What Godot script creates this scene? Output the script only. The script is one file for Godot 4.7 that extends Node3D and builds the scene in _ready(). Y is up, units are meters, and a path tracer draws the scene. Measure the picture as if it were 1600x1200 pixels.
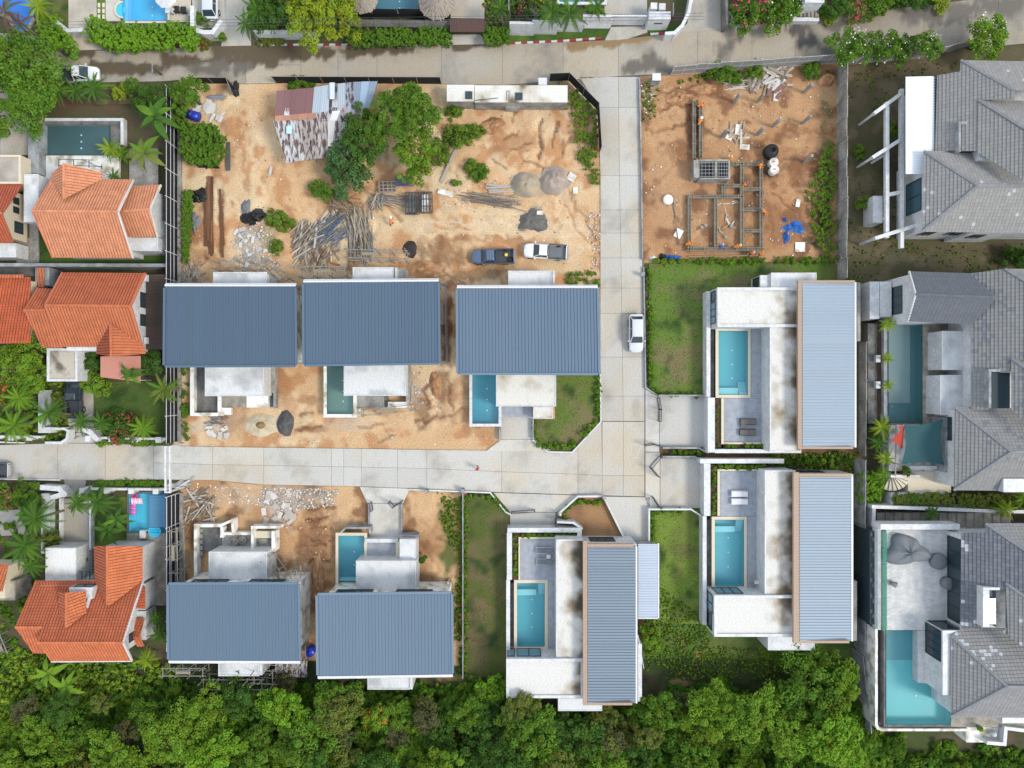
extends Node3D
# A housing estate seen straight down from 85 m: villas, building plots, roads, a wood. y is up, metres.
const H := 85.0          # height of the camera
const K := 0.08          # metres of ground per picture unit
var rng := RandomNumberGenerator.new()
var M := {}              # materials
var T := {}              # textures
var N1 := FastNoiseLite.new()
var N2 := FastNoiseLite.new()
var N3 := FastNoiseLite.new()
var counts := {}
var holes := []          # places cut out of the ground sheet (pools)
var W := Color.WHITE

func P(x, y, h = 0.0) -> Vector3:
	var s = K * (H - h) / H
	return Vector3((x - 800.0) * s, h, (y - 600.0) * s)

func L(r, g, b, k = 0.86) -> Color:      # a colour given as seen in daylight -> linear base colour
	var c := Color8(int(r), int(g), int(b)).srgb_to_linear()
	return Color(c.r * k, c.g * k, c.b * k)

# ------------------------------------------------------------------ naming
func numbered(called: String, parent: Node) -> String:
	var key := str(parent.get_instance_id()) + called
	var n: int = counts.get(key, 0)
	counts[key] = n + 1
	return called if n == 0 else "%s_%03d" % [called, n]

func meta(o: Node, label := "", category := "", group := "", kind := ""):
	if label: o.set_meta("label", label)
	if category: o.set_meta("category", category)
	if group: o.set_meta("group", group)
	if kind: o.set_meta("kind", kind)
	return o

func thing(called: String, label: String, category: String, at := Vector3.ZERO, group := "") -> Node3D:
	var o := Node3D.new()
	o.name = numbered(called, self)
	add_child(o, true)
	o.position = at
	return meta(o, label, category, group)

func gpos(n: Node) -> Vector3:
	var p := Vector3.ZERO
	while n is Node3D and n != self:
		p += n.position
		n = n.get_parent()
	return p

func emit(called: String, s, mat: Material, parent: Node = null, smooth := false) -> MeshInstance3D:
	if parent == null: parent = self
	s.generate_normals()
	var arr: Array = s.commit_to_arrays()
	var mi := MeshInstance3D.new()
	mi.name = numbered(called, parent)
	parent.add_child(mi, true)
	var v: PackedVector3Array = arr[Mesh.ARRAY_VERTEX] if arr[Mesh.ARRAY_VERTEX] != null else PackedVector3Array()
	if v.is_empty():
		push_warning("empty mesh " + called)
		return mi
	var am := ArrayMesh.new()
	var lo := v[0]
	var hi := v[0]
	for p in v:
		lo = lo.min(p); hi = hi.max(p)
	var off := Vector3((lo.x + hi.x) / 2, lo.y, (lo.z + hi.z) / 2)
	arr[Mesh.ARRAY_VERTEX] = Transform3D(Basis(), -off) * v
	am.add_surface_from_arrays(Mesh.PRIMITIVE_TRIANGLES, arr)
	am.surface_set_material(0, mat)
	mi.mesh = am
	mi.position = off - gpos(parent)
	return mi

func struct(called: String, s, mat: Material, parent: Node = null):
	var o = emit(called, s, mat, parent)
	if parent == null: o.set_meta("kind", "structure")
	return o

func solo(called: String, s, mat: Material, label: String, category: String, group := ""):
	return meta(emit(called, s, mat), label, category, group)

func put(called: String, mesh: Mesh, mat: Material, parent: Node, at: Transform3D) -> MeshInstance3D:   # a shared mesh as a part, at in the parent's axes
	var mi := MeshInstance3D.new()
	mi.name = numbered(called, parent)
	mi.mesh = mesh
	if mat: mi.material_override = mat
	parent.add_child(mi, true)
	mi.transform = at
	return mi

# ------------------------------------------------------------------ shapes
func nb(smooth := false) -> SurfaceTool:
	var s := SurfaceTool.new()
	s.begin(Mesh.PRIMITIVE_TRIANGLES)
	s.set_smooth_group(0 if smooth else -1)
	return s

func tri(s, a: Vector3, b: Vector3, c: Vector3, col := Color.WHITE):
	s.set_color(col); s.add_vertex(a)
	s.set_color(col); s.add_vertex(b)
	s.set_color(col); s.add_vertex(c)

func quad(s, a: Vector3, b: Vector3, c: Vector3, d: Vector3, col := Color.WHITE):
	tri(s, a, b, c, col); tri(s, a, c, d, col)

func boxw(s, lo: Vector3, hi: Vector3, col := Color.WHITE):
	var a := lo.min(hi); var b := lo.max(hi)
	var p := [Vector3(a.x, a.y, a.z), Vector3(b.x, a.y, a.z), Vector3(b.x, a.y, b.z), Vector3(a.x, a.y, b.z),
		Vector3(a.x, b.y, a.z), Vector3(b.x, b.y, a.z), Vector3(b.x, b.y, b.z), Vector3(a.x, b.y, b.z)]
	quad(s, p[4], p[5], p[6], p[7], col); quad(s, p[3], p[2], p[1], p[0], col)
	quad(s, p[7], p[6], p[2], p[3], col); quad(s, p[5], p[4], p[0], p[1], col)
	quad(s, p[6], p[5], p[1], p[2], col); quad(s, p[4], p[7], p[3], p[0], col)

func bx(s, r: Array, h0: float, h1: float, col := Color.WHITE):   # box whose top face is the picture rectangle r at height h1
	var a := P(r[0], r[1], h1); var b := P(r[2], r[3], h1)
	boxw(s, Vector3(a.x, h0, a.z), Vector3(b.x, h1, b.z), col)

func bar(s, a: Vector3, b: Vector3, w: float, t: float, col := Color.WHITE, up := Vector3.UP):   # beam from a to b, w wide, t high, a and b on its axis
	var d := (b - a).normalized()
	if absf(d.dot(up)) > 0.98: up = Vector3.RIGHT
	var x := d.cross(up).normalized() * w / 2
	var y := x.cross(d).normalized() * t / 2
	var p := [a - x - y, a + x - y, a + x + y, a - x + y, b - x - y, b + x - y, b + x + y, b - x + y]
	quad(s, p[3], p[7], p[6], p[2], col); quad(s, p[0], p[1], p[5], p[4], col)
	quad(s, p[1], p[2], p[6], p[5], col); quad(s, p[0], p[4], p[7], p[3], col)
	quad(s, p[0], p[3], p[2], p[1], col); quad(s, p[4], p[5], p[6], p[7], col)

func tube(s, a: Vector3, b: Vector3, r0: float, r1: float, n := 6, col := Color.WHITE, caps := true):
	var d := (b - a).normalized()
	var u := (Vector3.RIGHT if absf(d.y) > 0.9 else Vector3.UP).cross(d).normalized()
	var v := d.cross(u)
	for i in n:
		var t0 := TAU * i / n; var t1 := TAU * (i + 1) / n
		var e0 := u * cos(t0) + v * sin(t0); var e1 := u * cos(t1) + v * sin(t1)
		quad(s, a + e0 * r0, b + e0 * r1, b + e1 * r1, a + e1 * r0, col)
		if caps:
			tri(s, b, b + e1 * r1, b + e0 * r1, col); tri(s, a, a + e0 * r0, a + e1 * r0, col)

func lathe(s, at: Vector3, prof: Array, n := 14, col := Color.WHITE):   # prof: [radius, height] pairs from the bottom up
	for i in n:
		var t0 := TAU * i / n; var t1 := TAU * (i + 1) / n
		var e0 := Vector3(cos(t0), 0, sin(t0)); var e1 := Vector3(cos(t1), 0, sin(t1))
		for k in prof.size() - 1:
			var y0: Vector3 = Vector3.UP * prof[k][1]; var y1: Vector3 = Vector3.UP * prof[k + 1][1]
			quad(s, at + e0 * prof[k][0] + y0, at + e0 * prof[k + 1][0] + y1, at + e1 * prof[k + 1][0] + y1, at + e1 * prof[k][0] + y0, col)

func prism(s, pts: PackedVector2Array, h0: float, h1: float, col := Color.WHITE):   # world outline
	var idx := Geometry2D.triangulate_polygon(pts)
	for i in range(0, idx.size(), 3):
		var a := pts[idx[i]]; var b := pts[idx[i + 1]]; var c := pts[idx[i + 2]]
		tri(s, Vector3(a.x, h1, a.y), Vector3(b.x, h1, b.y), Vector3(c.x, h1, c.y), col)
	if h0 < h1:
		for i in pts.size():
			var a := pts[i]; var b := pts[(i + 1) % pts.size()]
			quad(s, Vector3(a.x, h1, a.y), Vector3(b.x, h1, b.y), Vector3(b.x, h0, b.y), Vector3(a.x, h0, a.y), col)

func flat(px: Array, h: float) -> PackedVector2Array:     # picture outline [x, y, x, y, ...] at height h -> world outline
	var out := PackedVector2Array()
	for i in range(0, px.size(), 2):
		var p := P(px[i], px[i + 1], h)
		out.append(Vector2(p.x, p.z))
	return out

func poly(s, px: Array, h0: float, h1: float, col := Color.WHITE):
	prism(s, flat(px, h1), h0, h1, col)

func wall(s, px: Array, th: float, h0: float, h1: float, col := Color.WHITE):   # a run of wall whose top follows the picture line px
	for i in range(0, px.size() - 2, 2):
		var a := P(px[i], px[i + 1], h1); var b := P(px[i + 2], px[i + 3], h1)
		var e := (b - a).normalized() * th * 0.49
		var m := Vector3(0, -(h1 - h0) / 2 + 0.0015 * (i / 2 % 2), 0)
		bar(s, a - e + m, b + e + m, th, h1 - h0, col)

func sheet(s, a: Vector3, b: Vector3, c: Vector3, d: Vector3, step: float, f: Callable):   # a-b-c-d with vertex colours from f(point)
	var nu := clampi(int(ceil(a.distance_to(b) / step)), 1, 160)
	var nv := clampi(int(ceil(a.distance_to(d) / step)), 1, 160)
	var rows := []
	for j in nv + 1:
		var row := []
		for i in nu + 1:
			var p := a.lerp(b, float(i) / nu).lerp(d.lerp(c, float(i) / nu), float(j) / nv)
			row.append([p, f.call(p)])
		rows.append(row)
	for j in nv:
		for i in nu:
			for q in [[0, 0], [0, 1], [1, 1], [0, 0], [1, 1], [1, 0]]:
				var e = rows[j + q[0]][i + q[1]]
				s.set_color(e[1]); s.add_vertex(e[0])

func psheet(s, r: Array, h: float, step: float, f: Callable):
	sheet(s, P(r[0], r[1], h), P(r[2], r[1], h), P(r[2], r[3], h), P(r[0], r[3], h), step, f)

# ------------------------------------------------------------------ materials
func noise_tex(freq: float, oct: int, lo: float, hi: float, seed_ := 1, kind := FastNoiseLite.TYPE_SIMPLEX_SMOOTH, ramp = null, size := 512) -> NoiseTexture2D:
	var n := FastNoiseLite.new()
	n.noise_type = kind; n.frequency = freq; n.fractal_octaves = oct; n.seed = seed_
	var t := NoiseTexture2D.new()
	t.width = size; t.height = size; t.seamless = true; t.noise = n
	if ramp == null:
		ramp = Gradient.new()
		ramp.colors = PackedColorArray([Color(lo, lo, lo), Color(hi, hi, hi)])
	t.color_ramp = ramp
	return t

func grad(stops: Array) -> Gradient:
	var g := Gradient.new()
	var o := PackedFloat32Array(); var c := PackedColorArray()
	for x in stops:
		o.append(x[0]); c.append(x[1])
	g.offsets = o; g.colors = c
	return g

func mk(name_: String, col: Color, rough := 0.8, tex = null, scale := 0.3, vc := false, bump = null, bump_cm := 1.0, blot = null, blot_scale := 0.05) -> StandardMaterial3D:
	var m := StandardMaterial3D.new()
	m.resource_name = name_
	m.albedo_color = col.linear_to_srgb()
	m.roughness = rough
	m.vertex_color_use_as_albedo = vc
	m.uv1_triplanar = true; m.uv1_world_triplanar = true
	m.uv1_scale = Vector3.ONE * scale
	if tex: m.albedo_texture = tex
	if bump:
		m.heightmap_enabled = true; m.heightmap_texture = bump; m.heightmap_scale = bump_cm
	if blot:
		m.detail_enabled = true; m.detail_albedo = blot; m.detail_blend_mode = BaseMaterial3D.BLEND_MODE_MUL
		m.detail_uv_layer = BaseMaterial3D.DETAIL_UV_2
		m.uv2_triplanar = true; m.uv2_world_triplanar = true
		m.uv2_scale = Vector3.ONE * blot_scale
	M[name_] = m
	return m

func materials():
	T.fine = noise_tex(0.03, 5, 0.72, 1.0, 3)
	T.grain = noise_tex(0.12, 3, 0.6, 1.0, 5)
	T.blot = noise_tex(0.012, 5, 0.66, 1.0, 7)
	T.bump = noise_tex(0.06, 5, 0.0, 1.0, 11)
	T.soft = noise_tex(0.02, 3, 0.86, 1.0, 13)
	T.stain = noise_tex(0.011, 6, 0, 1, 21, FastNoiseLite.TYPE_SIMPLEX_SMOOTH, grad([[0.0, Color(0.62, 0.56, 0.48)], [0.34, Color(0.85, 0.82, 0.77)], [0.5, Color(0.97, 0.97, 0.96)], [1.0, Color(1, 1, 1)]]))
	T.rust = noise_tex(0.014, 6, 0, 1, 31, FastNoiseLite.TYPE_SIMPLEX_SMOOTH, grad([[0.0, Color(0.30, 0.13, 0.09)], [0.40, Color(0.36, 0.17, 0.12)], [0.44, Color(0.8, 0.78, 0.78)], [1.0, Color(1, 1, 1)]]))
	T.ripple = noise_tex(0.02, 3, 0.0, 1.0, 41)
	T.streak = noise_tex(0.02, 4, 0.74, 1.0, 43)
	mk("ground", W, 0.95, T.fine, 0.35, true, T.bump, 5.0)
	mk("vc", W, 0.85, T.soft, 0.4, true, T.bump, 0.6)
	mk("vcplain", W, 0.7, null, 0.3, true)
	mk("concrete", L(208, 204, 196), 0.85, T.fine, 0.25, false, T.bump, 0.5, T.blot, 0.07)
	mk("concrete_dark", L(150, 148, 144), 0.88, T.fine, 0.25, false, T.bump, 0.6, T.blot, 0.09)
	mk("joint", L(136, 130, 120), 0.95, T.grain, 0.5)
	mk("white", L(236, 237, 238), 0.6, T.soft, 0.2, false, null, 1, T.soft, 0.05)
	mk("white_rough", L(234, 234, 232), 0.75, T.stain, 0.09, false, T.bump, 0.3)
	mk("render_grey", L(186, 190, 194), 0.8, T.soft, 0.3, false, null, 1, T.blot, 0.1)
	mk("cream", L(226, 214, 190), 0.75, T.soft, 0.5)
	mk("beige", L(205, 196, 180), 0.85, T.fine, 0.4, false, null, 1, T.blot, 0.1)
	var dk = mk("deck", L(190, 195, 205), 0.75, T.streak, 0.3, false, T.bump, 0.3, T.soft, 0.1); dk.uv1_scale = Vector3(0.15, 0.5, 3.0)
	dk = mk("deck_pale", L(238, 237, 236), 0.75, T.streak, 0.3, false, T.bump, 0.3, T.soft, 0.1); dk.uv1_scale = Vector3(0.1, 0.5, 2.0)
	mk("blue_roof", W, 0.65, null, 0.12, true)
	mk("grey_tile", W, 0.8, T.soft, 0.5, true)
	mk("orange_tile", W, 0.85, T.soft, 0.5, true, T.bump, 0.8, T.soft, 0.06)
	var rs = mk("rust_sheet", W, 0.65, T.rust, 0.13, true); rs.uv1_scale = Vector3(0.3, 0.1, 0.1)
	mk("brown_fascia", L(178, 150, 128), 0.6, T.soft, 0.3)
	mk("dark_brown", L(66, 52, 48), 0.75, T.streak, 0.3, false, null, 1, T.blot, 0.12)
	mk("gutter", L(226, 226, 232), 0.4, T.soft, 0.4)
	mk("metal_dark", L(62, 66, 72), 0.45)
	mk("steel", L(168, 168, 166), 0.5, T.fine, 0.8)
	mk("bamboo", L(176, 164, 140), 0.8, T.grain, 0.7)
	mk("black_net", L(34, 36, 42), 0.9, T.grain, 0.6, false, null, 1, T.blot, 0.1)
	mk("black_plastic", L(36, 38, 42), 0.45, T.grain, 0.4, false, T.bump, 3.0)
	mk("wood", W, 0.85, T.streak, 0.9, true)
	mk("rubber", L(28, 28, 30), 0.85)
	mk("glass_dark", L(48, 62, 70), 0.06)
	mk("glass_blue", L(74, 104, 116), 0.06)
	mk("curtain", L(120, 150, 160), 0.12)
	mk("alu_dark", L(50, 54, 60), 0.4)
	mk("soil", L(120, 92, 68), 0.95, T.fine, 0.5, false, T.bump, 4.0, T.blot, 0.1)
	mk("sand_pile", W, 0.95, T.fine, 0.5, true, T.bump, 4.0)
	mk("thatch", L(196, 182, 168), 0.95, T.grain, 0.5, false, T.bump, 6.0)
	mk("teak", L(120, 112, 110), 0.8, T.streak, 0.8)
	mk("kerb_red", L(176, 52, 62), 0.7, T.fine, 0.6)
	mk("kerb_white", L(232, 230, 226), 0.7, T.fine, 0.6)
	mk("blue_paint", L(44, 96, 176), 0.6, T.fine, 0.6)
	mk("blue_plastic", L(30, 56, 170), 0.35)
	mk("tarp_blue", L(46, 118, 205), 0.5, T.fine, 0.5)
	mk("tarp_teal", L(44, 92, 98), 0.85, T.fine, 0.8)
	mk("tarp_orange", L(196, 66, 44), 0.8, T.fine, 0.8)
	mk("cover_grey", L(118, 122, 128), 0.7, T.soft, 0.5)
	mk("tank_black", L(30, 32, 34), 0.5)
	mk("bark", L(110, 92, 74), 0.95, T.grain, 0.8)
	mk("palm_bark", L(142, 130, 112), 0.95, T.grain, 0.8)
	var g = mk("pane", Color(0.8, 0.9, 0.95, 0.12), 0.03); g.transparency = BaseMaterial3D.TRANSPARENCY_ALPHA; g.albedo_color = Color(0.85, 0.95, 1, 0.1)
	g = mk("water", Color(0.5, 0.8, 0.9), 0.04, null, 0.5, false, T.ripple, 0.4); g.transparency = BaseMaterial3D.TRANSPARENCY_ALPHA; g.albedo_color = Color(0.6, 0.85, 0.9, 0.1); g.metallic_specular = 0.22
	g = mk("green_glass", W, 0.05); g.transparency = BaseMaterial3D.TRANSPARENCY_ALPHA; g.albedo_color = Color(0.35, 0.72, 0.58, 0.4)
	mk("pool_tile", W, 0.5, T.soft, 0.8, true)
	# foliage tints: base colours between 0.04 and 0.16
	for a in [["leaf_mid", 0.078, 0.155, 0.018], ["leaf_dark", 0.048, 0.105, 0.018], ["leaf_bright", 0.115, 0.205, 0.020], ["leaf_yellow", 0.185, 0.250, 0.020],
			["leaf_olive", 0.110, 0.140, 0.028], ["leaf_blue", 0.062, 0.125, 0.040], ["leaf_hedge", 0.085, 0.165, 0.014], ["leaf_lime", 0.125, 0.245, 0.020], ["leaf_weed", 0.105, 0.175, 0.022]]:
		var m = mk(a[0], Color(a[1] * 1.15, a[2] * 1.15, a[3] * 1.15), 0.8, null, 1.0, true); m.metallic_specular = 0.18
		m.backlight_enabled = true; m.backlight = Color(a[1] * 2.2, a[2] * 2.2, a[3] * 2.0).linear_to_srgb() * 0.5
	mk("petal_pink", L(214, 48, 118), 0.7, null, 1, true)
	mk("petal_red", L(186, 40, 62), 0.7, null, 1, true)
	mk("petal_orange", L(206, 92, 40), 0.7, null, 1, true)
	mk("petal_white", L(240, 238, 228), 0.7, null, 1, true)
	var wd = mk("leaf_wilted", Color(0.085, 0.092, 0.036), 0.9, null, 1, true); wd.metallic_specular = 0.2
	mk("orange_plain", L(206, 122, 84), 0.85, T.soft, 0.5)
	mk("dry", L(96, 74, 56), 0.95, null, 1, true)
	mk("people", W, 0.85, null, 1, true)

# ------------------------------------------------------------------ foliage
var CX := []; var CB := []; var CM := []; var CS := []; var CF := []; var FR := []; var BL := []; var TUFT: ArrayMesh; var WEED: ArrayMesh

func leaves(seed_: int, n: int, size: float, lobes: int, flatness := 0.75, spread := 0.62, shell := 0.8, r0 := 0.18, r1 := 0.42) -> ArrayMesh:   # a crown of unit radius: leaf clumps over a cluster of lobes
	var r := RandomNumberGenerator.new(); r.seed = seed_
	var lc := []
	for k in lobes:
		var a := r.randf() * TAU; var d := sqrt(r.randf()) * spread * (1.0 + 0.28 * sin(a * 2.0 + seed_) + 0.16 * sin(a * 5.0 + seed_ * 2.0))
		var y := maxf(0.05, 1.0 - d * d) * r.randf_range(0.05, 0.8)
		lc.append([Vector3(cos(a) * d, y * flatness, sin(a) * d), r.randf_range(r0, r1), r.randf_range(0.55, 1.35), r.randf_range(-0.15, 0.25)])
	var v := PackedVector3Array(); var nn := PackedVector3Array(); var c := PackedColorArray(); var ix := PackedInt32Array()
	for i in n:
		var lobe = lc[r.randi() % lobes]
		var o := Vector3(r.randfn(), r.randfn(), r.randfn()).normalized()
		if o.y < -0.25 and r.randf() < 0.7: o.y = -o.y
		var rad: float = lobe[1] * (r.randf_range(0.8, 1.08) if r.randf() < shell else r.randf())
		var p: Vector3 = lobe[0] + Vector3(o.x, o.y * 0.8, o.z) * rad
		var nrm := (o * 0.7 + Vector3.UP * 0.5 + Vector3(r.randfn(), r.randfn(), r.randfn()) * 0.45).normalized()
		var d1 := nrm.cross(Vector3(r.randfn(), r.randfn(), r.randfn())).normalized()
		var d2 := nrm.cross(d1)
		var s := size * r.randf_range(0.6, 1.35)
		var t: float = lobe[2] * r.randf_range(0.72, 1.3)
		var col := Color(t * (1.0 + lobe[3] + r.randf_range(-0.1, 0.14)), t, t * (1.0 - lobe[3] * 0.6))
		var b := v.size()
		v.append_array([p - d1 * s, p + d2 * s * 0.55, p + d1 * s - nrm * s * 0.25, p - d2 * s * 0.55])
		for q in 4:
			nn.append(nrm); c.append(col)
		ix.append_array([b, b + 1, b + 2, b, b + 2, b + 3])
	var arr := []; arr.resize(Mesh.ARRAY_MAX)
	arr[Mesh.ARRAY_VERTEX] = v; arr[Mesh.ARRAY_NORMAL] = nn; arr[Mesh.ARRAY_COLOR] = c; arr[Mesh.ARRAY_INDEX] = ix
	var am := ArrayMesh.new()
	am.add_surface_from_arrays(Mesh.PRIMITIVE_TRIANGLES, arr)
	return am

func frond_mesh(droop: float, width: float, n := 24) -> ArrayMesh:   # a feather leaf of unit length along +x
	var s := nb()
	var pts := []
	for i in n + 1:
		var t := float(i) / n
		pts.append(Vector3(t * (1.0 - 0.12 * droop * t), 0.34 * t - droop * t * t * 0.75, 0))
	for i in n:
		bar(s, pts[i], pts[i + 1], 0.022 * (1.1 - float(i) / n), 0.02, Color(1.3, 1.2, 0.9))
		var t := (i + 0.5) / n
		if i < 2: continue
		var l := width * sin(PI * pow(t, 0.7) * 0.93 + 0.08)
		for e in [-1.0, 1.0]:
			for q in 2:
				var p: Vector3 = pts[i].lerp(pts[i + 1], q * 0.5)
				var tip := p + Vector3(l * 0.62, -l * (0.35 + 0.3 * droop), e * l * (0.95 + 0.1 * q))
				var k := 0.85 + 0.3 * float((i * 7 + q * 3) % 5) / 4.0
				tri(s, p + Vector3(-0.007, 0, 0), p + Vector3(0.014, 0, 0), tip, Color(k, k, k))
	s.generate_normals()
	return s.commit()

func blade_mesh(droop: float, width: float) -> ArrayMesh:   # a banana-like leaf of unit length along +x
	var s := nb()
	var n := 9
	for i in n:
		var q := []
		for k in 2:
			var t := float(i + k) / n
			var w := width * sin(PI * clampf(0.1 + 0.9 * t, 0, 1)) * (1.0 if t > 0.12 else 0.25)
			q.append([Vector3(t * (1.0 - 0.1 * droop), 0.5 * t - droop * t * t * 0.8, 0), w])
		for e in [-1.0, 1.0]:
			var g := 0.0 if i % 3 else 0.01
			var k := 0.9 + 0.12 * float((i * 5) % 4) / 3.0
			quad(s, q[0][0] + Vector3(g, 0, 0), q[0][0] + Vector3(g, 0.12 * q[0][1], e * q[0][1]), q[1][0] + Vector3(0, 0.12 * q[1][1], e * q[1][1]), q[1][0], Color(k, k, k))
		bar(s, q[0][0], q[1][0], 0.03, 0.02, Color(1.7, 1.5, 1.2))
	s.generate_normals()
	return s.commit()

func foliage():
	for i in 6: CB.append(leaves(100 + i, 7000, 0.045, 84, 0.85, 0.84, 0.85, 0.08, 0.24))
	for i in 2: CX.append(leaves(150 + i, 14000, 0.03, 150, 0.75, 0.86, 0.85, 0.07, 0.2))
	for i in 6: CM.append(leaves(200 + i, 2800, 0.066, 40, 0.9, 0.78, 0.85, 0.1, 0.3))
	for i in 4: CS.append(leaves(300 + i, 230, 0.20, 5, 0.9, 0.5))
	for i in 2: CF.append(leaves(400 + i, 130, 0.06, 12, 0.85, 0.72, 1.0))
	for i in 2: CF.append(leaves(410 + i, 80, 0.035, 14, 0.9, 0.75, 1.0))
	for i in 3: FR.append(frond_mesh([0.55, 0.85, 1.15][i], [0.13, 0.15, 0.16][i]))
	for i in 3: BL.append(blade_mesh([0.7, 1.0, 1.35][i], [0.13, 0.15, 0.12][i]))
	TUFT = leaves(500, 16, 0.5, 3, 0.6, 0.6, 0.3)
	WEED = leaves(501, 60, 0.26, 4, 0.6, 0.55, 0.6)

func tree(called: String, label: String, cat: String, px: float, py: float, r: float, top: float, tint: String, group := "", petals := "", meshes = null) -> Node3D:
	var hc := maxf(top - r * 0.55, 0.3)
	var c := P(px, py, hc)
	var o := thing(called, label, cat, Vector3(c.x, 0, c.z), group)
	if meshes == null: meshes = CX if r > 3.6 else CB if r > 2.1 else CM if r > 0.9 else CS
	var low := hc - r * 0.25
	if r > 0.9:
		var s := nb()
		var th := 0.05 * r + 0.06
		tube(s, Vector3(0, -0.1, 0), Vector3(0, low, 0), th * 1.3, th, 7)
		emit_local("trunk", s, M.bark, o)
		s = nb()
		for k in 5:
			var a := k * 1.257 + r
			tube(s, Vector3(0, low * 0.75, 0), Vector3(cos(a) * r * 0.5, hc + r * 0.15, sin(a) * r * 0.5), th * 0.6, th * 0.2, 5)
		emit_local("limbs", s, M.bark, o)
	var b := Basis(Vector3.UP, rng.randf() * TAU) * Basis.from_scale(Vector3(r * rng.randf_range(0.88, 1.14), r * rng.randf_range(0.8, 1.15), r * rng.randf_range(0.88, 1.14)) * 1.03)
	put("crown", meshes[rng.randi() % meshes.size()], M[tint], o, Transform3D(b, Vector3(0, hc - r * 0.25, 0)))
	if petals: put("flowers", CF[rng.randi() % 2 + (2 if petals == "petal_white" else 0)], M[petals], o, Transform3D(b.scaled(Vector3.ONE * 1.02), Vector3(0, hc - r * 0.2, 0)))
	return o

func emit_local(called: String, s, mat: Material, parent: Node3D):   # like emit, for a shape given in the parent's own axes
	s.generate_normals()
	var mi := MeshInstance3D.new()
	mi.name = numbered(called, parent)
	var m: ArrayMesh = s.commit()
	m.surface_set_material(0, mat)
	mi.mesh = m
	parent.add_child(mi, true)
	return mi

func palm(called: String, label: String, px: float, py: float, r: float, top: float, tint: String, n := 22, leafs = null, group := "", cat := "palm tree") -> Node3D:
	var c := P(px, py, top)
	var o := thing(called, label, cat, Vector3(c.x, 0, c.z), group)
	if leafs == null: leafs = FR
	var s := nb()
	var lean := Vector3(rng.randf_range(-0.1, 0.1), 0, rng.randf_range(-0.1, 0.1)) * top
	var p0 := -lean - Vector3(0, 0.1, 0)
	for k in 5:
		var t1 := (k + 1) / 5.0
		var p1 := (-lean * (1.0 - t1) * (1.0 - t1)) + Vector3(0, top * t1, 0)
		tube(s, p0, p1, 0.16 - 0.012 * k, 0.15 - 0.012 * k, 7)
		p0 = p1
	emit_local("trunk", s, M.palm_bark, o)
	var off := rng.randf() * TAU
	for i in n:
		var yaw := off + i * 2.39996 + rng.randf_range(-0.15, 0.15)
		var pitch := lerpf(0.8, -0.4, float(i) / n) + rng.randf_range(-0.22, 0.22)
		var l := r * rng.randf_range(0.75, 1.15) * (1.0 if i > 2 else 0.8)
		put("frond" if leafs == FR else "leaf", leafs[clampi(int(3.0 * i / n), 0, 2)], M["leaf_dark" if tint == "leaf_mid" else tint] if rng.randf() < 0.75 else M.leaf_mid, o, Transform3D(Basis(Vector3.UP, yaw) * Basis(Vector3(0, 0, 1), pitch * 0.7) * Basis.from_scale(Vector3.ONE * l), Vector3(0, top, 0)))
	return o

func shrub_row(label: String, px: Array, r: float, tint: String, step: float, h0 := 0.0, called := "hedge", tall := 1.15) -> Node3D:   # a planted row: every shrub is a part
	var base := P(px[0], px[1], 0)
	var o := thing(called, label, "hedge", base)
	for i in range(0, px.size() - 2, 2):
		var a := P(px[i], px[i + 1], h0 + r); var b := P(px[i + 2], px[i + 3], h0 + r)
		var n := maxi(1, int(round(a.distance_to(b) / step)))
		for k in n:
			if rng.randf() < 0.03: continue
			var p := a.lerp(b, (k + 0.5) / n) + Vector3(rng.randf_range(-0.12, 0.12), -r, rng.randf_range(-0.12, 0.12))
			var q := r * rng.randf_range(0.78, 1.18)
			put("shrub", CS[rng.randi() % 4], M[tint] if rng.randf() < 0.8 else M.leaf_bright, o, Transform3D(Basis(Vector3.UP, rng.randf() * TAU) * Basis.from_scale(Vector3(q, q * tall, q) * 1.25), p - base + Vector3(0, q * 0.25, 0)))
	return o

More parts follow.
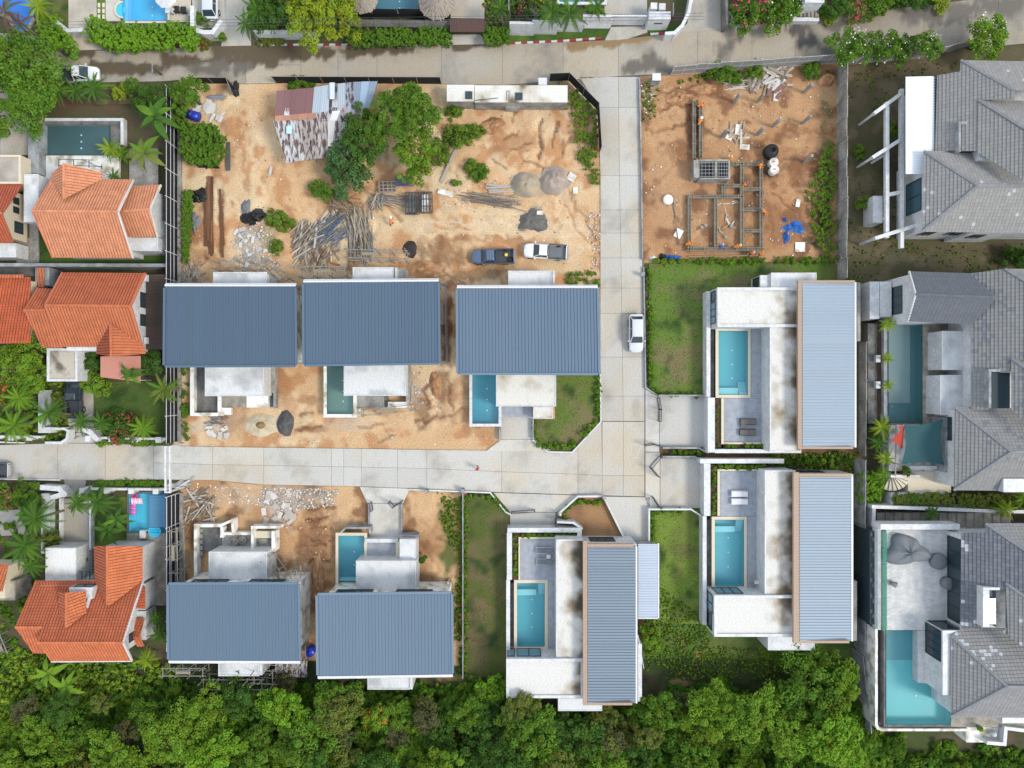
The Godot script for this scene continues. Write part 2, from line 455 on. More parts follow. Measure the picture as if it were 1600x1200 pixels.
func hedge_block(called: String, label: String, px: Array, h0: float, h1: float, tint: String, per := 7.0, petals := "") -> Node3D:   # clipped hedge that fills a picture outline
	var w := flat(px, h1)
	var lo := w[0]; var hi := w[0]
	for p in w: lo = lo.min(p); hi = hi.max(p)
	var base := Vector3((lo.x + hi.x) / 2, h0, (lo.y + hi.y) / 2)
	var o := thing(called, label, "hedge", base)
	var mm := MultiMesh.new(); mm.transform_format = MultiMesh.TRANSFORM_3D; mm.mesh = CS[0]
	var ts := []
	var area := (hi.x - lo.x) * (hi.y - lo.y)
	for i in int(area * per * 2.2):
		var p := Vector2(rng.randf_range(lo.x, hi.x), rng.randf_range(lo.y, hi.y))
		if not Geometry2D.is_point_in_polygon(p, w): continue
		var q := rng.randf_range(0.26, 0.46)
		ts.append(Transform3D(Basis(Vector3.UP, rng.randf() * TAU) * Basis.from_scale(Vector3.ONE * q), Vector3(p.x, lerpf(h0 + 0.2, h1 - 0.3, pow(rng.randf(), 0.5)), p.y) - base))
	mm.instance_count = ts.size()
	for i in ts.size(): mm.set_instance_transform(i, ts[i])
	var m := MultiMeshInstance3D.new(); m.name = "foliage"; m.multimesh = mm; m.material_override = M[tint]
	meta(m, "", "", "", "stuff")
	o.add_child(m, true)
	var s := nb()
	for k in maxi(2, int(area / 6.0)):
		var p := Vector2(rng.randf_range(lo.x, hi.x), rng.randf_range(lo.y, hi.y))
		if Geometry2D.is_point_in_polygon(p, w): tube(s, Vector3(p.x, 0, p.y), Vector3(p.x, h1 - 0.4, p.y), 0.04, 0.03, 5)
	tube(s, Vector3(base.x, h0 - 0.1, base.z), Vector3(base.x, h1 - 0.4, base.z), 0.04, 0.03, 5)
	emit("stem", s, M.bark, o)
	if petals:
		for k in 3: put("flowers", CF[k % 2], M[petals], o, Transform3D(Basis.from_scale(Vector3((hi.x - lo.x) * 0.4, 0.5, (hi.y - lo.y) * 0.4)), Vector3(rng.randf_range(-0.3, 0.3), h1 - h0 - 0.2, 0)))
	return o

func scatter(called: String, label: String, cat: String, mesh: Mesh, mat: Material, px: Array, n: int, s0: float, s1: float, cols: Array, thresh := -2.0, y := 0.0, squash := 1.0) -> void:   # what nobody could count
	var w := flat(px, 0)
	var lo := w[0]; var hi := w[0]
	for p in w: lo = lo.min(p); hi = hi.max(p)
	var ts := []
	for i in n:
		var p := Vector2(rng.randf_range(lo.x, hi.x), rng.randf_range(lo.y, hi.y))
		if not Geometry2D.is_point_in_polygon(p, w) or N2.get_noise_2d(p.x * 3.0, p.y * 3.0) < thresh: continue
		var q := rng.randf_range(s0, s1)
		ts.append(Transform3D(Basis(Vector3.UP, rng.randf() * TAU) * Basis(Vector3.RIGHT, rng.randf_range(-0.3, 0.3)) * Basis.from_scale(Vector3(q, q * squash, q)), Vector3(p.x, y + ground_y(p.x, p.y), p.y)))
	if ts.is_empty(): return
	var mm := MultiMesh.new(); mm.transform_format = MultiMesh.TRANSFORM_3D; mm.use_colors = true; mm.mesh = mesh
	mm.instance_count = ts.size()
	for i in ts.size():
		mm.set_instance_transform(i, ts[i])
		var c: Color = cols[rng.randi() % cols.size()]
		var k := rng.randf_range(0.75, 1.2)
		mm.set_instance_color(i, Color(c.r * k, c.g * k, c.b * k))
	var m := MultiMeshInstance3D.new(); m.name = numbered(called, self); m.multimesh = mm; m.material_override = mat
	meta(m, label, cat, "", "stuff")
	add_child(m, true)

# ------------------------------------------------------------------ roofs
func ribbed(s, a: Vector3, b: Vector3, c: Vector3, d: Vector3, pitch: float, rise: float, col: Color, vary := 0.05, duty := 0.35):   # a-b across the ribs, a-d along them
	var n := maxi(2, int(round(a.distance_to(b) / pitch)))
	var up := (b - a).cross(d - a).normalized()
	if up.y < 0: up = -up
	var k := 1.0
	for i in n:
		if i % 3 == 0: k = 1.0 + rng.randf_range(-vary, vary)
		var cc := Color(col.r * k, col.g * k, col.b * k)
		var f := []
		for t in [0.0, 1.0 - duty, 1.0 - duty * 0.75, 1.0 - duty * 0.25, 1.0]:
			f.append([a.lerp(b, (i + t) / n), d.lerp(c, (i + t) / n)])
		for q in 4:
			var h0 := up * (rise if q in [2, 3] else 0.0); var h1 := up * (rise if q in [1, 2] else 0.0)
			quad(s, f[q][0] + h0, f[q + 1][0] + h1, f[q + 1][1] + h1, f[q][1] + h0, cc)

func tiled(called: String, parent: Node, mat: Material, pts: Array, tw: float, th: float, col: Color, vary: float, odd := Color(0, 0, 0, 0), odd_share := 0.0):   # tile courses clipped to a roof slope
	var n := Vector3.ZERO
	for i in pts.size(): n += pts[i].cross(pts[(i + 1) % pts.size()])
	n = n.normalized()
	if n.y < 0: n = -n
	var down := (Vector3.DOWN - n * Vector3.DOWN.dot(n)).normalized()
	var right := down.cross(n).normalized()
	var o: Vector3 = pts[0]
	var pg := PackedVector2Array()
	for p in pts: pg.append(Vector2((p - o).dot(right), (p - o).dot(down)))
	if Geometry2D.is_polygon_clockwise(pg): pg.reverse()
	var lo := pg[0]; var hi := pg[0]
	for p in pg: lo = lo.min(p); hi = hi.max(p)
	var s := nb()
	var idx := Geometry2D.triangulate_polygon(pg)
	for i in range(0, idx.size(), 3):
		var v := []
		for k in 3: v.append(o + right * pg[idx[i + k]].x + down * pg[idx[i + k]].y - n * 0.03)
		tri(s, v[0], v[1], v[2], Color(col.r * 0.5, col.g * 0.5, col.b * 0.5))
	for j in int(ceil((hi.y - lo.y) / th)):
		var rowk := 1.0 + rng.randf_range(-vary, vary) * 0.4
		for i in int(ceil((hi.x - lo.x) / tw)):
			var g := 0.01 if mat == M.grey_tile else 0.035
			var u := lo.x + i * tw; var w := lo.y + j * th
			var q := PackedVector2Array([Vector2(u + g, w), Vector2(u + tw - g, w), Vector2(u + tw - g, w + th), Vector2(u + g, w + th)])
			var inside := 0
			for p in q: inside += int(Geometry2D.is_point_in_polygon(p, pg))
			var k := rowk * (1.0 + rng.randf_range(-vary, vary))
			var cc := Color(col.r * k, col.g * k, col.b * k)
			var x := o + right * u + down * w
			if odd_share > 0 and rng.randf() < odd_share * clampf(N2.get_noise_2d(x.x * 4.0, x.z * 4.0) * 4.0, 0.0, 1.0): cc = odd
			if inside == 4:
				var v := []
				for m in 4: v.append(o + right * q[m].x + down * q[m].y + n * (0.0 if m < 2 else 0.06))
				quad(s, v[0], v[1], v[2], v[3], cc)
				quad(s, v[3], v[2], v[2] - n * 0.075, v[3] - n * 0.075, cc)
			elif inside or Geometry2D.is_point_in_polygon((q[0] + q[2]) / 2, pg):
				for part in Geometry2D.intersect_polygons(q, pg):
					var ii := Geometry2D.triangulate_polygon(part)
					for z in range(0, ii.size(), 3):
						var v := []
						for m in 3:
							var e: Vector2 = part[ii[z + m]]
							v.append(o + right * e.x + down * e.y + n * 0.06 * (e.y - w) / th)
						tri(s, v[0], v[1], v[2], cc)
	return meta(emit(called, s, mat, parent), "", "", "", "stuff")

func ridge(parent: Node, mat: Material, a: Vector3, b: Vector3, col: Color, w := 0.26, called := "ridge_cap"):
	var s := nb()
	var n := maxi(1, int(a.distance_to(b) / 0.4))
	for i in n:
		var p := a.lerp(b, float(i) / n); var q := a.lerp(b, (i + 1.0) / n)
		var k := rng.randf_range(0.9, 1.08)
		bar(s, p + Vector3(0, 0.03, 0), q + Vector3(0, 0.06, 0), w, 0.1, Color(col.r * k, col.g * k, col.b * k))
	return emit(called, s, mat, parent)

# ------------------------------------------------------------------ windows, flat roofs, pools
func body(o: Node, r: Array, h0: float, h1: float, mat: Material, called := "wall") -> Array:   # a block of wall; returns its box
	var s := nb()
	bx(s, r, h0, h1)
	emit(called, s, mat, o)
	var a := P(r[0], r[1], h1); var b := P(r[2], r[3], h1)
	return [Vector3(a.x, h0, a.z), Vector3(b.x, h1, b.z)]

func win(o: Node, box: Array, face: String, t0: float, t1: float, y0: float, y1: float, panes := 2, glass := "glass_dark", frame := "alu_dark"):
	var lo: Vector3 = box[0]; var hi: Vector3 = box[1]
	var out := {"W": Vector3.LEFT, "E": Vector3.RIGHT, "N": Vector3.FORWARD, "S": Vector3.BACK}[face] as Vector3
	var a: Vector3; var b: Vector3
	if face in ["W", "E"]:
		var x := lo.x if face == "W" else hi.x
		a = Vector3(x, 0, lerpf(lo.z, hi.z, t0)); b = Vector3(x, 0, lerpf(lo.z, hi.z, t1))
	else:
		var z := lo.z if face == "N" else hi.z
		a = Vector3(lerpf(lo.x, hi.x, t0), 0, z); b = Vector3(lerpf(lo.x, hi.x, t1), 0, z)
	var u := (b - a).normalized(); var w := a.distance_to(b)
	var s := nb()
	var f := 0.07
	a += out * 0.03
	bar(s, a + Vector3.UP * y0 - u * f / 2, a + u * w + Vector3.UP * y0 + u * f / 2, 0.1, f); bar(s, a + Vector3.UP * y1 - u * f / 2, a + u * w + Vector3.UP * y1 + u * f / 2, 0.1, f)
	for k in panes + 1:
		var p := a + u * w * k / panes
		bar(s, p + Vector3.UP * (y0 + f / 2), p + Vector3.UP * (y1 - f / 2), f, 0.096, W, u)
	var wd = emit("window", s, M[frame], o)
	for k in panes:
		s = nb()
		var p := a + u * w * (k + 0.5) / panes
		var half := u * (w / panes - f) / 2
		var q := p - out * 0.02
		quad(s, q - half + Vector3.UP * (y0 + f / 2), q + half + Vector3.UP * (y0 + f / 2), q + half + Vector3.UP * (y1 - f / 2), q - half + Vector3.UP * (y1 - f / 2))
		emit("pane", s, M[glass], wd)
	return wd

func flatroof(o: Node, r: Array, h0: float, h: float, rim := 0.3, lip := 0.16, mat: Material = null, stain = null, called := "roof_slab", edges := "NESW"):   # wall block, roof sheet and parapet, r measured at the parapet's top
	if mat == null: mat = M.white
	var a := P(r[0], r[1], h); var b := P(r[2], r[3], h)
	var s := nb()
	boxw(s, Vector3(a.x + 0.02, h0, a.z + 0.02), Vector3(b.x - 0.02, h - lip - 0.02, b.z - 0.02))
	emit("wall", s, mat, o)
	if rim > 0.0:
		for e in edges:
			s = nb()
			match e:
				"N": boxw(s, Vector3(a.x, h - lip - 0.1, a.z), Vector3(b.x, h, a.z + rim))
				"S": boxw(s, Vector3(a.x, h - lip - 0.1, b.z - rim), Vector3(b.x, h, b.z))
				"W": boxw(s, Vector3(a.x, h - lip - 0.1, a.z + rim + 0.002), Vector3(a.x + rim, h - 0.003, b.z - rim - 0.002))
				"E": boxw(s, Vector3(b.x - rim, h - lip - 0.1, a.z + rim + 0.002), Vector3(b.x, h - 0.003, b.z - rim - 0.002))
			emit("parapet", s, mat, o)
	s = nb()
	var y := h - lip
	var f: Callable = stain if stain != null else clean_roof
	var i := 0.01
	sheet(s, Vector3(a.x + i, y, a.z + i), Vector3(b.x - i, y, a.z + i), Vector3(b.x - i, y, b.z - i), Vector3(a.x + i, y, b.z - i), 0.22, f)
	emit(called, s, M.vc, o)
	return [Vector3(a.x, h0, a.z), Vector3(b.x, h, b.z)]

func mixc(a: Color, b: Color, t: float) -> Color:
	return a.lerp(b, clampf(t, 0.0, 1.0))

func clean_roof(p: Vector3) -> Color:
	var n := N1.get_noise_2d(p.x * 9.0, p.z * 9.0) + 0.5 * N1.get_noise_2d(p.x * 30.0, p.z * 30.0)
	return mixc(L(228, 229, 230), L(190, 192, 194), n * 1.6 + 0.1)

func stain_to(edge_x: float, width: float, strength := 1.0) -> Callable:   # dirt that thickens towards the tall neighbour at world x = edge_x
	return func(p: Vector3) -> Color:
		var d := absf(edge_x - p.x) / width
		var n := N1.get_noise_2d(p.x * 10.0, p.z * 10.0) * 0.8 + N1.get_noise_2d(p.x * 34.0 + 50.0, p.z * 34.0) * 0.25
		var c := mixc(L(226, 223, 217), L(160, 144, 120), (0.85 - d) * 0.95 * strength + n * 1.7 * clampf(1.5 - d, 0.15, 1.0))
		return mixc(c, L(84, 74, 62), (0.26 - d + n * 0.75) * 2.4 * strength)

func pool(o: Node, r: Array, h: float, depth: float, col: Color, coping := "cream", cw := 0.4, shelf := [], sides := "NESW", deep := Color(0, 0, 0, 0)):   # r: water outline at level h
	var a := P(r[0], r[1], h); var b := P(r[2], r[3], h)
	var s := nb()
	var y := h - depth
	var d2 := deep if deep.a > 0 else col
	var q := [Vector3(a.x, y, a.z), Vector3(b.x, y, a.z), Vector3(b.x, y, b.z), Vector3(a.x, y, b.z)]
	sheet(s, q[0], q[1], q[2], q[3], 0.5, func(p): return mixc(col, d2, (p.z - a.z) / (b.z - a.z) + 0.2 * N1.get_noise_2d(p.x * 14.0, p.z * 14.0)))
	for i in 4:
		quad(s, q[i], q[(i + 1) % 4], q[(i + 1) % 4] + Vector3.UP * (depth + 0.05), q[i] + Vector3.UP * (depth + 0.05), col)
	emit("pool_basin", s, M.pool_tile, o)
	for e in shelf:     # [rect, depth below the water]
		s = nb()
		var u := P(e[0][0], e[0][1], h); var v := P(e[0][2], e[0][3], h)
		boxw(s, Vector3(u.x, y + 0.01, u.z), Vector3(v.x, h - e[1], v.z), Color(minf(col.r * 1.5 + 0.1, 0.8), minf(col.g * 1.15 + 0.06, 0.85), minf(col.b * 1.1 + 0.06, 0.85)))
		emit("pool_step", s, M.pool_tile, o)
	s = nb()
	quad(s, Vector3(a.x, h - 0.06, a.z), Vector3(b.x, h - 0.06, a.z), Vector3(b.x, h - 0.06, b.z), Vector3(a.x, h - 0.06, b.z))
	emit("water", s, M.water, o)
	for t in 3:
		s = nb(); lathe(s, Vector3(lerpf(a.x, b.x, 0.55), y + 0.02, lerpf(a.z, b.z, 0.3 + 0.22 * t)), [[0.1, 0.0], [0.1, 0.03], [0.0, 0.03]], 8); emit("pool_light", s, M.gutter, o)
	if coping:
		for e in sides:
			s = nb()
			match e:
				"N": boxw(s, Vector3(a.x - cw, h - 0.12, a.z - cw), Vector3(b.x + cw, h + 0.03, a.z))
				"S": boxw(s, Vector3(a.x - cw, h - 0.12, b.z), Vector3(b.x + cw, h + 0.03, b.z + cw))
				"W": boxw(s, Vector3(a.x - cw, h - 0.12, a.z + 0.002), Vector3(a.x, h + 0.028, b.z - 0.002))
				"E": boxw(s, Vector3(b.x, h - 0.12, a.z + 0.002), Vector3(b.x + cw, h + 0.028, b.z - 0.002))
			emit("coping", s, M[coping], o)
	hole(r, h)

func hole(r: Array, h := 0.0):
	var a := P(r[0], r[1], h); var b := P(r[2], r[3], h)
	holes.append(Rect2(a.x, a.z, b.x - a.x, b.z - a.z))

func block(o: Node, called: String, mat: String, r: Array, h0: float, h1: float):
	var s := nb()
	bx(s, r, h0, h1)
	return emit(called, s, M[mat], o)

func beam(o: Node, called: String, mat: String, a: Vector3, b: Vector3, w: float, t: float, col := Color.WHITE):
	var s := nb()
	bar(s, a, b, w, t, col)
	return emit(called, s, M[mat], o)

func pole(o: Node, called: String, mat: String, a: Vector3, b: Vector3, r: float, n := 6):
	var s := nb()
	tube(s, a, b, r, r, n)
	return emit(called, s, M[mat], o)

# ------------------------------------------------------------------ vehicles (along +x, nose at +x)
func loft(s, sec: Array, col: Color):   # sec: [x, half width, bottom, shoulder, top, half width at top]
	for i in sec.size() - 1:
		var r := []
		for q in [sec[i], sec[i + 1]]:
			r.append([Vector3(q[0], q[2], -q[1] * 0.94), Vector3(q[0], q[3] * 0.72 + q[2] * 0.28, -q[1]), Vector3(q[0], q[3], -q[1] * 0.985), Vector3(q[0], (q[3] + q[4] * 2) / 3, -q[5] * 0.97 - q[1] * 0.01), Vector3(q[0], q[4], -q[5] * 0.8),
				Vector3(q[0], q[4] + 0.01, 0), Vector3(q[0], q[4], q[5] * 0.8), Vector3(q[0], (q[3] + q[4] * 2) / 3, q[5] * 0.97 + q[1] * 0.01), Vector3(q[0], q[3], q[1] * 0.985), Vector3(q[0], q[3] * 0.72 + q[2] * 0.28, q[1]), Vector3(q[0], q[2], q[1] * 0.94)])
		for k in 10: quad(s, r[0][k], r[1][k], r[1][k + 1], r[0][k + 1], col)
		quad(s, r[0][10], r[1][10], r[1][0], r[0][0], col)
	for e in [0, sec.size() - 1]:
		var q = sec[e]
		quad(s, Vector3(q[0], q[2], -q[1] * 0.94), Vector3(q[0], q[2], q[1] * 0.94), Vector3(q[0], q[3], q[1] * 0.98), Vector3(q[0], q[3], -q[1] * 0.98), col)
		quad(s, Vector3(q[0], q[3], -q[1] * 0.98), Vector3(q[0], q[3], q[1] * 0.98), Vector3(q[0], q[4], q[5] * 0.8), Vector3(q[0], q[4], -q[5] * 0.8), col)

func vehicle(called: String, label: String, cat: String, px: float, py: float, yaw: float, paint: Color, pickup: bool, len_ := 5.2, load_ := 0, y0 := 0.06, roof = null) -> Node3D:
	var at := P(px, py, 0.8)
	var o := thing(called, label, cat, Vector3(at.x, y0, at.z))
	o.rotation.y = yaw
	var pm := StandardMaterial3D.new()
	pm.albedo_color = paint.linear_to_srgb(); pm.roughness = 0.3; pm.metallic = 0.1; pm.clearcoat_enabled = true; pm.clearcoat = 0.6; pm.clearcoat_roughness = 0.08
	var e := len_ / 2
	var s := nb(true)
	var cab0 := e - 1.15; var cab1 := -0.35 if pickup else -e + 0.25    # foot of the windscreen, back of the cab
	loft(s, [[-e, 0.78, 0.5, 0.75, 0.98 if not pickup else 0.95, 0.76], [-e + 0.12, 0.88, 0.36, 0.8, 1.02, 0.86], [cab1, 0.92, 0.34, 0.82, 1.05, 0.9], [cab0, 0.92, 0.34, 0.82, 1.06, 0.9], [e - 0.7, 0.9, 0.34, 0.8, 1.0, 0.84], [e - 0.22, 0.84, 0.36, 0.72, 0.86, 0.72], [e, 0.62, 0.42, 0.62, 0.72, 0.5]] if not pickup else
		[[cab1 - 0.05, 0.92, 0.36, 0.82, 1.05, 0.9], [cab0, 0.92, 0.34, 0.82, 1.06, 0.9], [e - 0.7, 0.9, 0.34, 0.82, 1.02, 0.84], [e - 0.22, 0.84, 0.36, 0.74, 0.9, 0.74], [e, 0.62, 0.42, 0.64, 0.76, 0.52]], W)
	emit_local("body", s, pm, o)
	# greenhouse
	var rt := 1.72; var r0 := cab0 - 0.78; var r1 := cab1 + (0.22 if pickup else 0.5)
	var a := [Vector3(cab0, 1.05, -0.78), Vector3(cab0, 1.05, 0.78), Vector3(r0, rt, 0.62), Vector3(r0, rt, -0.62)]
	var b := [Vector3(cab1, 1.05, -0.8), Vector3(cab1, 1.05, 0.8), Vector3(r1, rt, 0.62), Vector3(r1, rt, -0.62)]
	s = nb(); quad(s, a[0], a[1], a[2], a[3]); emit_local("windscreen", s, M.glass_dark, o)
	s = nb(); quad(s, b[1], b[0], b[3], b[2]); emit_local("rear_window", s, M.glass_dark, o)
	for z in [0, 1]:
		s = nb(); quad(s, a[z], b[z], b[3 - z], a[3 - z]); emit_local("side_window", s, M.glass_dark, o)
		s = nb()
		bar(s, a[z], a[3 - z], 0.07, 0.07); bar(s, b[z], b[3 - z], 0.08, 0.08); bar(s, a[z].lerp(b[z], 0.5), a[3 - z].lerp(b[3 - z], 0.5), 0.06, 0.05)
		emit_local("pillar", s, pm, o)
	s = nb(true)
	var rs := []
	for i in 6:
		var t := i / 5.0
		rs.append([lerpf(r0 + 0.05, r1 - 0.05, t), 0.66, rt - 0.05, rt - 0.01, rt + 0.05 + 0.03 * sin(PI * t), 0.6])
	loft(s, rs, W)
	var rm: StandardMaterial3D = pm
	if roof != null:
		rm = pm.duplicate(); rm.albedo_color = (roof as Color).linear_to_srgb()
	emit_local("roof", s, rm, o)
	for x in [e - 0.95, -e + 1.05]:
		for z in [-1, 1]:
			s = nb(); tube(s, Vector3(x, 0.36, z * 0.66), Vector3(x, 0.36, z * 0.93), 0.36, 0.36, 14)
			var wh = emit_local("wheel", s, M.rubber, o)
			s = nb(); tube(s, Vector3(x, 0.36, z * 0.9), Vector3(x, 0.36, z * 0.94), 0.2, 0.18, 10)
			emit_local("rim", s, M.steel, wh)
	for z in [-1, 1]:
		s = nb(); bar(s, Vector3(e - 0.3, 0.78, z * 0.6), Vector3(e - 0.12, 0.74, z * 0.56), 0.26, 0.12); emit_local("headlight", s, M.steel, o)
		s = nb(); bar(s, Vector3(-e - 0.01, 0.8, z * 0.7), Vector3(-e + 0.08, 0.8, z * 0.78), 0.16, 0.26); emit_local("tail_light", s, M.kerb_red, o)
		s = nb(); bar(s, Vector3(cab0 - 0.22, 1.12, z * 0.9), Vector3(cab0 - 0.24, 1.12, z * 1.1), 0.14, 0.16); emit_local("mirror", s, pm, o)
	if pickup:
		s = nb()
		for z in [-1, 1]: bar(s, Vector3(cab1, 0.72, z * 0.87), Vector3(-e + 0.05, 0.72, z * 0.87), 0.1, 0.62)
		bar(s, Vector3(-e + 0.04, 0.72, -0.92), Vector3(-e + 0.04, 0.72, 0.92), 0.09, 0.6)
		emit_local("bed_side", s, pm, o)
		s = nb()
		boxw(s, Vector3(-e + 0.1, 0.4, -0.81), Vector3(cab1 - 0.02, 0.56, 0.81))
		for i in 8: boxw(s, Vector3(-e + 0.12, 0.56, -0.75 + i * 0.2), Vector3(cab1 - 0.04, 0.58, -0.65 + i * 0.2))
		emit_local("bed_floor", s, M.metal_dark if load_ else M.cover_grey, o)
		s = nb()
		for z in [-1, 1]: bar(s, Vector3(cab1 - 0.05, 1.06, z * 0.87), Vector3(-e + 0.05, 1.05, z * 0.87), 0.14, 0.05)
		bar(s, Vector3(cab1 - 0.1, 1.08, -0.82), Vector3(cab1 - 0.1, 1.08, 0.82), 0.08, 0.08)
		emit_local("bed_rail", s, M.metal_dark, o)
		s = nb(); bar(s, Vector3(-e - 0.08, 0.5, -0.8), Vector3(-e - 0.08, 0.5, 0.8), 0.18, 0.2); emit_local("bumper", s, M.steel, o)
	return o

# ------------------------------------------------------------------ people
var people_cache := {}
func bone(a: Vector3, b: Vector3, ra: float, rb: float, c: int) -> Array: return [a, b, ra, rb, c]

func person_mesh(pose: String, shirt: Color) -> ArrayMesh:
	var key := pose + str(shirt)
	if people_cache.has(key): return people_cache[key]
	var bend := {"stand": 0.08, "stoop": 0.95, "crouch": 0.55}[pose] as float
	var hip := Vector3(0, 0.92 if pose != "crouch" else 0.42, 0)
	var fwd := Vector3(sin(bend), cos(bend), 0)
	var chest := hip + fwd * 0.42; var neck := hip + fwd * 0.56; var head := neck + (fwd * 0.16 + Vector3(0.03, 0.02, 0)).normalized() * 0.19
	var bs := [bone(hip, chest, 0.135, 0.15, 1), bone(chest + Vector3(0, 0, -0.13), chest + Vector3(0, 0, 0.13), 0.1, 0.1, 1), bone(chest, neck, 0.1, 0.06, 1), bone(neck, head, 0.055, 0.06, 0), bone(head, head + Vector3(0.01, 0.06, 0), 0.095, 0.1, 3), bone(head + Vector3(0.08, -0.02, 0), head + Vector3(0.11, -0.04, 0), 0.02, 0.016, 0)]
	for z in [-1, 1]:
		var step: float = 0.1 * z if pose != "crouch" else 0.0
		var knee := Vector3(step + (0.05 if pose != "crouch" else 0.34), 0.5 if pose != "crouch" else 0.46, 0.11 * z)
		var foot := Vector3(step * 1.6 if pose != "crouch" else 0.05, 0.07, 0.12 * z)
		bs += [bone(hip + Vector3(0, -0.02, 0.09 * z), knee, 0.09, 0.06, 2), bone(knee, foot, 0.06, 0.042, 2), bone(foot, foot + Vector3(0.17, -0.02, 0.01 * z), 0.045, 0.035, 3)]
		var sh := chest + Vector3(0, 0, 0.2 * z)
		var elbow := sh + (Vector3(0.08, -0.27, 0.07 * z) if pose == "stand" else Vector3(0.16, -0.22, 0.05 * z))
		var hand := elbow + (Vector3(0.12, -0.2, -0.02 * z) if pose == "stand" else Vector3(0.18, -0.16, -0.08 * z))
		bs += [bone(sh, elbow, 0.056, 0.045, 1), bone(elbow, hand, 0.042, 0.03, 0), bone(hand, hand + (hand - elbow).normalized() * 0.08, 0.032, 0.026, 0)]
	var cell := 0.034
	var lo := Vector3(9, 9, 9); var hi := -lo
	for b in bs:
		for q in 2:
			lo = lo.min(b[q] - Vector3.ONE * (b[2 + q] + 0.07)); hi = hi.max(b[q] + Vector3.ONE * (b[2 + q] + 0.07))
	var nx := int((hi.x - lo.x) / cell) + 2; var ny := int((hi.y - lo.y) / cell) + 2; var nz := int((hi.z - lo.z) / cell) + 2
	var f := PackedFloat32Array(); f.resize(nx * ny * nz); f.fill(1.0)
	var cid := PackedInt32Array(); cid.resize(nx * ny * nz)
	var best := PackedFloat32Array(); best.resize(nx * ny * nz); best.fill(9.0)
	for b in bs:
		var m: float = maxf(b[2], b[3]) + 0.08
		var c0: Vector3 = ((b[0].min(b[1]) - Vector3.ONE * m - lo) / cell).floor(); var c1: Vector3 = ((b[0].max(b[1]) + Vector3.ONE * m - lo) / cell).ceil()
		var ab: Vector3 = b[1] - b[0]; var l2 := maxf(ab.length_squared(), 1e-6)
		for x in range(maxi(0, int(c0.x)), mini(nx, int(c1.x) + 1)):
			for y in range(maxi(0, int(c0.y)), mini(ny, int(c1.y) + 1)):
				for z in range(maxi(0, int(c0.z)), mini(nz, int(c1.z) + 1)):
					var p := lo + Vector3(x, y, z) * cell
					var t := clampf((p - b[0]).dot(ab) / l2, 0, 1)
					var d := p.distance_to(b[0] + ab * t) - lerpf(b[2], b[3], t)
					var i := (x * ny + y) * nz + z
					var h := clampf(0.5 + 0.5 * (f[i] - d) / 0.035, 0, 1)
					f[i] = lerpf(f[i], d, h) - 0.035 * h * (1 - h)
					if d < best[i]: best[i] = d; cid[i] = b[4]
	var cols := [L(150, 104, 78), shirt, L(58, 62, 78), L(40, 34, 32)]
	var vid := {}
	var vs := PackedVector3Array(); var vc := PackedColorArray(); var ix := PackedInt32Array()
	for x in nx - 1:
		for y in ny - 1:
			for z in nz - 1:
				var i0 := (x * ny + y) * nz + z
				var sum := Vector3.ZERO; var k := 0; var neg := 0
				for e in 8:
					neg += int(f[i0 + (e & 1) * ny * nz + ((e >> 1) & 1) * nz + (e >> 2)] < 0)
				if neg == 0 or neg == 8: continue
				for e in [[0, 1], [0, 2], [0, 4], [1, 3], [1, 5], [2, 3], [2, 6], [4, 5], [4, 6], [3, 7], [5, 7], [6, 7]]:
					var va := f[i0 + (e[0] & 1) * ny * nz + ((e[0] >> 1) & 1) * nz + (e[0] >> 2)]; var vb := f[i0 + (e[1] & 1) * ny * nz + ((e[1] >> 1) & 1) * nz + (e[1] >> 2)]
					if (va < 0) != (vb < 0):
						var pa := Vector3(e[0] & 1, (e[0] >> 1) & 1, e[0] >> 2); var pb := Vector3(e[1] & 1, (e[1] >> 1) & 1, e[1] >> 2)
						sum += pa.lerp(pb, va / (va - vb)); k += 1
				vid[i0] = vs.size()
				vs.append(lo + (Vector3(x, y, z) + sum / k) * cell); vc.append(cols[cid[i0]])
	for x in range(1, nx - 1):
		for y in range(1, ny - 1):
			for z in range(1, nz - 1):
				var i0 := (x * ny + y) * nz + z
				for ax in 3:
					var st: int = [ny * nz, nz, 1][ax]; var u: int = [nz, 1, ny * nz][ax]; var w: int = [1, ny * nz, nz][ax]
					if (f[i0] < 0) == (f[i0 + st] < 0): continue
					var q := [i0, i0 - u, i0 - u - w, i0 - w]
					if not (vid.has(q[0]) and vid.has(q[1]) and vid.has(q[2]) and vid.has(q[3])): continue
					if f[i0] < 0: ix.append_array([vid[q[0]], vid[q[2]], vid[q[1]], vid[q[0]], vid[q[3]], vid[q[2]]])
					else: ix.append_array([vid[q[0]], vid[q[1]], vid[q[2]], vid[q[0]], vid[q[2]], vid[q[3]]])
	var s := nb(true)
	for i in ix:
		s.set_color(vc[i]); s.add_vertex(vs[i])
	for b in bs:        # fingers
		if b[4] == 0 and absf(b[2] - 0.032) < 0.001:
			var dir: Vector3 = (b[1] - b[0]).normalized(); var side := dir.cross(Vector3.UP).normalized()
			for k in 4:
				var r: Vector3 = b[1] + side * (k - 1.5) * 0.019 - dir * 0.01
				tube(s, r, r + dir * [0.07, 0.085, 0.08, 0.06][k] + Vector3(0, -0.02, 0), 0.01, 0.008, 5, cols[0])
			tube(s, b[0] + side * 0.03, b[0] + side * 0.06 + dir * 0.06, 0.011, 0.009, 5, cols[0])
	s.index(); s.generate_normals()
	var m: ArrayMesh = s.commit()
	m.surface_set_material(0, M.people)
	people_cache[key] = m
	return m

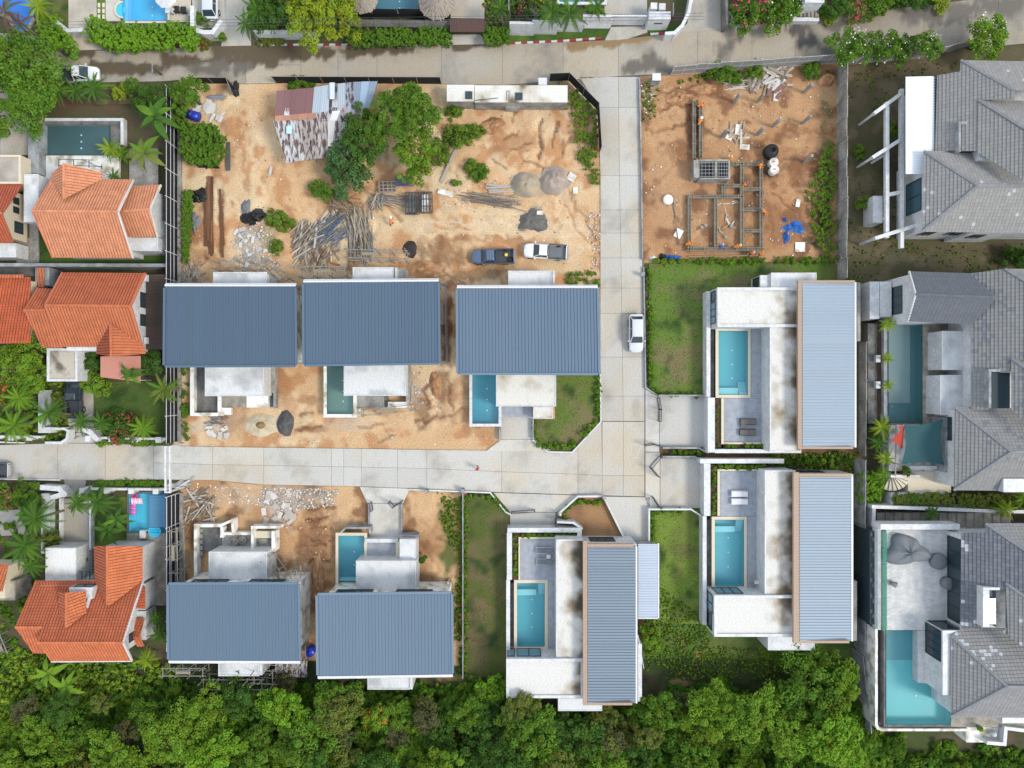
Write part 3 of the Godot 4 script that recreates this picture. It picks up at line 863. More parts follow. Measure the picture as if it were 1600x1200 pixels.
func person(label: String, px: float, py: float, yaw: float, pose: String, shirt: Color, hat = null, y0 := 0.0, brim := 0.19):
	var at := P(px, py, y0 + 0.8)
	var o := thing("person", label, "person", Vector3(at.x, y0, at.z))
	o.rotation.y = yaw
	var mi := MeshInstance3D.new()
	mi.name = "body"; mi.mesh = person_mesh(pose, shirt)
	o.add_child(mi, true)
	if hat != null:
		var bend := {"stand": 0.08, "stoop": 0.95, "crouch": 0.55}[pose] as float
		var fwd := Vector3(sin(bend), cos(bend), 0)
		var head := Vector3(0, 0.92 if pose != "crouch" else 0.42, 0) + fwd * 0.56 + (fwd * 0.16 + Vector3(0.03, 0.02, 0)).normalized() * 0.19
		var s := nb(true)
		lathe(s, head + Vector3(0.01, 0.05, 0), [[brim, 0.0], [0.12, 0.03], [0.115, 0.08], [0.08, 0.12], [0.0, 0.135]], 12, hat)
		emit_local("hat", s, M.people, o)
	return o

# ------------------------------------------------------------------ the ground
const ZONES := [[290, 130, 930, 440, 0.30], [285, 590, 770, 697, 0.26], [1006, 122, 1300, 400, 0.22], [290, 765, 715, 1040, 0.24], [0, 1050, 1340, 1260, 0.5], [1010, 960, 1300, 1040, 0.3]]
var zrects := []

func ground_y(x: float, z: float) -> float:
	var y := -0.07 + 0.025 * N3.get_noise_2d(x * 22.0, z * 22.0)
	for r in zrects:
		var d := minf(minf(x - r[0].x, r[1].x - x), minf(z - r[0].y, r[1].y - z))
		if d > 0.0:
			var m := clampf(d / 2.2, 0.0, 1.0)
			var n := N1.get_noise_2d(x * 7.0, z * 7.0) * 0.75 + N3.get_noise_2d(x * 16.0, z * 16.0) * 0.32 + 0.12 * N3.get_noise_2d(x * 55.0, z * 55.0)
			var gully := 1.0 - absf(N2.get_noise_2d(x * 5.0, z * 5.0 + 90.0)) * 5.0
			var fine := 1.0 - absf(N2.get_noise_2d(x * 13.0 + 7.0, z * 9.0)) * 11.0
			return y + m * (r[2] * (n + 0.2 - 0.55 * maxf(gully, 0.0)) - 0.16 * maxf(fine, 0.0) * clampf(N1.get_noise_2d(x * 3.0 + 60.0, z * 3.0) * 5.0 + 0.1, 0.0, 1.0))
	return y

func ground():
	for z in ZONES:
		var a := P(z[0], z[1]); var b := P(z[2], z[3])
		zrects.append([Vector2(a.x, a.z), Vector2(b.x, b.z), z[4]])
	var lo := P(-45, -45); var hi := P(1645, 1270)
	var step := 0.21
	var nx := int((hi.x - lo.x) / step); var nz := int((hi.z - lo.z) / step)
	var sand := L(232, 190, 144, 0.95); var pale := L(240, 212, 172, 0.95); var red := L(212, 156, 108, 0.92); var dark := L(158, 114, 80)
	var soil := L(108, 92, 70); var scrub := L(84, 92, 50); var olive := L(106, 100, 70)
	# which ground lies where: [outline, first colour, second colour, third]
	var regions := []
	for e in [[[281, 118, 941, 118, 941, 712, 270, 712, 281, 240], sand, pale, red], [[1000, 112, 1312, 95, 1312, 412, 1000, 412], L(204, 152, 108), L(220, 174, 128), L(152, 106, 74)],
			[[281, 740, 730, 760, 730, 1040, 281, 1030], L(208, 160, 114), sand, dark], [[1312, 80, 1660, 80, 1660, 440, 1312, 440], L(112, 102, 74), L(94, 92, 56), L(132, 116, 90)],
			[[-60, 1030, 1345, 1030, 1345, 1290, -60, 1290], L(58, 74, 32), L(74, 90, 40), L(70, 62, 42)], [[1004, 780, 1345, 780, 1345, 1050, 1004, 1050], L(84, 120, 44), L(112, 136, 60), L(104, 100, 54)],
			[[860, 770, 980, 770, 980, 850, 860, 850], L(196, 152, 108), L(184, 140, 100), L(170, 128, 92)], [[1005, 690, 1345, 690, 1345, 730, 1005, 730], L(150, 112, 78), L(120, 96, 64), L(84, 92, 50)],
			[[1345, 1030, 1680, 1030, 1680, 1290, 1345, 1290], L(88, 84, 56), L(82, 98, 46), L(112, 98, 76)]]:
		var w := flat(e[0], 0)
		var l := w[0]; var h := w[0]
		for p in w: l = l.min(p); h = h.max(p)
		regions.append([w, Rect2(l, h - l), e[1], e[2], e[3]])
	var fallback := [olive, scrub, soil]
	var v := PackedVector3Array(); var c := PackedColorArray(); var nn := PackedVector3Array(); var ix := PackedInt32Array()
	v.resize((nx + 1) * (nz + 1)); c.resize(v.size()); nn.resize(v.size())
	for j in nz + 1:
		var z := lo.z + j * step
		for i in nx + 1:
			var x := lo.x + i * step
			var jit := Vector2(x + N3.get_noise_2d(x * 12.0, z * 12.0) * 0.5, z + N3.get_noise_2d(x * 12.0 + 70.0, z * 12.0) * 0.5)
			var a: Color = fallback[0]; var b: Color = fallback[1]; var d: Color = fallback[2]
			for r in regions:
				if r[1].has_point(jit) and Geometry2D.is_point_in_polygon(jit, r[0]):
					a = r[2]; b = r[3]; d = r[4]
					break
			var n1 := N1.get_noise_2d(x * 5.0, z * 5.0); var n2 := N3.get_noise_2d(x * 18.0, z * 18.0); var n3 := N2.get_noise_2d(x * 9.0 - 40.0, z * 9.0)
			var col := a.lerp(b, clampf(0.45 + n1 * 1.5 + n2 * 0.5, 0, 1)).lerp(d, clampf((n3 + n2 * 0.7 - 0.08) * 2.6, 0, 0.9))
			var k := j * (nx + 1) + i
			v[k] = Vector3(x, ground_y(x, z), z)
			c[k] = col
	# patches with a shape of their own: [x, y, rx, ry, colour, strength]
	var grey := L(146, 140, 134); var wet := L(122, 84, 58); var weed := L(88, 112, 46); var lime := L(216, 206, 196)
	for e in [[690, 390, 46, 34, wet, 0.6], [660, 425, 40, 26, L(140, 96, 64), 0.7], [742, 428, 70, 10, L(160, 118, 80), 0.6], [760, 330, 110, 10, pale, 0.8], [620, 350, 70, 18, pale, 0.7], [900, 330, 34, 60, sand, 0.5], [835, 338, 24, 22, grey, 0.95], [822, 352, 20, 12, L(112, 108, 108), 0.9],
			[868, 290, 26, 26, L(206, 186, 166), 0.8], [305, 360, 22, 60, L(170, 110, 66), 0.75], [346, 350, 6, 66, L(140, 86, 50), 0.8], [325, 345, 8, 70, L(110, 72, 44), 0.8], [395, 390, 30, 34, lime, 0.7], [388, 335, 14, 22, L(98, 100, 106), 0.8], [420, 380, 16, 40, weed, 0.5], [800, 225, 40, 30, L(196, 140, 98), 0.7], [848, 230, 6, 20, L(110, 74, 50), 0.6], [880, 235, 5, 18, L(116, 78, 54), 0.6],
			[699, 510, 10, 80, L(128, 90, 62), 0.85], [468, 510, 6, 70, L(110, 88, 68), 0.8], [690, 600, 14, 50, L(126, 86, 58), 0.7], [440, 600, 16, 30, L(180, 124, 84), 0.7], [660, 640, 14, 40, L(120, 80, 52), 0.65], [645, 605, 24, 24, lime, 0.55], [700, 620, 20, 50, L(190, 150, 118), 0.5], [740, 640, 30, 40, L(196, 140, 98), 0.6], [480, 625, 20, 8, L(146, 96, 60), 0.7], [488, 670, 26, 8, L(140, 92, 58), 0.6], [450, 630, 22, 40, red, 0.6], [540, 660, 40, 14, lime, 0.5], [330, 665, 26, 16, lime, 0.5], [370, 655, 34, 26, L(186, 150, 120), 0.7], [520, 620, 60, 60, sand, 0.3],
			[440, 780, 44, 24, lime, 0.75], [500, 775, 26, 12, L(176, 170, 164), 0.7], [430, 810, 22, 26, L(216, 190, 176), 0.7], [385, 780, 70, 20, L(222, 190, 156), 0.6], [490, 850, 26, 90, L(150, 104, 72), 0.7], [495, 930, 10, 60, L(110, 80, 58), 0.7], [660, 860, 40, 14, L(160, 112, 76), 0.7], [700, 850, 16, 80, weed, 0.85], [700, 940, 14, 50, weed, 0.6], [660, 905, 40, 18, L(120, 84, 58), 0.6], [640, 940, 20, 10, L(124, 88, 60), 0.5],
			[1082, 195, 16, 50, L(112, 74, 50), 0.75], [1060, 240, 22, 30, L(168, 116, 80), 0.7], [1090, 140, 50, 14, L(160, 108, 74), 0.6], [1020, 140, 14, 20, L(200, 186, 160), 0.5], [1012, 150, 8, 34, weed, 0.6], [1206, 264, 26, 18, L(80, 62, 50), 0.8], [1260, 260, 36, 40, L(150, 100, 68), 0.6], [1230, 350, 50, 50, L(160, 108, 74), 0.55], [1280, 360, 22, 50, L(96, 84, 52), 0.8], [1290, 270, 12, 120, weed, 0.7], [1130, 345, 40, 38, L(176, 134, 100), 0.6], [1170, 300, 16, 40, L(140, 104, 76), 0.6], [1040, 300, 36, 70, L(216, 172, 130), 0.6], [1270, 120, 30, 20, L(206, 160, 120), 0.6],
			[100, 160, 60, 14, L(112, 84, 62), 0.95], [165, 165, 40, 10, L(120, 92, 70), 0.8], [200, 215, 8, 60, L(120, 92, 74), 0.7], [1340, 150, 30, 40, L(124, 104, 80), 0.6], [1360, 110, 60, 10, L(128, 110, 80), 0.6], [1390, 280, 26, 50, L(70, 62, 50), 0.6], [1420, 405, 80, 12, L(128, 122, 104), 0.5], [1500, 400, 60, 16, L(104, 106, 66), 0.5], [1560, 380, 40, 30, L(74, 70, 48), 0.6],
			[1092, 1022, 10, 6, L(196, 140, 104), 0.9], [1062, 1070, 18, 8, L(170, 140, 92), 0.8], [1004, 985, 8, 26, L(160, 112, 80), 0.9], [1130, 1005, 60, 12, L(112, 122, 60), 0.8], [700, 1085, 16, 24, L(176, 128, 92), 0.8], [650, 1065, 20, 14, L(160, 112, 78), 0.7], [760, 1065, 70, 20, L(96, 96, 56), 0.6], [700, 1060, 30, 8, L(190, 146, 106), 0.7], [1260, 720, 80, 10, L(100, 104, 54), 0.6], [1480, 1160, 40, 12, L(112, 100, 82), 0.7],
			[20, 650, 50, 60, scrub, 0.7], [40, 830, 60, 60, L(88, 76, 60), 0.6], [110, 1000, 60, 30, scrub, 0.6]]:
		var p := P(e[0], e[1])
		var rx: float = e[2] * K; var rz: float = e[3] * K
		for j in range(maxi(0, int((p.z - rz * 1.5 - lo.z) / step)), mini(nz, int((p.z + rz * 1.5 - lo.z) / step)) + 1):
			for i in range(maxi(0, int((p.x - rx * 1.5 - lo.x) / step)), mini(nx, int((p.x + rx * 1.5 - lo.x) / step)) + 1):
				var k := j * (nx + 1) + i
				var q := v[k]
				var d := Vector2((q.x - p.x) / rx, (q.z - p.z) / rz).length()
				var n := N3.get_noise_2d(q.x * 26.0, q.z * 26.0) * 0.55 + N1.get_noise_2d(q.x * 14.0 + 30.0, q.z * 14.0) * 0.7
				c[k] = c[k].lerp(e[4], clampf((1.0 - d + n) * 1.9, 0, 1) * e[5])
	# cracks, ridges and wheel tracks: [x, y, x, y, half width, colour, strength, depth]
	var cr := L(132, 92, 64); var pl := L(240, 214, 178, 0.95); var br := L(184, 132, 92)
	for e in [[846, 186, 844, 246, 1.6, cr, 0.8, 0.2], [872, 190, 862, 228, 1.2, cr, 0.8, 0.15], [796, 232, 832, 224, 1.3, cr, 0.7, 0.15], [812, 204, 788, 216, 1.2, cr, 0.7, 0.15], [806, 172, 800, 192, 1.2, cr, 0.7, 0.15], [880, 238, 892, 212, 1.2, cr, 0.6, 0.12], [770, 250, 790, 262, 1.2, cr, 0.6, 0.1], [820, 250, 850, 262, 1.4, cr, 0.6, 0.1],
			[481, 797, 506, 793, 1.6, cr, 0.9, 0.2], [482, 815, 509, 811, 1.8, cr, 0.9, 0.2], [483, 826, 506, 822, 1.4, cr, 0.8, 0.2], [484, 842, 500, 846, 1.6, cr, 0.9, 0.2], [488, 853, 510, 850, 1.6, cr, 0.9, 0.2], [484, 876, 512, 879, 1.8, cr, 0.9, 0.2], [488, 912, 508, 915, 1.6, cr, 0.8, 0.2], [486, 940, 506, 938, 1.5, cr, 0.8, 0.2],
			[464, 673, 499, 664, 1.6, cr, 0.8, 0.15], [468, 648, 486, 644, 1.3, cr, 0.7, 0.1], [648, 662, 684, 650, 2.0, cr, 0.8, 0.2], [588, 691, 612, 680, 1.3, cr, 0.6, 0.1], [690, 654, 722, 640, 1.4, cr, 0.6, 0.1], [560, 668, 600, 662, 1.3, br, 0.7, 0.1], [664, 604, 668, 640, 2.0, cr, 0.8, 0.2], [700, 590, 706, 640, 1.6, cr, 0.6, 0.15],
			[648, 430, 738, 438, 2.2, br, 0.8, 0.06], [652, 441, 736, 447, 2.2, br, 0.8, 0.06], [684, 372, 736, 408, 3.0, br, 0.6, 0.08], [672, 384, 700, 420, 3.0, br, 0.6, 0.08], [640, 346, 932, 352, 3.0, pl, 0.8, 0.03], [650, 362, 934, 366, 3.0, pl, 0.8, 0.03], [886, 402, 936, 378, 2.6, pl, 0.7, 0.03], [700, 372, 830, 374, 2.4, br, 0.5, 0.05], [890, 300, 930, 372, 2.2, br, 0.6, 0.08], [880, 320, 918, 378, 2.2, br, 0.5, 0.08],
			[396, 180, 400, 340, 3.0, pl, 0.6, 0.03], [376, 180, 384, 300, 3.0, br, 0.5, 0.05], [560, 290, 628, 342, 2.0, br, 0.7, 0.12], [520, 270, 590, 300, 1.8, br, 0.6, 0.1], [1012, 176, 1078, 150, 2.0, br, 0.8, 0.2], [1036, 168, 1078, 162, 1.6, cr, 0.7, 0.15], [1018, 206, 1056, 196, 1.8, br, 0.8, 0.2], [1054, 200, 1082, 188, 2.2, cr, 0.7, 0.15], [1030, 146, 1080, 136, 1.8, cr, 0.6, 0.15], [1226, 196, 1298, 206, 2.4, br, 0.7, 0.2], [1220, 252, 1290, 238, 2.2, cr, 0.6, 0.15], [1194, 312, 1212, 384, 2.0, br, 0.8, 0.15], [1206, 300, 1240, 330, 1.6, cr, 0.6, 0.1], [1110, 140, 1150, 160, 2.0, br, 0.6, 0.2], [1010, 300, 1064, 250, 1.8, br, 0.5, 0.1]]:
		var p0 := P(e[0], e[1]); var p1 := P(e[2], e[3]); var w: float = e[4] * K
		var a0 := p0.min(p1); var b0 := p0.max(p1)
		for j in range(maxi(0, int((a0.z - w * 5 - lo.z) / step)), mini(nz, int((b0.z + w * 5 - lo.z) / step)) + 1):
			for i in range(maxi(0, int((a0.x - w * 5 - lo.x) / step)), mini(nx, int((b0.x + w * 5 - lo.x) / step)) + 1):
				var k := j * (nx + 1) + i
				var q := Vector2(v[k].x, v[k].z) + Vector2(N3.get_noise_2d(v[k].x * 24.0, v[k].z * 24.0), N3.get_noise_2d(v[k].x * 24.0 + 90.0, v[k].z * 24.0)) * w * 4.0
				var d := q.distance_to(Geometry2D.get_closest_point_to_segment(q, Vector2(p0.x, p0.z), Vector2(p1.x, p1.z))) / w
				var m := clampf(1.6 - d * 0.8, 0.0, 1.0)
				c[k] = c[k].lerp(e[5], m * e[6]); v[k].y -= m * e[7]
	for j in nz + 1:
		for i in nx + 1:
			var k := j * (nx + 1) + i
			var hx := v[k + (1 if i < nx else 0)].y - v[k - (1 if i > 0 else 0)].y
			var hz := v[k + (nx + 1 if j < nz else 0)].y - v[k - (nx + 1 if j > 0 else 0)].y
			nn[k] = Vector3(-hx, 2.0 * step, -hz).normalized()
	var hb := PackedByteArray(); hb.resize(nx * nz)
	for r in holes:
		for j in range(maxi(0, int((r.position.y - lo.z) / step)), mini(nz, int((r.end.y - lo.z) / step))):
			for i in range(maxi(0, int((r.position.x - lo.x) / step)), mini(nx, int((r.end.x - lo.x) / step))): hb[j * nx + i] = 1
	for j in nz:
		for i in nx:
			if hb[j * nx + i]: continue
			var k := j * (nx + 1) + i
			ix.append_array([k, k + 1, k + nx + 2, k, k + nx + 2, k + nx + 1])
	# the land beyond the picture, out to the horizon
	var e := [lo.x, lo.z, lo.x + nx * step, lo.z + nz * step]
	var far := 900.0
	for q in [[-far, -far, far, e[1]], [-far, e[3], far, far], [-far, e[1], e[0], e[3]], [e[2], e[1], far, e[3]]]:
		var k := v.size()
		v.append_array([Vector3(q[0], -0.07, q[1]), Vector3(q[2], -0.07, q[1]), Vector3(q[2], -0.07, q[3]), Vector3(q[0], -0.07, q[3])])
		for m in 4:
			nn.append(Vector3.UP); c.append(scrub)
		ix.append_array([k, k + 1, k + 2, k, k + 2, k + 3])
	var arr := []; arr.resize(Mesh.ARRAY_MAX)
	arr[Mesh.ARRAY_VERTEX] = v; arr[Mesh.ARRAY_NORMAL] = nn; arr[Mesh.ARRAY_COLOR] = c; arr[Mesh.ARRAY_INDEX] = ix
	var am := ArrayMesh.new()
	am.add_surface_from_arrays(Mesh.PRIMITIVE_TRIANGLES, arr)
	am.surface_set_material(0, M.ground)
	var mi := MeshInstance3D.new(); mi.name = "ground"; mi.mesh = am
	add_child(mi, true)
	meta(mi, "bare sandy building land with soil and scrub round the houses", "", "", "structure")

func poly_sheet(s, px: Array, h: float, step: float, f: Callable, skirt := 0.0):   # a picture outline filled with a grid whose colours come from f
	var w := flat(px, h)
	var lo := w[0]; var hi := w[0]
	for p in w: lo = lo.min(p); hi = hi.max(p)
	for j in int(ceil((hi.y - lo.y) / step)):
		for i in int(ceil((hi.x - lo.x) / step)):
			var a := lo + Vector2(i, j) * step
			var q := PackedVector2Array([a, a + Vector2(step, 0), a + Vector2(step, step), a + Vector2(0, step)])
			var inside := true
			for p in q: inside = inside and Geometry2D.is_point_in_polygon(p, w)
			for part in ([q] if inside else Geometry2D.intersect_polygons(q, w)):
				var t := Geometry2D.triangulate_polygon(part)
				for k in t:
					var e := Vector3(part[k].x, h, part[k].y)
					s.set_color(f.call(e)); s.add_vertex(e)
	if skirt > 0:
		for i in w.size():
			var a := w[i]; var b := w[(i + 1) % w.size()]
			quad(s, Vector3(a.x, h, a.y), Vector3(b.x, h, b.y), Vector3(b.x, h - skirt, b.y), Vector3(a.x, h - skirt, a.y), f.call(Vector3(a.x, h, a.y)))

# ------------------------------------------------------------------ roads
var wets := []
func concrete(tone: float, warm: float, wetness := 0.0) -> Callable:
	var base := L(214, 211, 205, 0.8 * tone); var tan := L(214, 200, 178, 0.8 * tone)
	return func(p: Vector3) -> Color:
		var n := N1.get_noise_2d(p.x * 4.0, p.z * 4.0) + 0.5 * N3.get_noise_2d(p.x * 12.0, p.z * 12.0)
		var c := mixc(base, tan, warm + n * 0.9)
		c = mixc(c, L(176, 170, 160, 0.8 * tone), (N2.get_noise_2d(p.x * 7.0, p.z * 7.0) + 0.4 * N3.get_noise_2d(p.x * 40.0, p.z * 40.0) - 0.1) * 1.2)
		if wetness > 0.0:
			for e in wets:
				var q := Geometry2D.get_closest_point_to_segment(Vector2(p.x, p.z), e[0], e[1])
				var d: float = Vector2((p.x - q.x) * 0.7, p.z - q.y).length() / e[2]
				if d < 1.8:
					c = mixc(c, e[3], (1.0 - d + 0.9 * N1.get_noise_2d(p.x * 16.0, p.z * 16.0) + 0.5 * N3.get_noise_2d(p.x * 50.0, p.z * 12.0)) * 2.6 * e[4])
		return c

func at_x(tab: Array, x: float) -> float:
	for i in range(0, tab.size() - 2, 2):
		if x <= tab[i + 2]: return lerpf(tab[i + 1], tab[i + 3], (x - tab[i]) / (tab[i + 2] - tab[i]))
	return tab[-1]

func slab(road: Node, px: Array, tone: float, warm: float, h := 0.05, wetness := 0.0):
	var cx := 0.0; var cy := 0.0
	for i in range(0, px.size(), 2):
		cx += px[i] * 2.0 / px.size(); cy += px[i + 1] * 2.0 / px.size()
	var q := []
	for i in range(0, px.size(), 2):      # a joint of a few centimetres all round
		var d := Vector2(px[i] - cx, px[i + 1] - cy)
		q += [px[i] - signf(d.x) * 0.22, px[i + 1] - signf(d.y) * 0.22]
	var s := nb()
	poly_sheet(s, q, h, 0.45 if wetness == 0.0 else 0.28, concrete(tone + rng.randf_range(-0.05, 0.05), warm + rng.randf_range(-0.12, 0.12), wetness), 0.12)
	return emit("slab", s, M.vc, road)

func road_bed(called: String, px: Array) -> Node:
	var s := nb()
	poly(s, px, -0.2, 0.024)
	return struct(called, s, M.joint)

func roads():
	var brown := L(98, 84, 66); var black := L(112, 106, 98)
	for e in [[106, 84, 142, 84, 5, brown, 0.9], [148, 101, 200, 104, 6, brown, 0.9], [160, 110, 250, 107, 6, brown, 0.7], [258, 96, 345, 96, 7, brown, 0.8], [346, 78, 470, 74, 13, brown, 1], [345, 96, 420, 95, 10, brown, 0.9], [470, 84, 620, 74, 7, brown, 0.9], [600, 76, 640, 79, 5, brown, 0.8], [715, 73, 770, 64, 6, brown, 0.8], [890, 72, 1015, 58, 6, L(150, 124, 90), 0.8], [310, 106, 380, 108, 9, black, 0.6],
			[985, 108, 1005, 104, 8, black, 0.6], [1020, 92, 1040, 106, 10, black, 0.5], [1130, 80, 1150, 62, 9, black, 0.5], [1250, 50, 1262, 66, 10, L(90, 86, 80), 0.7], [1292, 40, 1300, 42, 6, black, 0.6], [1440, 22, 1600, 4, 16, black, 0.6], [1300, 82, 1420, 70, 8, black, 0.6]]:
		var a := P(e[0], e[1]); var b := P(e[2], e[3])
		wets.append([Vector2(a.x, a.z), Vector2(b.x, b.z), e[4] * K * 1.6, e[5], e[6]])
	# the lane along the top
	var yt := [-60, 83, 40, 81, 143, 79, 255, 76, 307, 73, 384, 71, 690, 71, 785, 68, 880, 66, 966, 62, 1050, 52, 1175, 40, 1242, 29, 1345, 19, 1444, 8, 1560, -6, 1680, -20]
	var yb := [-60, 126, 143, 129, 255, 127, 307, 123, 384, 131, 470, 129, 690, 131, 785, 133, 870, 132, 890, 119, 966, 119, 1050, 117, 1175, 103, 1310, 86, 1444, 76, 1560, 72, 1680, 60]
	var out := []
	for i in range(0, yt.size(), 2): out += [yt[i], yt[i + 1]]
	for i in range(yb.size() - 2, -1, -2): out += [yb[i], yb[i + 1]]
	var r := road_bed("top_road", out)
	var js := [-60, 40, 143, 198, 255, 307, 384, 470, 528, 589, 690, 785, 880, 966, 1090, 1175, 1242, 1345, 1444, 1560, 1680]
	for i in js.size() - 1:
		var a: float = js[i]; var b: float = js[i + 1]
		var dark := 0.68 if b <= 384 else 0.76 if b < 700 else 0.74 if b < 1250 else 0.58
		var warm := 1.0
		if b <= 470:
			for t in [[0.0, 0.52], [0.52, 1.0]]:
				slab(r, [a, lerpf(at_x(yt, a), at_x(yb, a), t[0]), b, lerpf(at_x(yt, b), at_x(yb, b), t[0]), b, lerpf(at_x(yt, b), at_x(yb, b), t[1]), a, lerpf(at_x(yt, a), at_x(yb, a), t[1])], dark + 0.02 * t[0], warm, 0.05, 1.0)
		else:
			slab(r, [a, at_x(yt, a), b, at_x(yt, b), b, at_x(yb, b), a, at_x(yb, a)], dark, warm, 0.05, 1.0)
	# the lane down the middle
	r = road_bed("middle_road", [900, 119.5, 999, 119.5, 1003, 274, 1008, 560, 1008, 776, 903, 774, 893, 708, 940, 660, 938, 274, 935, 166])
	var xl := [119, 905, 168, 935, 274, 938, 560, 938, 660, 940]; var xc := [119, 966, 274, 968, 450, 971, 660, 974]; var xr := [119, 999, 274, 1002, 450, 1004, 560, 1007, 660, 1007]
	var ys := [120, 168, 274, 328, 364, 403, 450, 490, 558, 619, 658]
	for i in ys.size() - 1:
		var a: float = ys[i]; var b: float = ys[i + 1]
		slab(r, [at_x(xl, a), a, at_x(xc, a), a, at_x(xc, b), b, at_x(xl, b), b], 0.88, 0.4)
		slab(r, [at_x(xc, a), a, at_x(xr, a), a, at_x(xr, b), b, at_x(xc, b), b], 0.88, 0.45)
	for q in [[940, 659, 941, 743, 903, 741, 903, 697], [893, 706, 903, 697, 903, 705], [941, 659, 974, 659, 974, 743, 941, 743], [974, 659, 1007, 659, 1007, 743, 974, 743], [903, 741, 941, 743, 941, 774, 903, 773], [941, 743, 974, 743, 974, 775, 941, 774], [974, 743, 1007, 743, 1007, 776, 974, 775]]:
		slab(r, q, 0.92, 0.4)
	# the lane to the left
	var ht := [-60, 697, 0, 696, 60, 693, 130, 692, 200, 694, 260, 697, 400, 699, 560, 701, 760, 704, 903, 705]; var hb := [-60, 749, 90, 749, 150, 751, 260, 749, 300, 747, 400, 757, 560, 760, 640, 763, 770, 769, 903, 773]; var hc := [240, 723, 332, 726, 410, 727, 518, 729, 667, 732, 784, 737, 903, 741]
	out = []
	for i in range(0, ht.size(), 2): out += [ht[i], ht[i + 1]]
	for i in range(hb.size() - 2, -1, -2): out += [hb[i], hb[i + 1]]
	r = road_bed("left_road", out)
	js = [-60, 90, 165, 240, 332, 412, 518, 537, 565, 621, 667, 784, 903]
	for i in js.size() - 1:
		var a: float = js[i]; var b: float = js[i + 1]
		if b <= 240: slab(r, [a, at_x(ht, a), b, at_x(ht, b), b, at_x(hb, b), a, at_x(hb, a)], 0.92, 0.45)
		else:
			slab(r, [a, at_x(ht, a), b, at_x(ht, b), b, at_x(hc, b), a, at_x(hc, a)], 0.96, 0.2)
			slab(r, [a, at_x(hc, a), b, at_x(hc, b), b, at_x(hb, b), a, at_x(hb, a)], 0.96, 0.25)
	# driveways and aprons
	for e in [["garage_apron", [1008.5, 604, 1030, 618, 1030, 706, 1008.5, 706], 1.06, 0.1], ["garage_apron", [1008.5, 707, 1031, 707, 1031, 796, 1008.5, 797], 1.06, 0.1], ["driveway", [1030.7, 619, 1107, 619, 1107, 699, 1030.7, 699], 0.9, 0.1], ["driveway", [1031.7, 716, 1101, 716, 1101, 794, 1031.7, 794], 0.9, 0.1],
			["garage_apron", [760, 704.5, 783, 687, 838, 687, 862, 705], 1.06, 0.15], ["driveway", [783, 652, 834, 652, 834, 686.5, 783, 686.5], 0.94, 0.2], ["garage_apron", [562, 760.8, 640, 763.6, 630, 786, 574, 786], 1.1, 0.0], ["driveway", [577, 786.8, 627, 786.8, 627, 846, 577, 846], 1.06, 0.0],
			["garage_apron", [771, 770, 903, 774, 871, 800, 797, 800], 1.0, 0.3], ["driveway", [797, 800.8, 870, 800.8, 872, 826, 797, 826], 0.82, 0.1], ["side_lane", [945, 776, 1015, 777, 1015, 855, 990, 855, 973, 838], 1.0, 0.1]]:
		var s := nb()
		poly_sheet(s, e[1], 0.056, 0.4, concrete(e[2], e[3]), 0.2)
		struct(e[0], s, M.vc)

# ------------------------------------------------------------------ lawns
func lawn_col(green: Color, brown: Color, bias: float) -> Callable:
	return func(p: Vector3) -> Color:
		var n := N1.get_noise_2d(p.x * 6.0, p.z * 6.0) + 0.6 * N3.get_noise_2d(p.x * 14.0, p.z * 14.0)
		var c := mixc(green, brown, bias + n * 1.5)
		return mixc(c, L(52, 82, 28), (N2.get_noise_2d(p.x * 11.0, p.z * 11.0) - 0.16) * 2.5)

func lawns():
	var g := L(110, 140, 52); var b := L(140, 130, 88); var dk := L(84, 112, 44); var y := L(132, 158, 58)
	for e in [[[1014, 412, 1305, 408, 1312, 440, 1200, 450, 1105, 455, 1098, 619, 1030, 619, 1014, 606], g, b, 0.2, L(92, 120, 42)], [[868, 583, 937, 583, 937, 660, 893, 706, 838, 706, 833, 655, 868, 655], L(112, 134, 54), b, 0.3, g],
			[[727, 776, 768, 776, 796, 806, 796, 1058, 727, 1058], L(100, 112, 50), L(132, 116, 82), 0.62, L(96, 108, 48)], [[1016, 797, 1099, 797, 1105, 975, 1020, 975, 1012, 860], y, L(118, 122, 62), 0.15, y], [[143, 596, 262, 596, 262, 694, 143, 694], dk, L(104, 116, 50), 0.3, dk], [[141, 776, 201, 776, 201, 858, 141, 858], dk, g, 0.3, dk],
			[[62, 352, 258, 352, 258, 413, 62, 413], L(70, 104, 36), dk, 0.4, L(70, 100, 34)], [[82, -40, 107, -40, 107, 44, 82, 44], L(96, 108, 46), b, 0.5, dk], [[151, -40, 166, -40, 166, 32, 151, 32], dk, g, 0.3, dk], [[757, 58, 800, 53, 953, 44, 948, 60, 800, 67, 762, 68], L(82, 118, 40), g, 0.2, dk], [[1008, 44, 1066, 36, 1058, 50, 1018, 55], L(70, 110, 36), dk, 0.2, dk],
			[[400, 56, 700, 56, 700, 70, 400, 70], L(84, 96, 50), b, 0.4, dk], [[145, 156, 260, 150, 262, 160, 145, 164], L(96, 84, 62), b, 0.5, dk]]:
		var s := nb()
		poly_sheet(s, e[0], 0.02, 0.35, lawn_col(e[1], e[2], e[3]), 0.15)
		struct("lawn", s, M.ground)
		var w := flat(e[0], 0)
		var lo := w[0]; var hi := w[0]
		for p in w: lo = lo.min(p); hi = hi.max(p)
		scatter("grass", "short grass and weeds growing over the lawns", "", TUFT, M.leaf_weed, e[0], int((hi.x - lo.x) * (hi.y - lo.y) * 12.0), 0.05, 0.1, [Color(0.9, 0.95, 0.9), Color(1.2, 1.1, 1.0), Color(1.5, 1.15, 1.3)], lerpf(-0.5, 0.1, e[3]), 0.09)

# ------------------------------------------------------------------ the white villas on the right
const TEAL := [72, 178, 190]

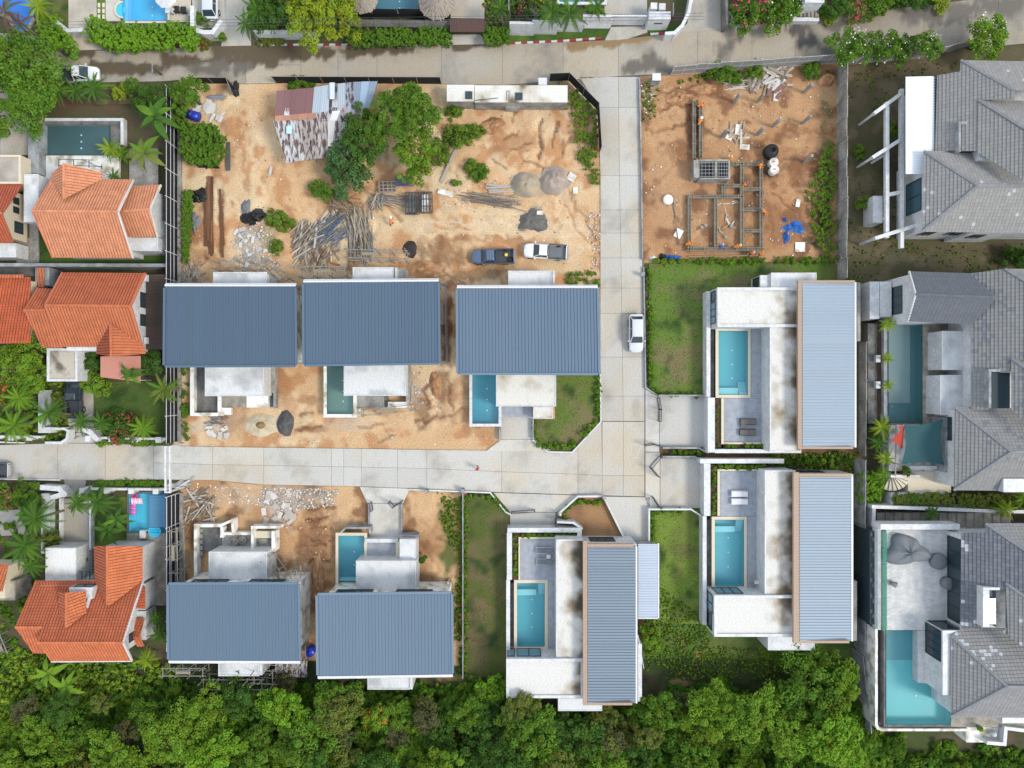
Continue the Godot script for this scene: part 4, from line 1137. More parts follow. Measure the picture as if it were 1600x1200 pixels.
func teal() -> Color: return L(TEAL[0], TEAL[1], TEAL[2])

func long_roof(o: Node, x0, y0, x1, y1, h0: float, h1: float, col: Color, fascia: Array, gut: float):   # metal roof whose ribs run across it, brown fascia on the left and at the ends
	var s := nb()
	ribbed(s, P(x0, y0, h0), P(x0, y1, h0), P(x1, y1, h1), P(x1, y0, h1), 0.335, 0.12, col, 0.03, 0.46)
	emit("metal_roof", s, M.blue_roof, o)
	for f in fascia: block(o, "fascia", "brown_fascia", f, h0 - 0.3, h0 + 0.1)
	block(o, "gutter", "gutter", [x1, y0 - 1, x1 + gut, y1 + 1], h1 - 0.22, h1 + 0.05)

func villa_top():
	var o := thing("villa", "white villa with long metal roof, pool and two brown loungers beside the big lawn", "house", P(1220, 570))
	block(o, "deck", "deck", [1173.5, 511, 1204, 622], 0.0, 1.18); block(o, "deck", "deck", [1131, 622.3, 1204, 691], 0.0, 1.2)
	block(o, "channel", "concrete_dark", [1110, 515, 1116, 620], 0.0, 0.5)
	block(o, "boundary_wall", "white", [1104, 455, 1110, 621], 0.0, 1.7); block(o, "boundary_wall", "white", [1106, 621.3, 1117, 707], 0.0, 2.0); block(o, "boundary_wall", "white", [1117.2, 702, 1252, 708], 0.0, 2.0)
	block(o, "planter_bed", "soil", [1117.2, 623, 1127, 701.8], 0.0, 1.3); block(o, "planter_bed", "soil", [1131.2, 694, 1202, 701.8], 0.0, 1.3)
	block(o, "planter_edge", "cream", [1127.2, 622.3, 1130.8, 694], 0.0, 1.5); block(o, "planter_edge", "cream", [1131, 691.2, 1202, 694], 0.0, 1.45)
	pool(o, [1123, 517, 1168, 617], 1.2, 1.0, teal(), "cream", 0.38, [[[1123.2, 606, 1155, 616.8], 0.3], [[1156, 597, 1167.8, 602], 0.8], [[1156, 602.1, 1167.8, 607], 0.6], [[1156, 607.1, 1167.8, 612], 0.4], [[1156, 612.1, 1167.8, 616.8], 0.2]], "NESW", L(58, 166, 184))
	var e := P(1250, 0, 4).x
	flatroof(o, [1203, 510.5, 1251, 706], 0.0, 4.0, 0.15, 0.05, null, stain_to(e, 4.0), "roof_slab", "WS")
	var b: Array = flatroof(o, [1121, 449, 1251, 511], 0.0, 4.25, 0.34, 0.2, null, stain_to(e, 6.0, 0.55))
	win(o, b, "W", 0.34, 0.88, 1.3, 3.5, 3, "curtain")
	win(o, b, "W", 0.06, 0.3, 1.3, 3.5, 1)
	b = flatroof(o, [1205, 426, 1276, 449], 0.0, 3.6, 0.12, 0.04)
	b = body(o, [1188, 430, 1204.6, 448.5], 0.0, 3.2, M.white, "wall"); win(o, b, "W", 0.1, 0.9, 0.8, 2.8, 2)
	body(o, [1252, 446, 1337, 697], 0.0, 4.4, M.white)
	long_roof(o, 1253.5, 442, 1335, 698, 5.2, 4.8, L(154, 168, 182), [[1247, 438, 1253, 702], [1253.2, 438, 1336, 441.6], [1253.2, 698.2, 1333, 701.5]], 3.2)
	block(o, "side_wall", "concrete", [1339.5, 441, 1344.5, 533], 0.0, 3.2)

func villa_mid():
	var o := thing("villa", "white villa with long metal roof, pool and two white loungers, second of the right pair", "house", P(1220, 860))
	block(o, "boundary_wall", "white", [1100, 724.3, 1110, 806], 0.0, 2.0); block(o, "boundary_wall", "white", [1094, 717, 1225, 724], 0.0, 2.0)
	block(o, "planter_bed", "soil", [1110.2, 726, 1121, 806], 0.0, 1.3); block(o, "planter_bed", "soil", [1121.2, 724.4, 1198, 733], 0.0, 1.3)
	block(o, "planter_edge", "cream", [1121.2, 736.2, 1124.8, 806], 0.0, 1.5); block(o, "planter_edge", "cream", [1121.2, 733.2, 1198, 736], 0.0, 1.45)
	block(o, "deck", "deck", [1125, 736.3, 1198, 806.6], 0.0, 1.2); block(o, "deck", "deck", [1167.4, 807, 1198, 930], 0.0, 1.18)
	block(o, "boundary_wall", "white", [1098, 806.4, 1104, 976], 0.0, 1.7); block(o, "channel", "concrete_dark", [1104.2, 812, 1111, 920], 0.0, 0.5)
	pool(o, [1117, 812, 1162, 916], 1.2, 1.0, teal(), "cream", 0.38, [[[1117.2, 823, 1149, 832], 0.25], [[1151, 812.2, 1161.8, 817], 0.2], [[1151, 817.2, 1161.8, 822], 0.4], [[1151, 822.2, 1161.8, 827], 0.6], [[1151, 827.2, 1161.8, 832], 0.8]], "NESW", L(40, 146, 168))
	var e := P(1243, 0, 4).x
	flatroof(o, [1195, 735, 1243, 930], 0.0, 4.0, 0.15, 0.05, null, stain_to(e, 4.2), "roof_slab", "NW")
	var b: Array = flatroof(o, [1116, 930.3, 1243, 995], 0.0, 4.3, 0.34, 0.2, null, stain_to(e, 5.0, 0.8))
	win(o, b, "W", 0.05, 0.5, 1.2, 3.6, 2, "curtain"); win(o, b, "W", 0.55, 0.92, 1.2, 3.4, 1)
	win(o, b, "N", 0.06, 0.38, 1.3, 3.6, 3, "curtain")
	flatroof(o, [1200, 995.3, 1273, 1016], 0.0, 3.6, 0.12, 0.04)
	b = body(o, [1245, 741, 1333, 1000], 0.0, 4.4, M.white)
	win(o, b, "N", 0.1, 0.6, 1.2, 3.0, 3)
	long_roof(o, 1249, 745, 1330, 1001, 5.2, 4.8, L(154, 168, 182), [[1240, 738, 1248.6, 1005], [1248.8, 740, 1331, 744.6], [1248.8, 1001.2, 1327, 1005]], 3.2)
	block(o, "side_wall", "concrete", [1334, 908, 1339, 1001], 0.0, 3.2)

func villa_low():
	var o := thing("villa", "white flat-roofed villa with blue-grey metal roof, lean-to and pool, beside the wood", "house", P(900, 960))
	block(o, "boundary_wall", "white", [793, 825, 909, 832], 0.0, 2.0); block(o, "boundary_wall", "white", [792, 832.2, 800, 906], 0.0, 2.0); block(o, "boundary_wall", "white", [902, 832.2, 909, 843], 0.0, 2.0)
	block(o, "planter_bed", "soil", [800.2, 832.2, 810, 906], 0.0, 1.3); block(o, "planter_bed", "soil", [810.2, 832.2, 901.8, 839], 0.0, 1.3)
	block(o, "planter_edge", "cream", [810.2, 842.2, 812.8, 906], 0.0, 1.5); block(o, "planter_edge", "cream", [810.2, 839.2, 876, 842], 0.0, 1.45)
	block(o, "deck", "deck", [813, 842.3, 872, 907], 0.0, 1.2); block(o, "deck", "deck", [856, 907.2, 872, 1030], 0.0, 1.18)
	block(o, "boundary_wall", "white", [791, 906.4, 797, 1028], 0.0, 1.7); block(o, "channel", "concrete_dark", [797.2, 911, 803, 1012], 0.0, 0.5)
	pool(o, [808, 911, 851, 1010], 1.2, 1.0, teal(), "cream", 0.38, [[[808.2, 922, 838, 931], 0.25], [[841, 911.2, 850.8, 916], 0.2], [[841, 916.2, 850.8, 921], 0.4], [[841, 921.2, 850.8, 926], 0.6], [[841, 926.2, 850.8, 931], 0.8]], "NESW", L(46, 154, 174))
	var e := P(911, 0, 4).x
	flatroof(o, [869, 843, 912, 1029], 0.0, 4.0, 0.15, 0.05, null, stain_to(e, 3.6, 1.1), "roof_slab", "NW")
	var b: Array = flatroof(o, [791, 1029.3, 912, 1091], 0.0, 4.3, 0.34, 0.2, null, stain_to(e, 3.2, 0.9))
	win(o, b, "N", 0.14, 0.45, 1.2, 3.6, 2, "curtain"); win(o, b, "N", 0.02, 0.11, 1.2, 3.6, 1, "curtain")
	flatroof(o, [872, 1091.3, 941, 1111], 0.0, 3.6, 0.12, 0.04)
	b = body(o, [913, 850, 995, 1096], 0.0, 4.4, M.white)
	win(o, b, "N", 0.14, 0.62, 1.0, 3.2, 3)
	long_roof(o, 918, 855, 993, 1098, 5.2, 4.8, L(124, 138, 152), [[911, 845, 917.6, 1102], [917.8, 850, 990, 854.6], [917.8, 1098.2, 988, 1102]], 3.0)
	body(o, [998, 853, 1026, 962], 0.0, 3.1, M.render_grey)
	var s := nb()
	ribbed(s, P(997, 850, 3.6), P(997, 965, 3.6), P(1028, 965, 3.3), P(1028, 850, 3.3), 0.3, 0.06, L(172, 182, 198), 0.03, 0.45)
	emit("lean_to_roof", s, M.blue_roof, o)
	block(o, "gutter", "gutter", [1028, 849, 1030, 966], 3.0, 3.34); block(o, "fascia", "gutter", [997, 965.2, 1027.8, 967], 3.0, 3.5)
	block(o, "side_wall", "white", [997, 1006, 1003, 1096], 0.0, 3.2)
	for x in [[996.5, 992, 1006, 1045]]: pole(o, "downpipe", "gutter", P(x[0], x[1], 4.2), P(x[2], x[3], 0.5), 0.06)

func lounger(label: String, px, py, turn: float, h: float, cushion: String, frame: String, group := ""):
	var o := thing("sun_lounger", label, "sun lounger", P(px, py, h + 0.3) * Vector3(1, 0, 1) + Vector3(0, h, 0), group)
	o.rotation.y = turn
	var s := nb()
	for z in [-0.36, 0.36]: boxw(s, Vector3(-1.0, 0.24, z - 0.03), Vector3(1.0, 0.32, z + 0.03))
	for x in [-0.98, 0.98]: boxw(s, Vector3(x - 0.03, 0.24, -0.34), Vector3(x + 0.03, 0.32, 0.34))
	emit_local("frame", s, M[frame], o)
	for x in [-0.9, 0.85]:
		for z in [-0.34, 0.34]:
			s = nb(); boxw(s, Vector3(x - 0.03, 0, z - 0.03), Vector3(x + 0.03, 0.24, z + 0.03)); emit_local("leg", s, M[frame], o)
	s = nb(); boxw(s, Vector3(-0.95, 0.33, -0.31), Vector3(0.28, 0.43, 0.31)); emit_local("seat_cushion", s, M[cushion], o)
	s = nb(); bar(s, Vector3(0.3, 0.4, 0), Vector3(0.95, 0.62, 0), 0.62, 0.1); emit_local("backrest", s, M[cushion], o)
	return o

func villa_furniture():
	var g := "sun loungers on the villa decks"
	lounger("upper brown sun lounger on the upper villa's grey deck, without a table", 1169, 659, 0, 1.2, "teak", "dark_brown", g)
	lounger("lower brown sun lounger on the upper villa's deck, beside the small table", 1168, 675.5, 0, 1.2, "teak", "dark_brown", g)
	lounger("white sun lounger, upper of the white pair on the deck above the middle pool", 1155, 771.5, 0, 1.2, "gutter", "gutter", g)
	lounger("white sun lounger, lower of the white pair on the deck above the middle pool", 1155, 783.5, 0, 1.2, "gutter", "gutter", g)
	lounger("grey sun lounger with white frame, above the small white table near the wood", 850, 860, 0, 1.2, "cover_grey", "gutter", g)
	lounger("grey sun lounger with white frame, below the small white table near the wood", 851, 878, 0, 1.2, "cover_grey", "gutter", g)
	for e in [[857, 869.5, 1.2, "small white side table between two grey loungers", "white"], [1161, 666, 1.2, "small brown side table between the two brown loungers", "teak"]]:
		var o := thing("side_table", e[3], "table", P(e[0], e[1], e[2] + 0.4) * Vector3(1, 0, 1) + Vector3(0, e[2], 0))
		var s := nb(); boxw(s, Vector3(-0.24, 0.38, -0.24), Vector3(0.24, 0.43, 0.24)); emit_local("table_top", s, M[e[4]], o)
		for k in 4:
			s = nb(); var c := Vector3(-0.2 + 0.4 * (k % 2), 0, -0.2 + 0.4 * (k / 2)); boxw(s, c - Vector3(0.02, 0, 0.02), c + Vector3(0.02, 0.38, 0.02)); emit_local("leg", s, M[e[4]], o)
	# a wicker seat and a folded airer by the middle pool
	var o := thing("garden_chair", "black garden chair at the edge of the deck above the middle pool", "chair", P(1191, 804, 1.5) * Vector3(1, 0, 1) + Vector3(0, 1.2, 0))
	var s := nb(); boxw(s, Vector3(-0.28, 0.38, -0.28), Vector3(0.28, 0.44, 0.28)); emit_local("seat", s, M.black_plastic, o)
	s = nb(); bar(s, Vector3(0.28, 0.42, 0), Vector3(0.4, 0.9, 0), 0.55, 0.06); emit_local("backrest", s, M.black_plastic, o)
	for k in 4:
		s = nb(); var c := Vector3(-0.24 + 0.48 * (k % 2), 0, -0.24 + 0.48 * (k / 2)); boxw(s, c - Vector3(0.02, 0, 0.02), c + Vector3(0.02, 0.38, 0.02)); emit_local("leg", s, M.black_plastic, o)
	o = thing("clothes_airer", "folding clothes airer with a pale towel beside the middle pool", "clothes airer", P(1181, 910, 1.6) * Vector3(1, 0, 1) + Vector3(0, 1.18, 0))
	for k in 6:
		s = nb(); tube(s, Vector3(-0.5, 0.9, -0.3 + k * 0.12), Vector3(0.5, 0.9, -0.3 + k * 0.12), 0.012, 0.012, 5); emit_local("rail", s, M.steel, o)
	for x in [-0.5, 0.5]:
		s = nb(); tube(s, Vector3(x, 0, -0.35), Vector3(x, 0.92, 0.32), 0.015, 0.015, 5); tube(s, Vector3(x, 0, 0.35), Vector3(x, 0.92, -0.32), 0.015, 0.015, 5); emit_local("leg", s, M.steel, o)
	s = nb(); boxw(s, Vector3(-0.35, 0.915, -0.3), Vector3(0.3, 0.93, 0.05)); boxw(s, Vector3(-0.35, 0.5, -0.32), Vector3(0.3, 0.93, -0.305)); emit_local("towel", s, M.white, o)

# ------------------------------------------------------------------ the houses with blue sheet roofs
func blue_house(label: String, q: Array, low: String, col: Color) -> Node3D:    # q: the four roof corners, clockwise from the top left
	var o := thing("blue_roofed_house", label, "house", P((q[0] + q[4]) / 2, (q[1] + q[5]) / 2))
	var hn := 6.3 if low == "N" else 7.0; var hs := 7.0 if low == "N" else 6.3
	var a := P(q[0], q[1], hn); var b := P(q[2], q[3], hn); var c := P(q[4], q[5], hs); var d := P(q[6], q[7], hs)
	var s := nb()
	ribbed(s, a, b, c, d, 0.38, 0.09, col, 0.02, 0.34)
	emit("roof_sheet", s, M.blue_roof, o)
	var up := Vector3(0, 0.045, 0)
	for e in [[a, d], [b, c], ([d, c] if low == "N" else [a, b])]:
		beam(o, "flashing", "blue_roof", e[0] + up + (e[1] - e[0]).normalized() * 0.14, e[1] + up - (e[1] - e[0]).normalized() * 0.14, 0.26, 0.16, Color(col.r * 1.08, col.g * 1.08, col.b * 1.08))
	var g := [a, b] if low == "N" else [d, c]
	var out := Vector3(0, -0.04, -0.16 if low == "N" else 0.16)
	beam(o, "gutter", "gutter", g[0] + out, g[1] + out, 0.22, 0.18)
	beam(o, "fascia", "white", g[0] + out * 2.4 + Vector3(0, -0.2, 0), g[1] + out * 2.4 + Vector3(0, -0.2, 0), 0.1, 0.3)
	s = nb()
	boxw(s, Vector3(a.x + 0.7, 0, a.z + 0.6), Vector3(c.x - 0.7, 6.1, c.z - 0.6))
	emit("wall", s, M.white_rough, o)
	var bxx := [Vector3(a.x + 0.7, 0, a.z + 0.6), Vector3(c.x - 0.7, 6.1, c.z - 0.6)]
	for f in ["N", "S"]:
		for t in [0.06, 0.56]: win(o, bxx, f, t, t + 0.3, 3.5, 5.5, 3)
	return o

func blue_houses():
	var col := L(82, 102, 122)
	var o := blue_house("blue sheet-roofed house at the black fence with an empty grey pool below it", [257.5, 448, 462, 448, 463, 572, 256.5, 572.5], "N", L(77, 96, 115))
	flatroof(o, [333, 425, 417, 453], 0.0, 3.4, 0.14, 0.06); block(o, "parapet", "white", [417.2, 426, 420, 450], 0.0, 3.0)
	flatroof(o, [320, 566, 412, 619], 0.0, 3.4, 0.12, 0.05)
	for r in [[297, 566, 303, 650], [303.2, 645, 345, 650], [340, 619.2, 345, 644.8]]: block(o, "pool_wall", "white_rough", r, 0.0, 1.0)
	block(o, "pool_floor", "concrete_dark", [303.2, 566, 339.8, 644.8], 0.0, 0.2)
	block(o, "terrace", "beige", [345.2, 619.2, 385, 636], 0.0, 0.7); block(o, "terrace", "white_rough", [385.2, 614, 419, 637], 0.0, 0.8); block(o, "step", "white_rough", [345.2, 637, 361, 648], 0.0, 0.6)
	for r in [[412.2, 573, 430, 613.8], [427, 614, 431, 638]]: block(o, "side_slab", "concrete", r, 0.0, 0.9)
	block(o, "shaft", "concrete_dark", [419.2, 614, 426.8, 636], 0.0, 0.25)

	o = blue_house("blue sheet-roofed house with a murky green pool, middle of the upper three", [474, 442, 685.5, 440.5, 687, 568, 474.5, 571], "N", col)
	flatroof(o, [551, 417.5, 616, 445], 0.0, 3.4, 0.14, 0.06); block(o, "parapet", "white", [617, 418, 620.5, 444], 0.0, 3.6); block(o, "side_slab", "concrete", [621, 420, 634, 444], 0.0, 2.6)
	flatroof(o, [537, 564, 634, 618.5], 0.0, 3.4, 0.12, 0.05)
	pool(o, [511, 572, 552, 647], 1.0, 0.9, L(98, 124, 106), "white_rough", 0.42, [], "ESW")
	block(o, "terrace", "concrete", [556, 619, 600, 637], 0.0, 0.9); block(o, "terrace", "white_rough", [606, 628, 636, 637], 0.0, 1.0); block(o, "side_slab", "concrete_dark", [600.2, 619, 606, 637], 0.0, 0.5); block(o, "step", "white_rough", [553, 638, 563, 649], 0.0, 0.7)
	block(o, "side_slab", "concrete", [634.2, 571, 640, 628], 0.0, 1.4)

	o = blue_house("blue sheet-roofed house with a turquoise pool, right beside the concrete road", [714, 451, 934, 450.5, 936.5, 584.5, 714.5, 584], "N", L(98, 117, 136))
	flatroof(o, [794, 423, 863, 454], 0.0, 3.4, 0.14, 0.06); block(o, "parapet", "white", [863.4, 423, 867, 450], 0.0, 3.5)
	flatroof(o, [775, 578, 869, 635], 0.0, 3.4, 0.12, 0.05, null, func(p): return stain_spots(p))
	pool(o, [738, 584, 779, 662], 1.0, 0.9, L(66, 170, 188), "white", 0.36, [], "SWE", L(28, 122, 154))
	block(o, "terrace", "deck", [783, 635.2, 832, 652], 0.0, 0.9)
	flatroof(o, [833, 635.4, 864, 654], 0.0, 2.4, 0.1, 0.04, null, func(p): return stain_spots(p))
	for r in [[780, 665, 782.5, 688], [832, 655, 834, 686]]: block(o, "driveway_wall", "render_grey", r, 0.0, 0.7)

	o = blue_house("blue sheet-roofed house in scaffolding at the black fence, left of the lower pair", [262.5, 911.5, 467, 911, 469, 1032, 263.5, 1031.5], "S", L(92, 112, 131))
	flatroof(o, [341, 1024, 405, 1056.5], 0.0, 3.4, 0.14, 0.06); block(o, "parapet", "white", [405.4, 1028, 410, 1055], 0.0, 3.4)
	flatroof(o, [326, 862, 417, 918], 0.0, 3.4, 0.12, 0.05)
	block(o, "pool_floor", "concrete_dark", [308, 824, 347, 861.8], 0.0, 0.25); block(o, "floor", "concrete", [347.2, 836, 392, 861.8], 0.0, 0.35); block(o, "floor", "concrete", [396, 842, 424, 861.8], 0.0, 0.5)
	for r in [[303, 819, 308, 905], [308.2, 819, 347, 823.8], [344, 824, 349, 840], [349.2, 832, 392, 836]]: block(o, "pool_wall", "white_rough", r, 0.0, 1.1)
	for r in [[392.2, 822, 396, 861.8], [396.2, 822, 437, 826], [424.2, 830, 430, 861.8]]: block(o, "room_wall", "white_rough", r, 0.0, 1.6)
	block(o, "panel", "cream", [398, 830, 424, 841], 0.0, 0.9)
	wall_part(o, "room_wall", "white_rough", [347, 820, 363, 813, 364, 832], 0.3, 0.0, 1.3)
	for p in [[367, 846, 0.95], [379.5, 843.5, 0.95]]:
		var s := nb(); var c := P(p[0], p[1], 0.5) * Vector3(1, 0, 1)
		lathe(s, c, [[0.46, 0.35], [0.5, 0.75], [0.44, 0.78], [0.4, 0.45], [0.0, 0.42]], 18)
		emit("tub", s, M.concrete, o)
	for k in 5: block(o, "stair", "concrete", [309, 826 + k * 9, 316, 832 + k * 9], 0.25, 0.5)

	o = blue_house("blue sheet-roofed house with narrow turquoise pool and drive, right of the lower pair", [495, 928, 706.5, 925.5, 707.5, 1053, 496.5, 1056], "S", L(102, 121, 139))
	flatroof(o, [574, 1046, 640, 1077.5], 0.0, 3.4, 0.14, 0.06, null, clean_roof); block(o, "parapet", "white", [640.4, 1048, 644.5, 1077], 0.0, 3.5)
	flatroof(o, [556, 876, 650, 930], 0.0, 3.4, 0.12, 0.05)
	pool(o, [529, 837, 569, 930], 1.0, 0.9, L(64, 168, 184), "cream", 0.36, [[[529.2, 904, 568.8, 909], 0.4]], "NEW", L(22, 112, 140))
	block(o, "terrace", "deck", [573, 848.4, 618, 876], 0.0, 0.9); block(o, "terrace_wall", "white", [570, 842, 622, 848], 0.0, 1.3)
	for r in [[618.2, 846, 624, 872]]: block(o, "terrace_wall", "cream", r, 0.0, 1.5)
	flatroof(o, [624.3, 842.5, 650, 874], 0.0, 2.6, 0.1, 0.04)
	block(o, "side_slab", "render_grey", [624, 836, 653, 842.3], 0.0, 1.6)
	wall_part(o, "pool_screen", "render_grey", [533, 832, 540, 825, 577, 825, 578, 832], 0.2, 0.0, 1.6)
	for r in [[575.2, 787, 577, 826], [626.6, 787, 628.4, 836]]: block(o, "driveway_wall", "render_grey", r, 0.0, 0.5)
	wall_part(o, "garden_wall", "white", [652, 921, 698, 921, 700, 911], 0.2, 0.0, 1.2)

func stain_spots(p: Vector3) -> Color:
	var n := N1.get_noise_2d(p.x * 8.0 + 11.0, p.z * 8.0) + 0.5 * N3.get_noise_2d(p.x * 20.0, p.z * 20.0)
	var c := mixc(L(230, 227, 220), L(196, 184, 164), n * 1.6 + 0.1)
	return mixc(c, L(110, 96, 84), (n - 0.42) * 3.0)

func wall_part(o: Node, called: String, mat: String, px: Array, th: float, h0: float, h1: float):
	var s := nb()
	wall(s, px, th, h0, h1)
	return emit(called, s, M[mat], o)

# ------------------------------------------------------------------ gates, garden walls, boxes
func gate(label: String, px: Array, h: float, mat := "metal_dark"):
	var o := thing("gate", label, "gate", P(px[0], px[1]))
	for i in range(0, px.size() - 2, 2):
		var a := P(px[i], px[i + 1], h); var b := P(px[i + 2], px[i + 3], h)
		var lo := Vector3(0, h - 0.15, 0)
		beam(o, "rail", mat, a, b, 0.07, 0.08); beam(o, "rail", mat, a - lo, b - lo, 0.07, 0.08)
		var s := nb()
		var n := maxi(3, int(a.distance_to(b) / 0.16))
		for k in n:
			var p := a.lerp(b, (k + 0.5) / n)
			tube(s, p - lo, p - Vector3(0, 0.02, 0), 0.025, 0.025, 4)
		meta(emit("bars", s, M[mat], o), "", "", "", "stuff")
		for p in [a, b]: pole(o, "post", mat, p - Vector3(0, h + 0.05, 0), p + Vector3(0, 0.06, 0), 0.05)

func low_wall(label: String, px: Array, th: float, h: float, mat := "white", called := "garden_wall", cat := "wall"):
	var s := nb()
	wall(s, px, th, -0.1, h)
	return solo(called, s, M[mat], label, cat)

func estate_details():
	gate("grey folding gate standing open along the top of the upper driveway", [1031, 622, 1034, 640, 1033, 659], 1.6)
	gate("grey gate leaf pushed out over the apron at the foot of the upper driveway", [1010, 697, 1022, 695, 1036, 698], 1.6)
	gate("grey folding gate bent in a V at the top of the lower driveway", [1034, 715, 1019, 732, 1032, 747], 1.6)
	gate("grey gate leaf slanting at the bottom of the lower driveway", [1022, 778, 1034, 796], 1.6)
	gate("grey sliding gate across the drive above the low villa's planted wall", [799, 803, 836, 800], 1.6)
	gate("grey gate leaf leaning at the left end of the little walled garden", [871, 804, 868, 822], 1.6)
	gate("dark gate bent in a V across the drive of the lower right blue house", [606, 786, 613, 794, 627, 785], 1.6)
	gate("short dark gate at the left edge of the lower blue house's drive", [577, 787, 579, 800], 1.6)
	low_wall("low white wall round the little bare garden between the drives", [873, 803, 903, 776, 943, 775.5, 974, 838], 0.22, 0.7)
	low_wall("white wall end slanting down from the planted wall beside the low villa", [872, 816, 896, 817, 909, 826], 0.25, 1.8)
	low_wall("low white kerb wall round the corner lawn beside the turquoise-pooled blue house", [938, 585, 939, 659, 894, 707, 856, 706, 833, 688], 0.16, 0.35)
	low_wall("low grey wall along the right side of the concrete road by the bare plot", [999.5, 122, 1002.5, 274, 1004, 404], 0.16, 0.4, "render_grey")
	low_wall("low grey wall along the right side of the concrete road by the lawn", [1006, 418, 1009, 606, 1031, 620], 0.16, 0.4, "render_grey")
	low_wall("white wall along the top of the upper driveway", [1031, 618, 1106, 618], 0.2, 0.9, "render_grey")
	low_wall("grey wall along the foot of the upper driveway", [1037, 700, 1092, 700, 1106, 707], 0.2, 0.9, "render_grey")
	low_wall("grey wall along the top of the lower driveway", [1037, 714, 1086, 714, 1100, 720], 0.2, 0.9, "render_grey")
	low_wall("white wall with hedge along the foot of the lower driveway", [1014.5, 845, 1014.5, 796, 1036, 796, 1080, 796, 1100, 809], 0.2, 0.9)
	low_wall("low white kerb between the left lane and the bare strip above the brown lawn", [640, 765, 766, 770, 790, 800, 797, 804], 0.16, 0.35)
	low_wall("thin grey wall between the two hedges left of the brown lawn", [723, 768, 723, 1060], 0.12, 1.0, "render_grey")
	for e in [[944, 778, "blue meter box on the low wall corner of the little bare garden"], [723, 767, "blue meter box at the head of the hedges by the left lane"], [666.5, 768.5, "white meter box by the left lane, left of the blue one"], [1005.5, 428, "small grey meter box at the lawn's corner on the concrete road"]]:
		var o := thing("meter_box", e[2], "meter box", P(e[0], e[1]))
		block(o, "cabinet", "blue_paint" if "blue" in e[2] else "white", [e[0] - 2, e[1] - 2.6, e[0] + 2, e[1] + 2.2], 0.0, 1.1); block(o, "lid", "steel", [e[0] - 2.3, e[1] - 2.9, e[0] + 2.3, e[1] + 2.5], 1.1, 1.16)
	var o := thing("globe_lamp", "white globe lamp on the wall corner of the little bare garden", "lamp", P(875, 804))
	var s := nb(true); var c := P(875, 804, 1.2)
	lathe(s, Vector3(c.x, 0.9, c.z), [[0.02, 0.0], [0.15, 0.05], [0.22, 0.22], [0.15, 0.38], [0.0, 0.44]], 14); emit("globe", s, M.white, o)
	pole(o, "post", "metal_dark", Vector3(c.x, 0, c.z), Vector3(c.x, 0.92, c.z), 0.05)
	# hedges of single shrubs
	for e in [["row of round green shrubs along the concrete road, left edge of the big lawn", [1014.5, 418, 1019, 604], 0.42, 0.75, 0], ["row of round shrubs between the bare plot and the big lawn", [1020, 407, 1306, 407], 0.5, 0.95, 0], ["row of round shrubs slanting to the upper driveway below the big lawn", [1019, 606, 1032, 615, 1090, 617], 0.42, 0.8, 0],
			["shrub row along the road edge of the corner lawn by the turquoise pool", [934, 586, 935, 655, 895, 697, 845, 699, 838, 690], 0.45, 0.8, 0], ["row of young shrubs between the two right driveways", [1049, 708, 1096, 708], 0.42, 0.75, 0], ["dark shrub row in the gap between the two right-hand metal roofs", [1204, 720, 1330, 722], 0.6, 1.0, 0],
			["left one of the twin shrub rows at the thin wall by the brown lawn", [719.5, 774, 719.5, 1058], 0.36, 0.62, 0], ["right one of the twin shrub rows at the thin wall by the brown lawn", [727, 776, 727, 1060], 0.36, 0.62, 0], ["shrub row along the slanting top edge of the brown lawn", [730, 776, 768, 777, 793, 802], 0.38, 0.7, 0],
			["shrub row along the left edge of the green lawn by the lean-to", [1019, 802, 1019, 846], 0.5, 0.8, 0], ["shrub row along the top edge of the green lawn below the lower driveway", [1022, 800, 1094, 800], 0.5, 0.9, 0], ["shrub row inside the low white wall of the little bare garden", [880, 800, 900, 784, 942, 785], 0.42, 0.72, 0], ["three shrubs at the lower left of the little bare garden", [876, 813, 890, 817], 0.45, 0.7, 0],
			["planter shrubs in the left bed of the upper villa's deck", [1121.5, 630, 1121.5, 700], 0.26, 0.85, 1.3], ["clipped shrubs in the bottom bed of the upper villa's deck", [1133, 698, 1200, 698], 0.42, 0.72, 1.3], ["planter shrubs in the left bed of the middle villa's deck", [1116, 730, 1116, 804], 0.36, 0.66, 1.3], ["clipped shrubs in the top bed of the middle villa's deck", [1122, 729.5, 1197, 729.5], 0.42, 0.72, 1.3],
			["planter shrubs in the left bed of the low villa's deck", [805, 836, 805, 904], 0.36, 0.75, 1.3], ["clipped shrubs in the top bed of the low villa's deck", [812, 836, 902, 836], 0.4, 0.72, 1.3], ["shrub row at the bottom end of the brown lawn", [732, 1062, 792, 1064], 0.6, 0.9, 0], ["green shrubs against the driveway left of the corner lawn", [836, 656, 836, 684], 0.4, 0.7, 0]]:
		shrub_row(e[0], e[1], e[2], "leaf_hedge" if e[2] < 0.55 else "leaf_mid", e[3], e[4])

# ------------------------------------------------------------------ the old houses with orange tiles on the left
func V(a: Array) -> Vector3: return P(a[0], a[1], a[2])

func slope(o: Node, mat: String, pts: Array, col: Color, vary := 0.08, tw := 0.34, th := 0.34, odd := Color(0, 0, 0, 0), odd_share := 0.0):
	var v := []
	for p in pts: v.append(V(p))
	tiled("roof_tiles", o, M[mat], v, tw, th, col, vary, odd, odd_share)

func barge(o: Node, pts: Array, mat := "white"):
	for i in pts.size() - 1: beam(o, "barge_board", mat, V(pts[i]) + Vector3(0, -0.08, 0), V(pts[i + 1]) + Vector3(0, -0.08, 0), 0.14, 0.24)

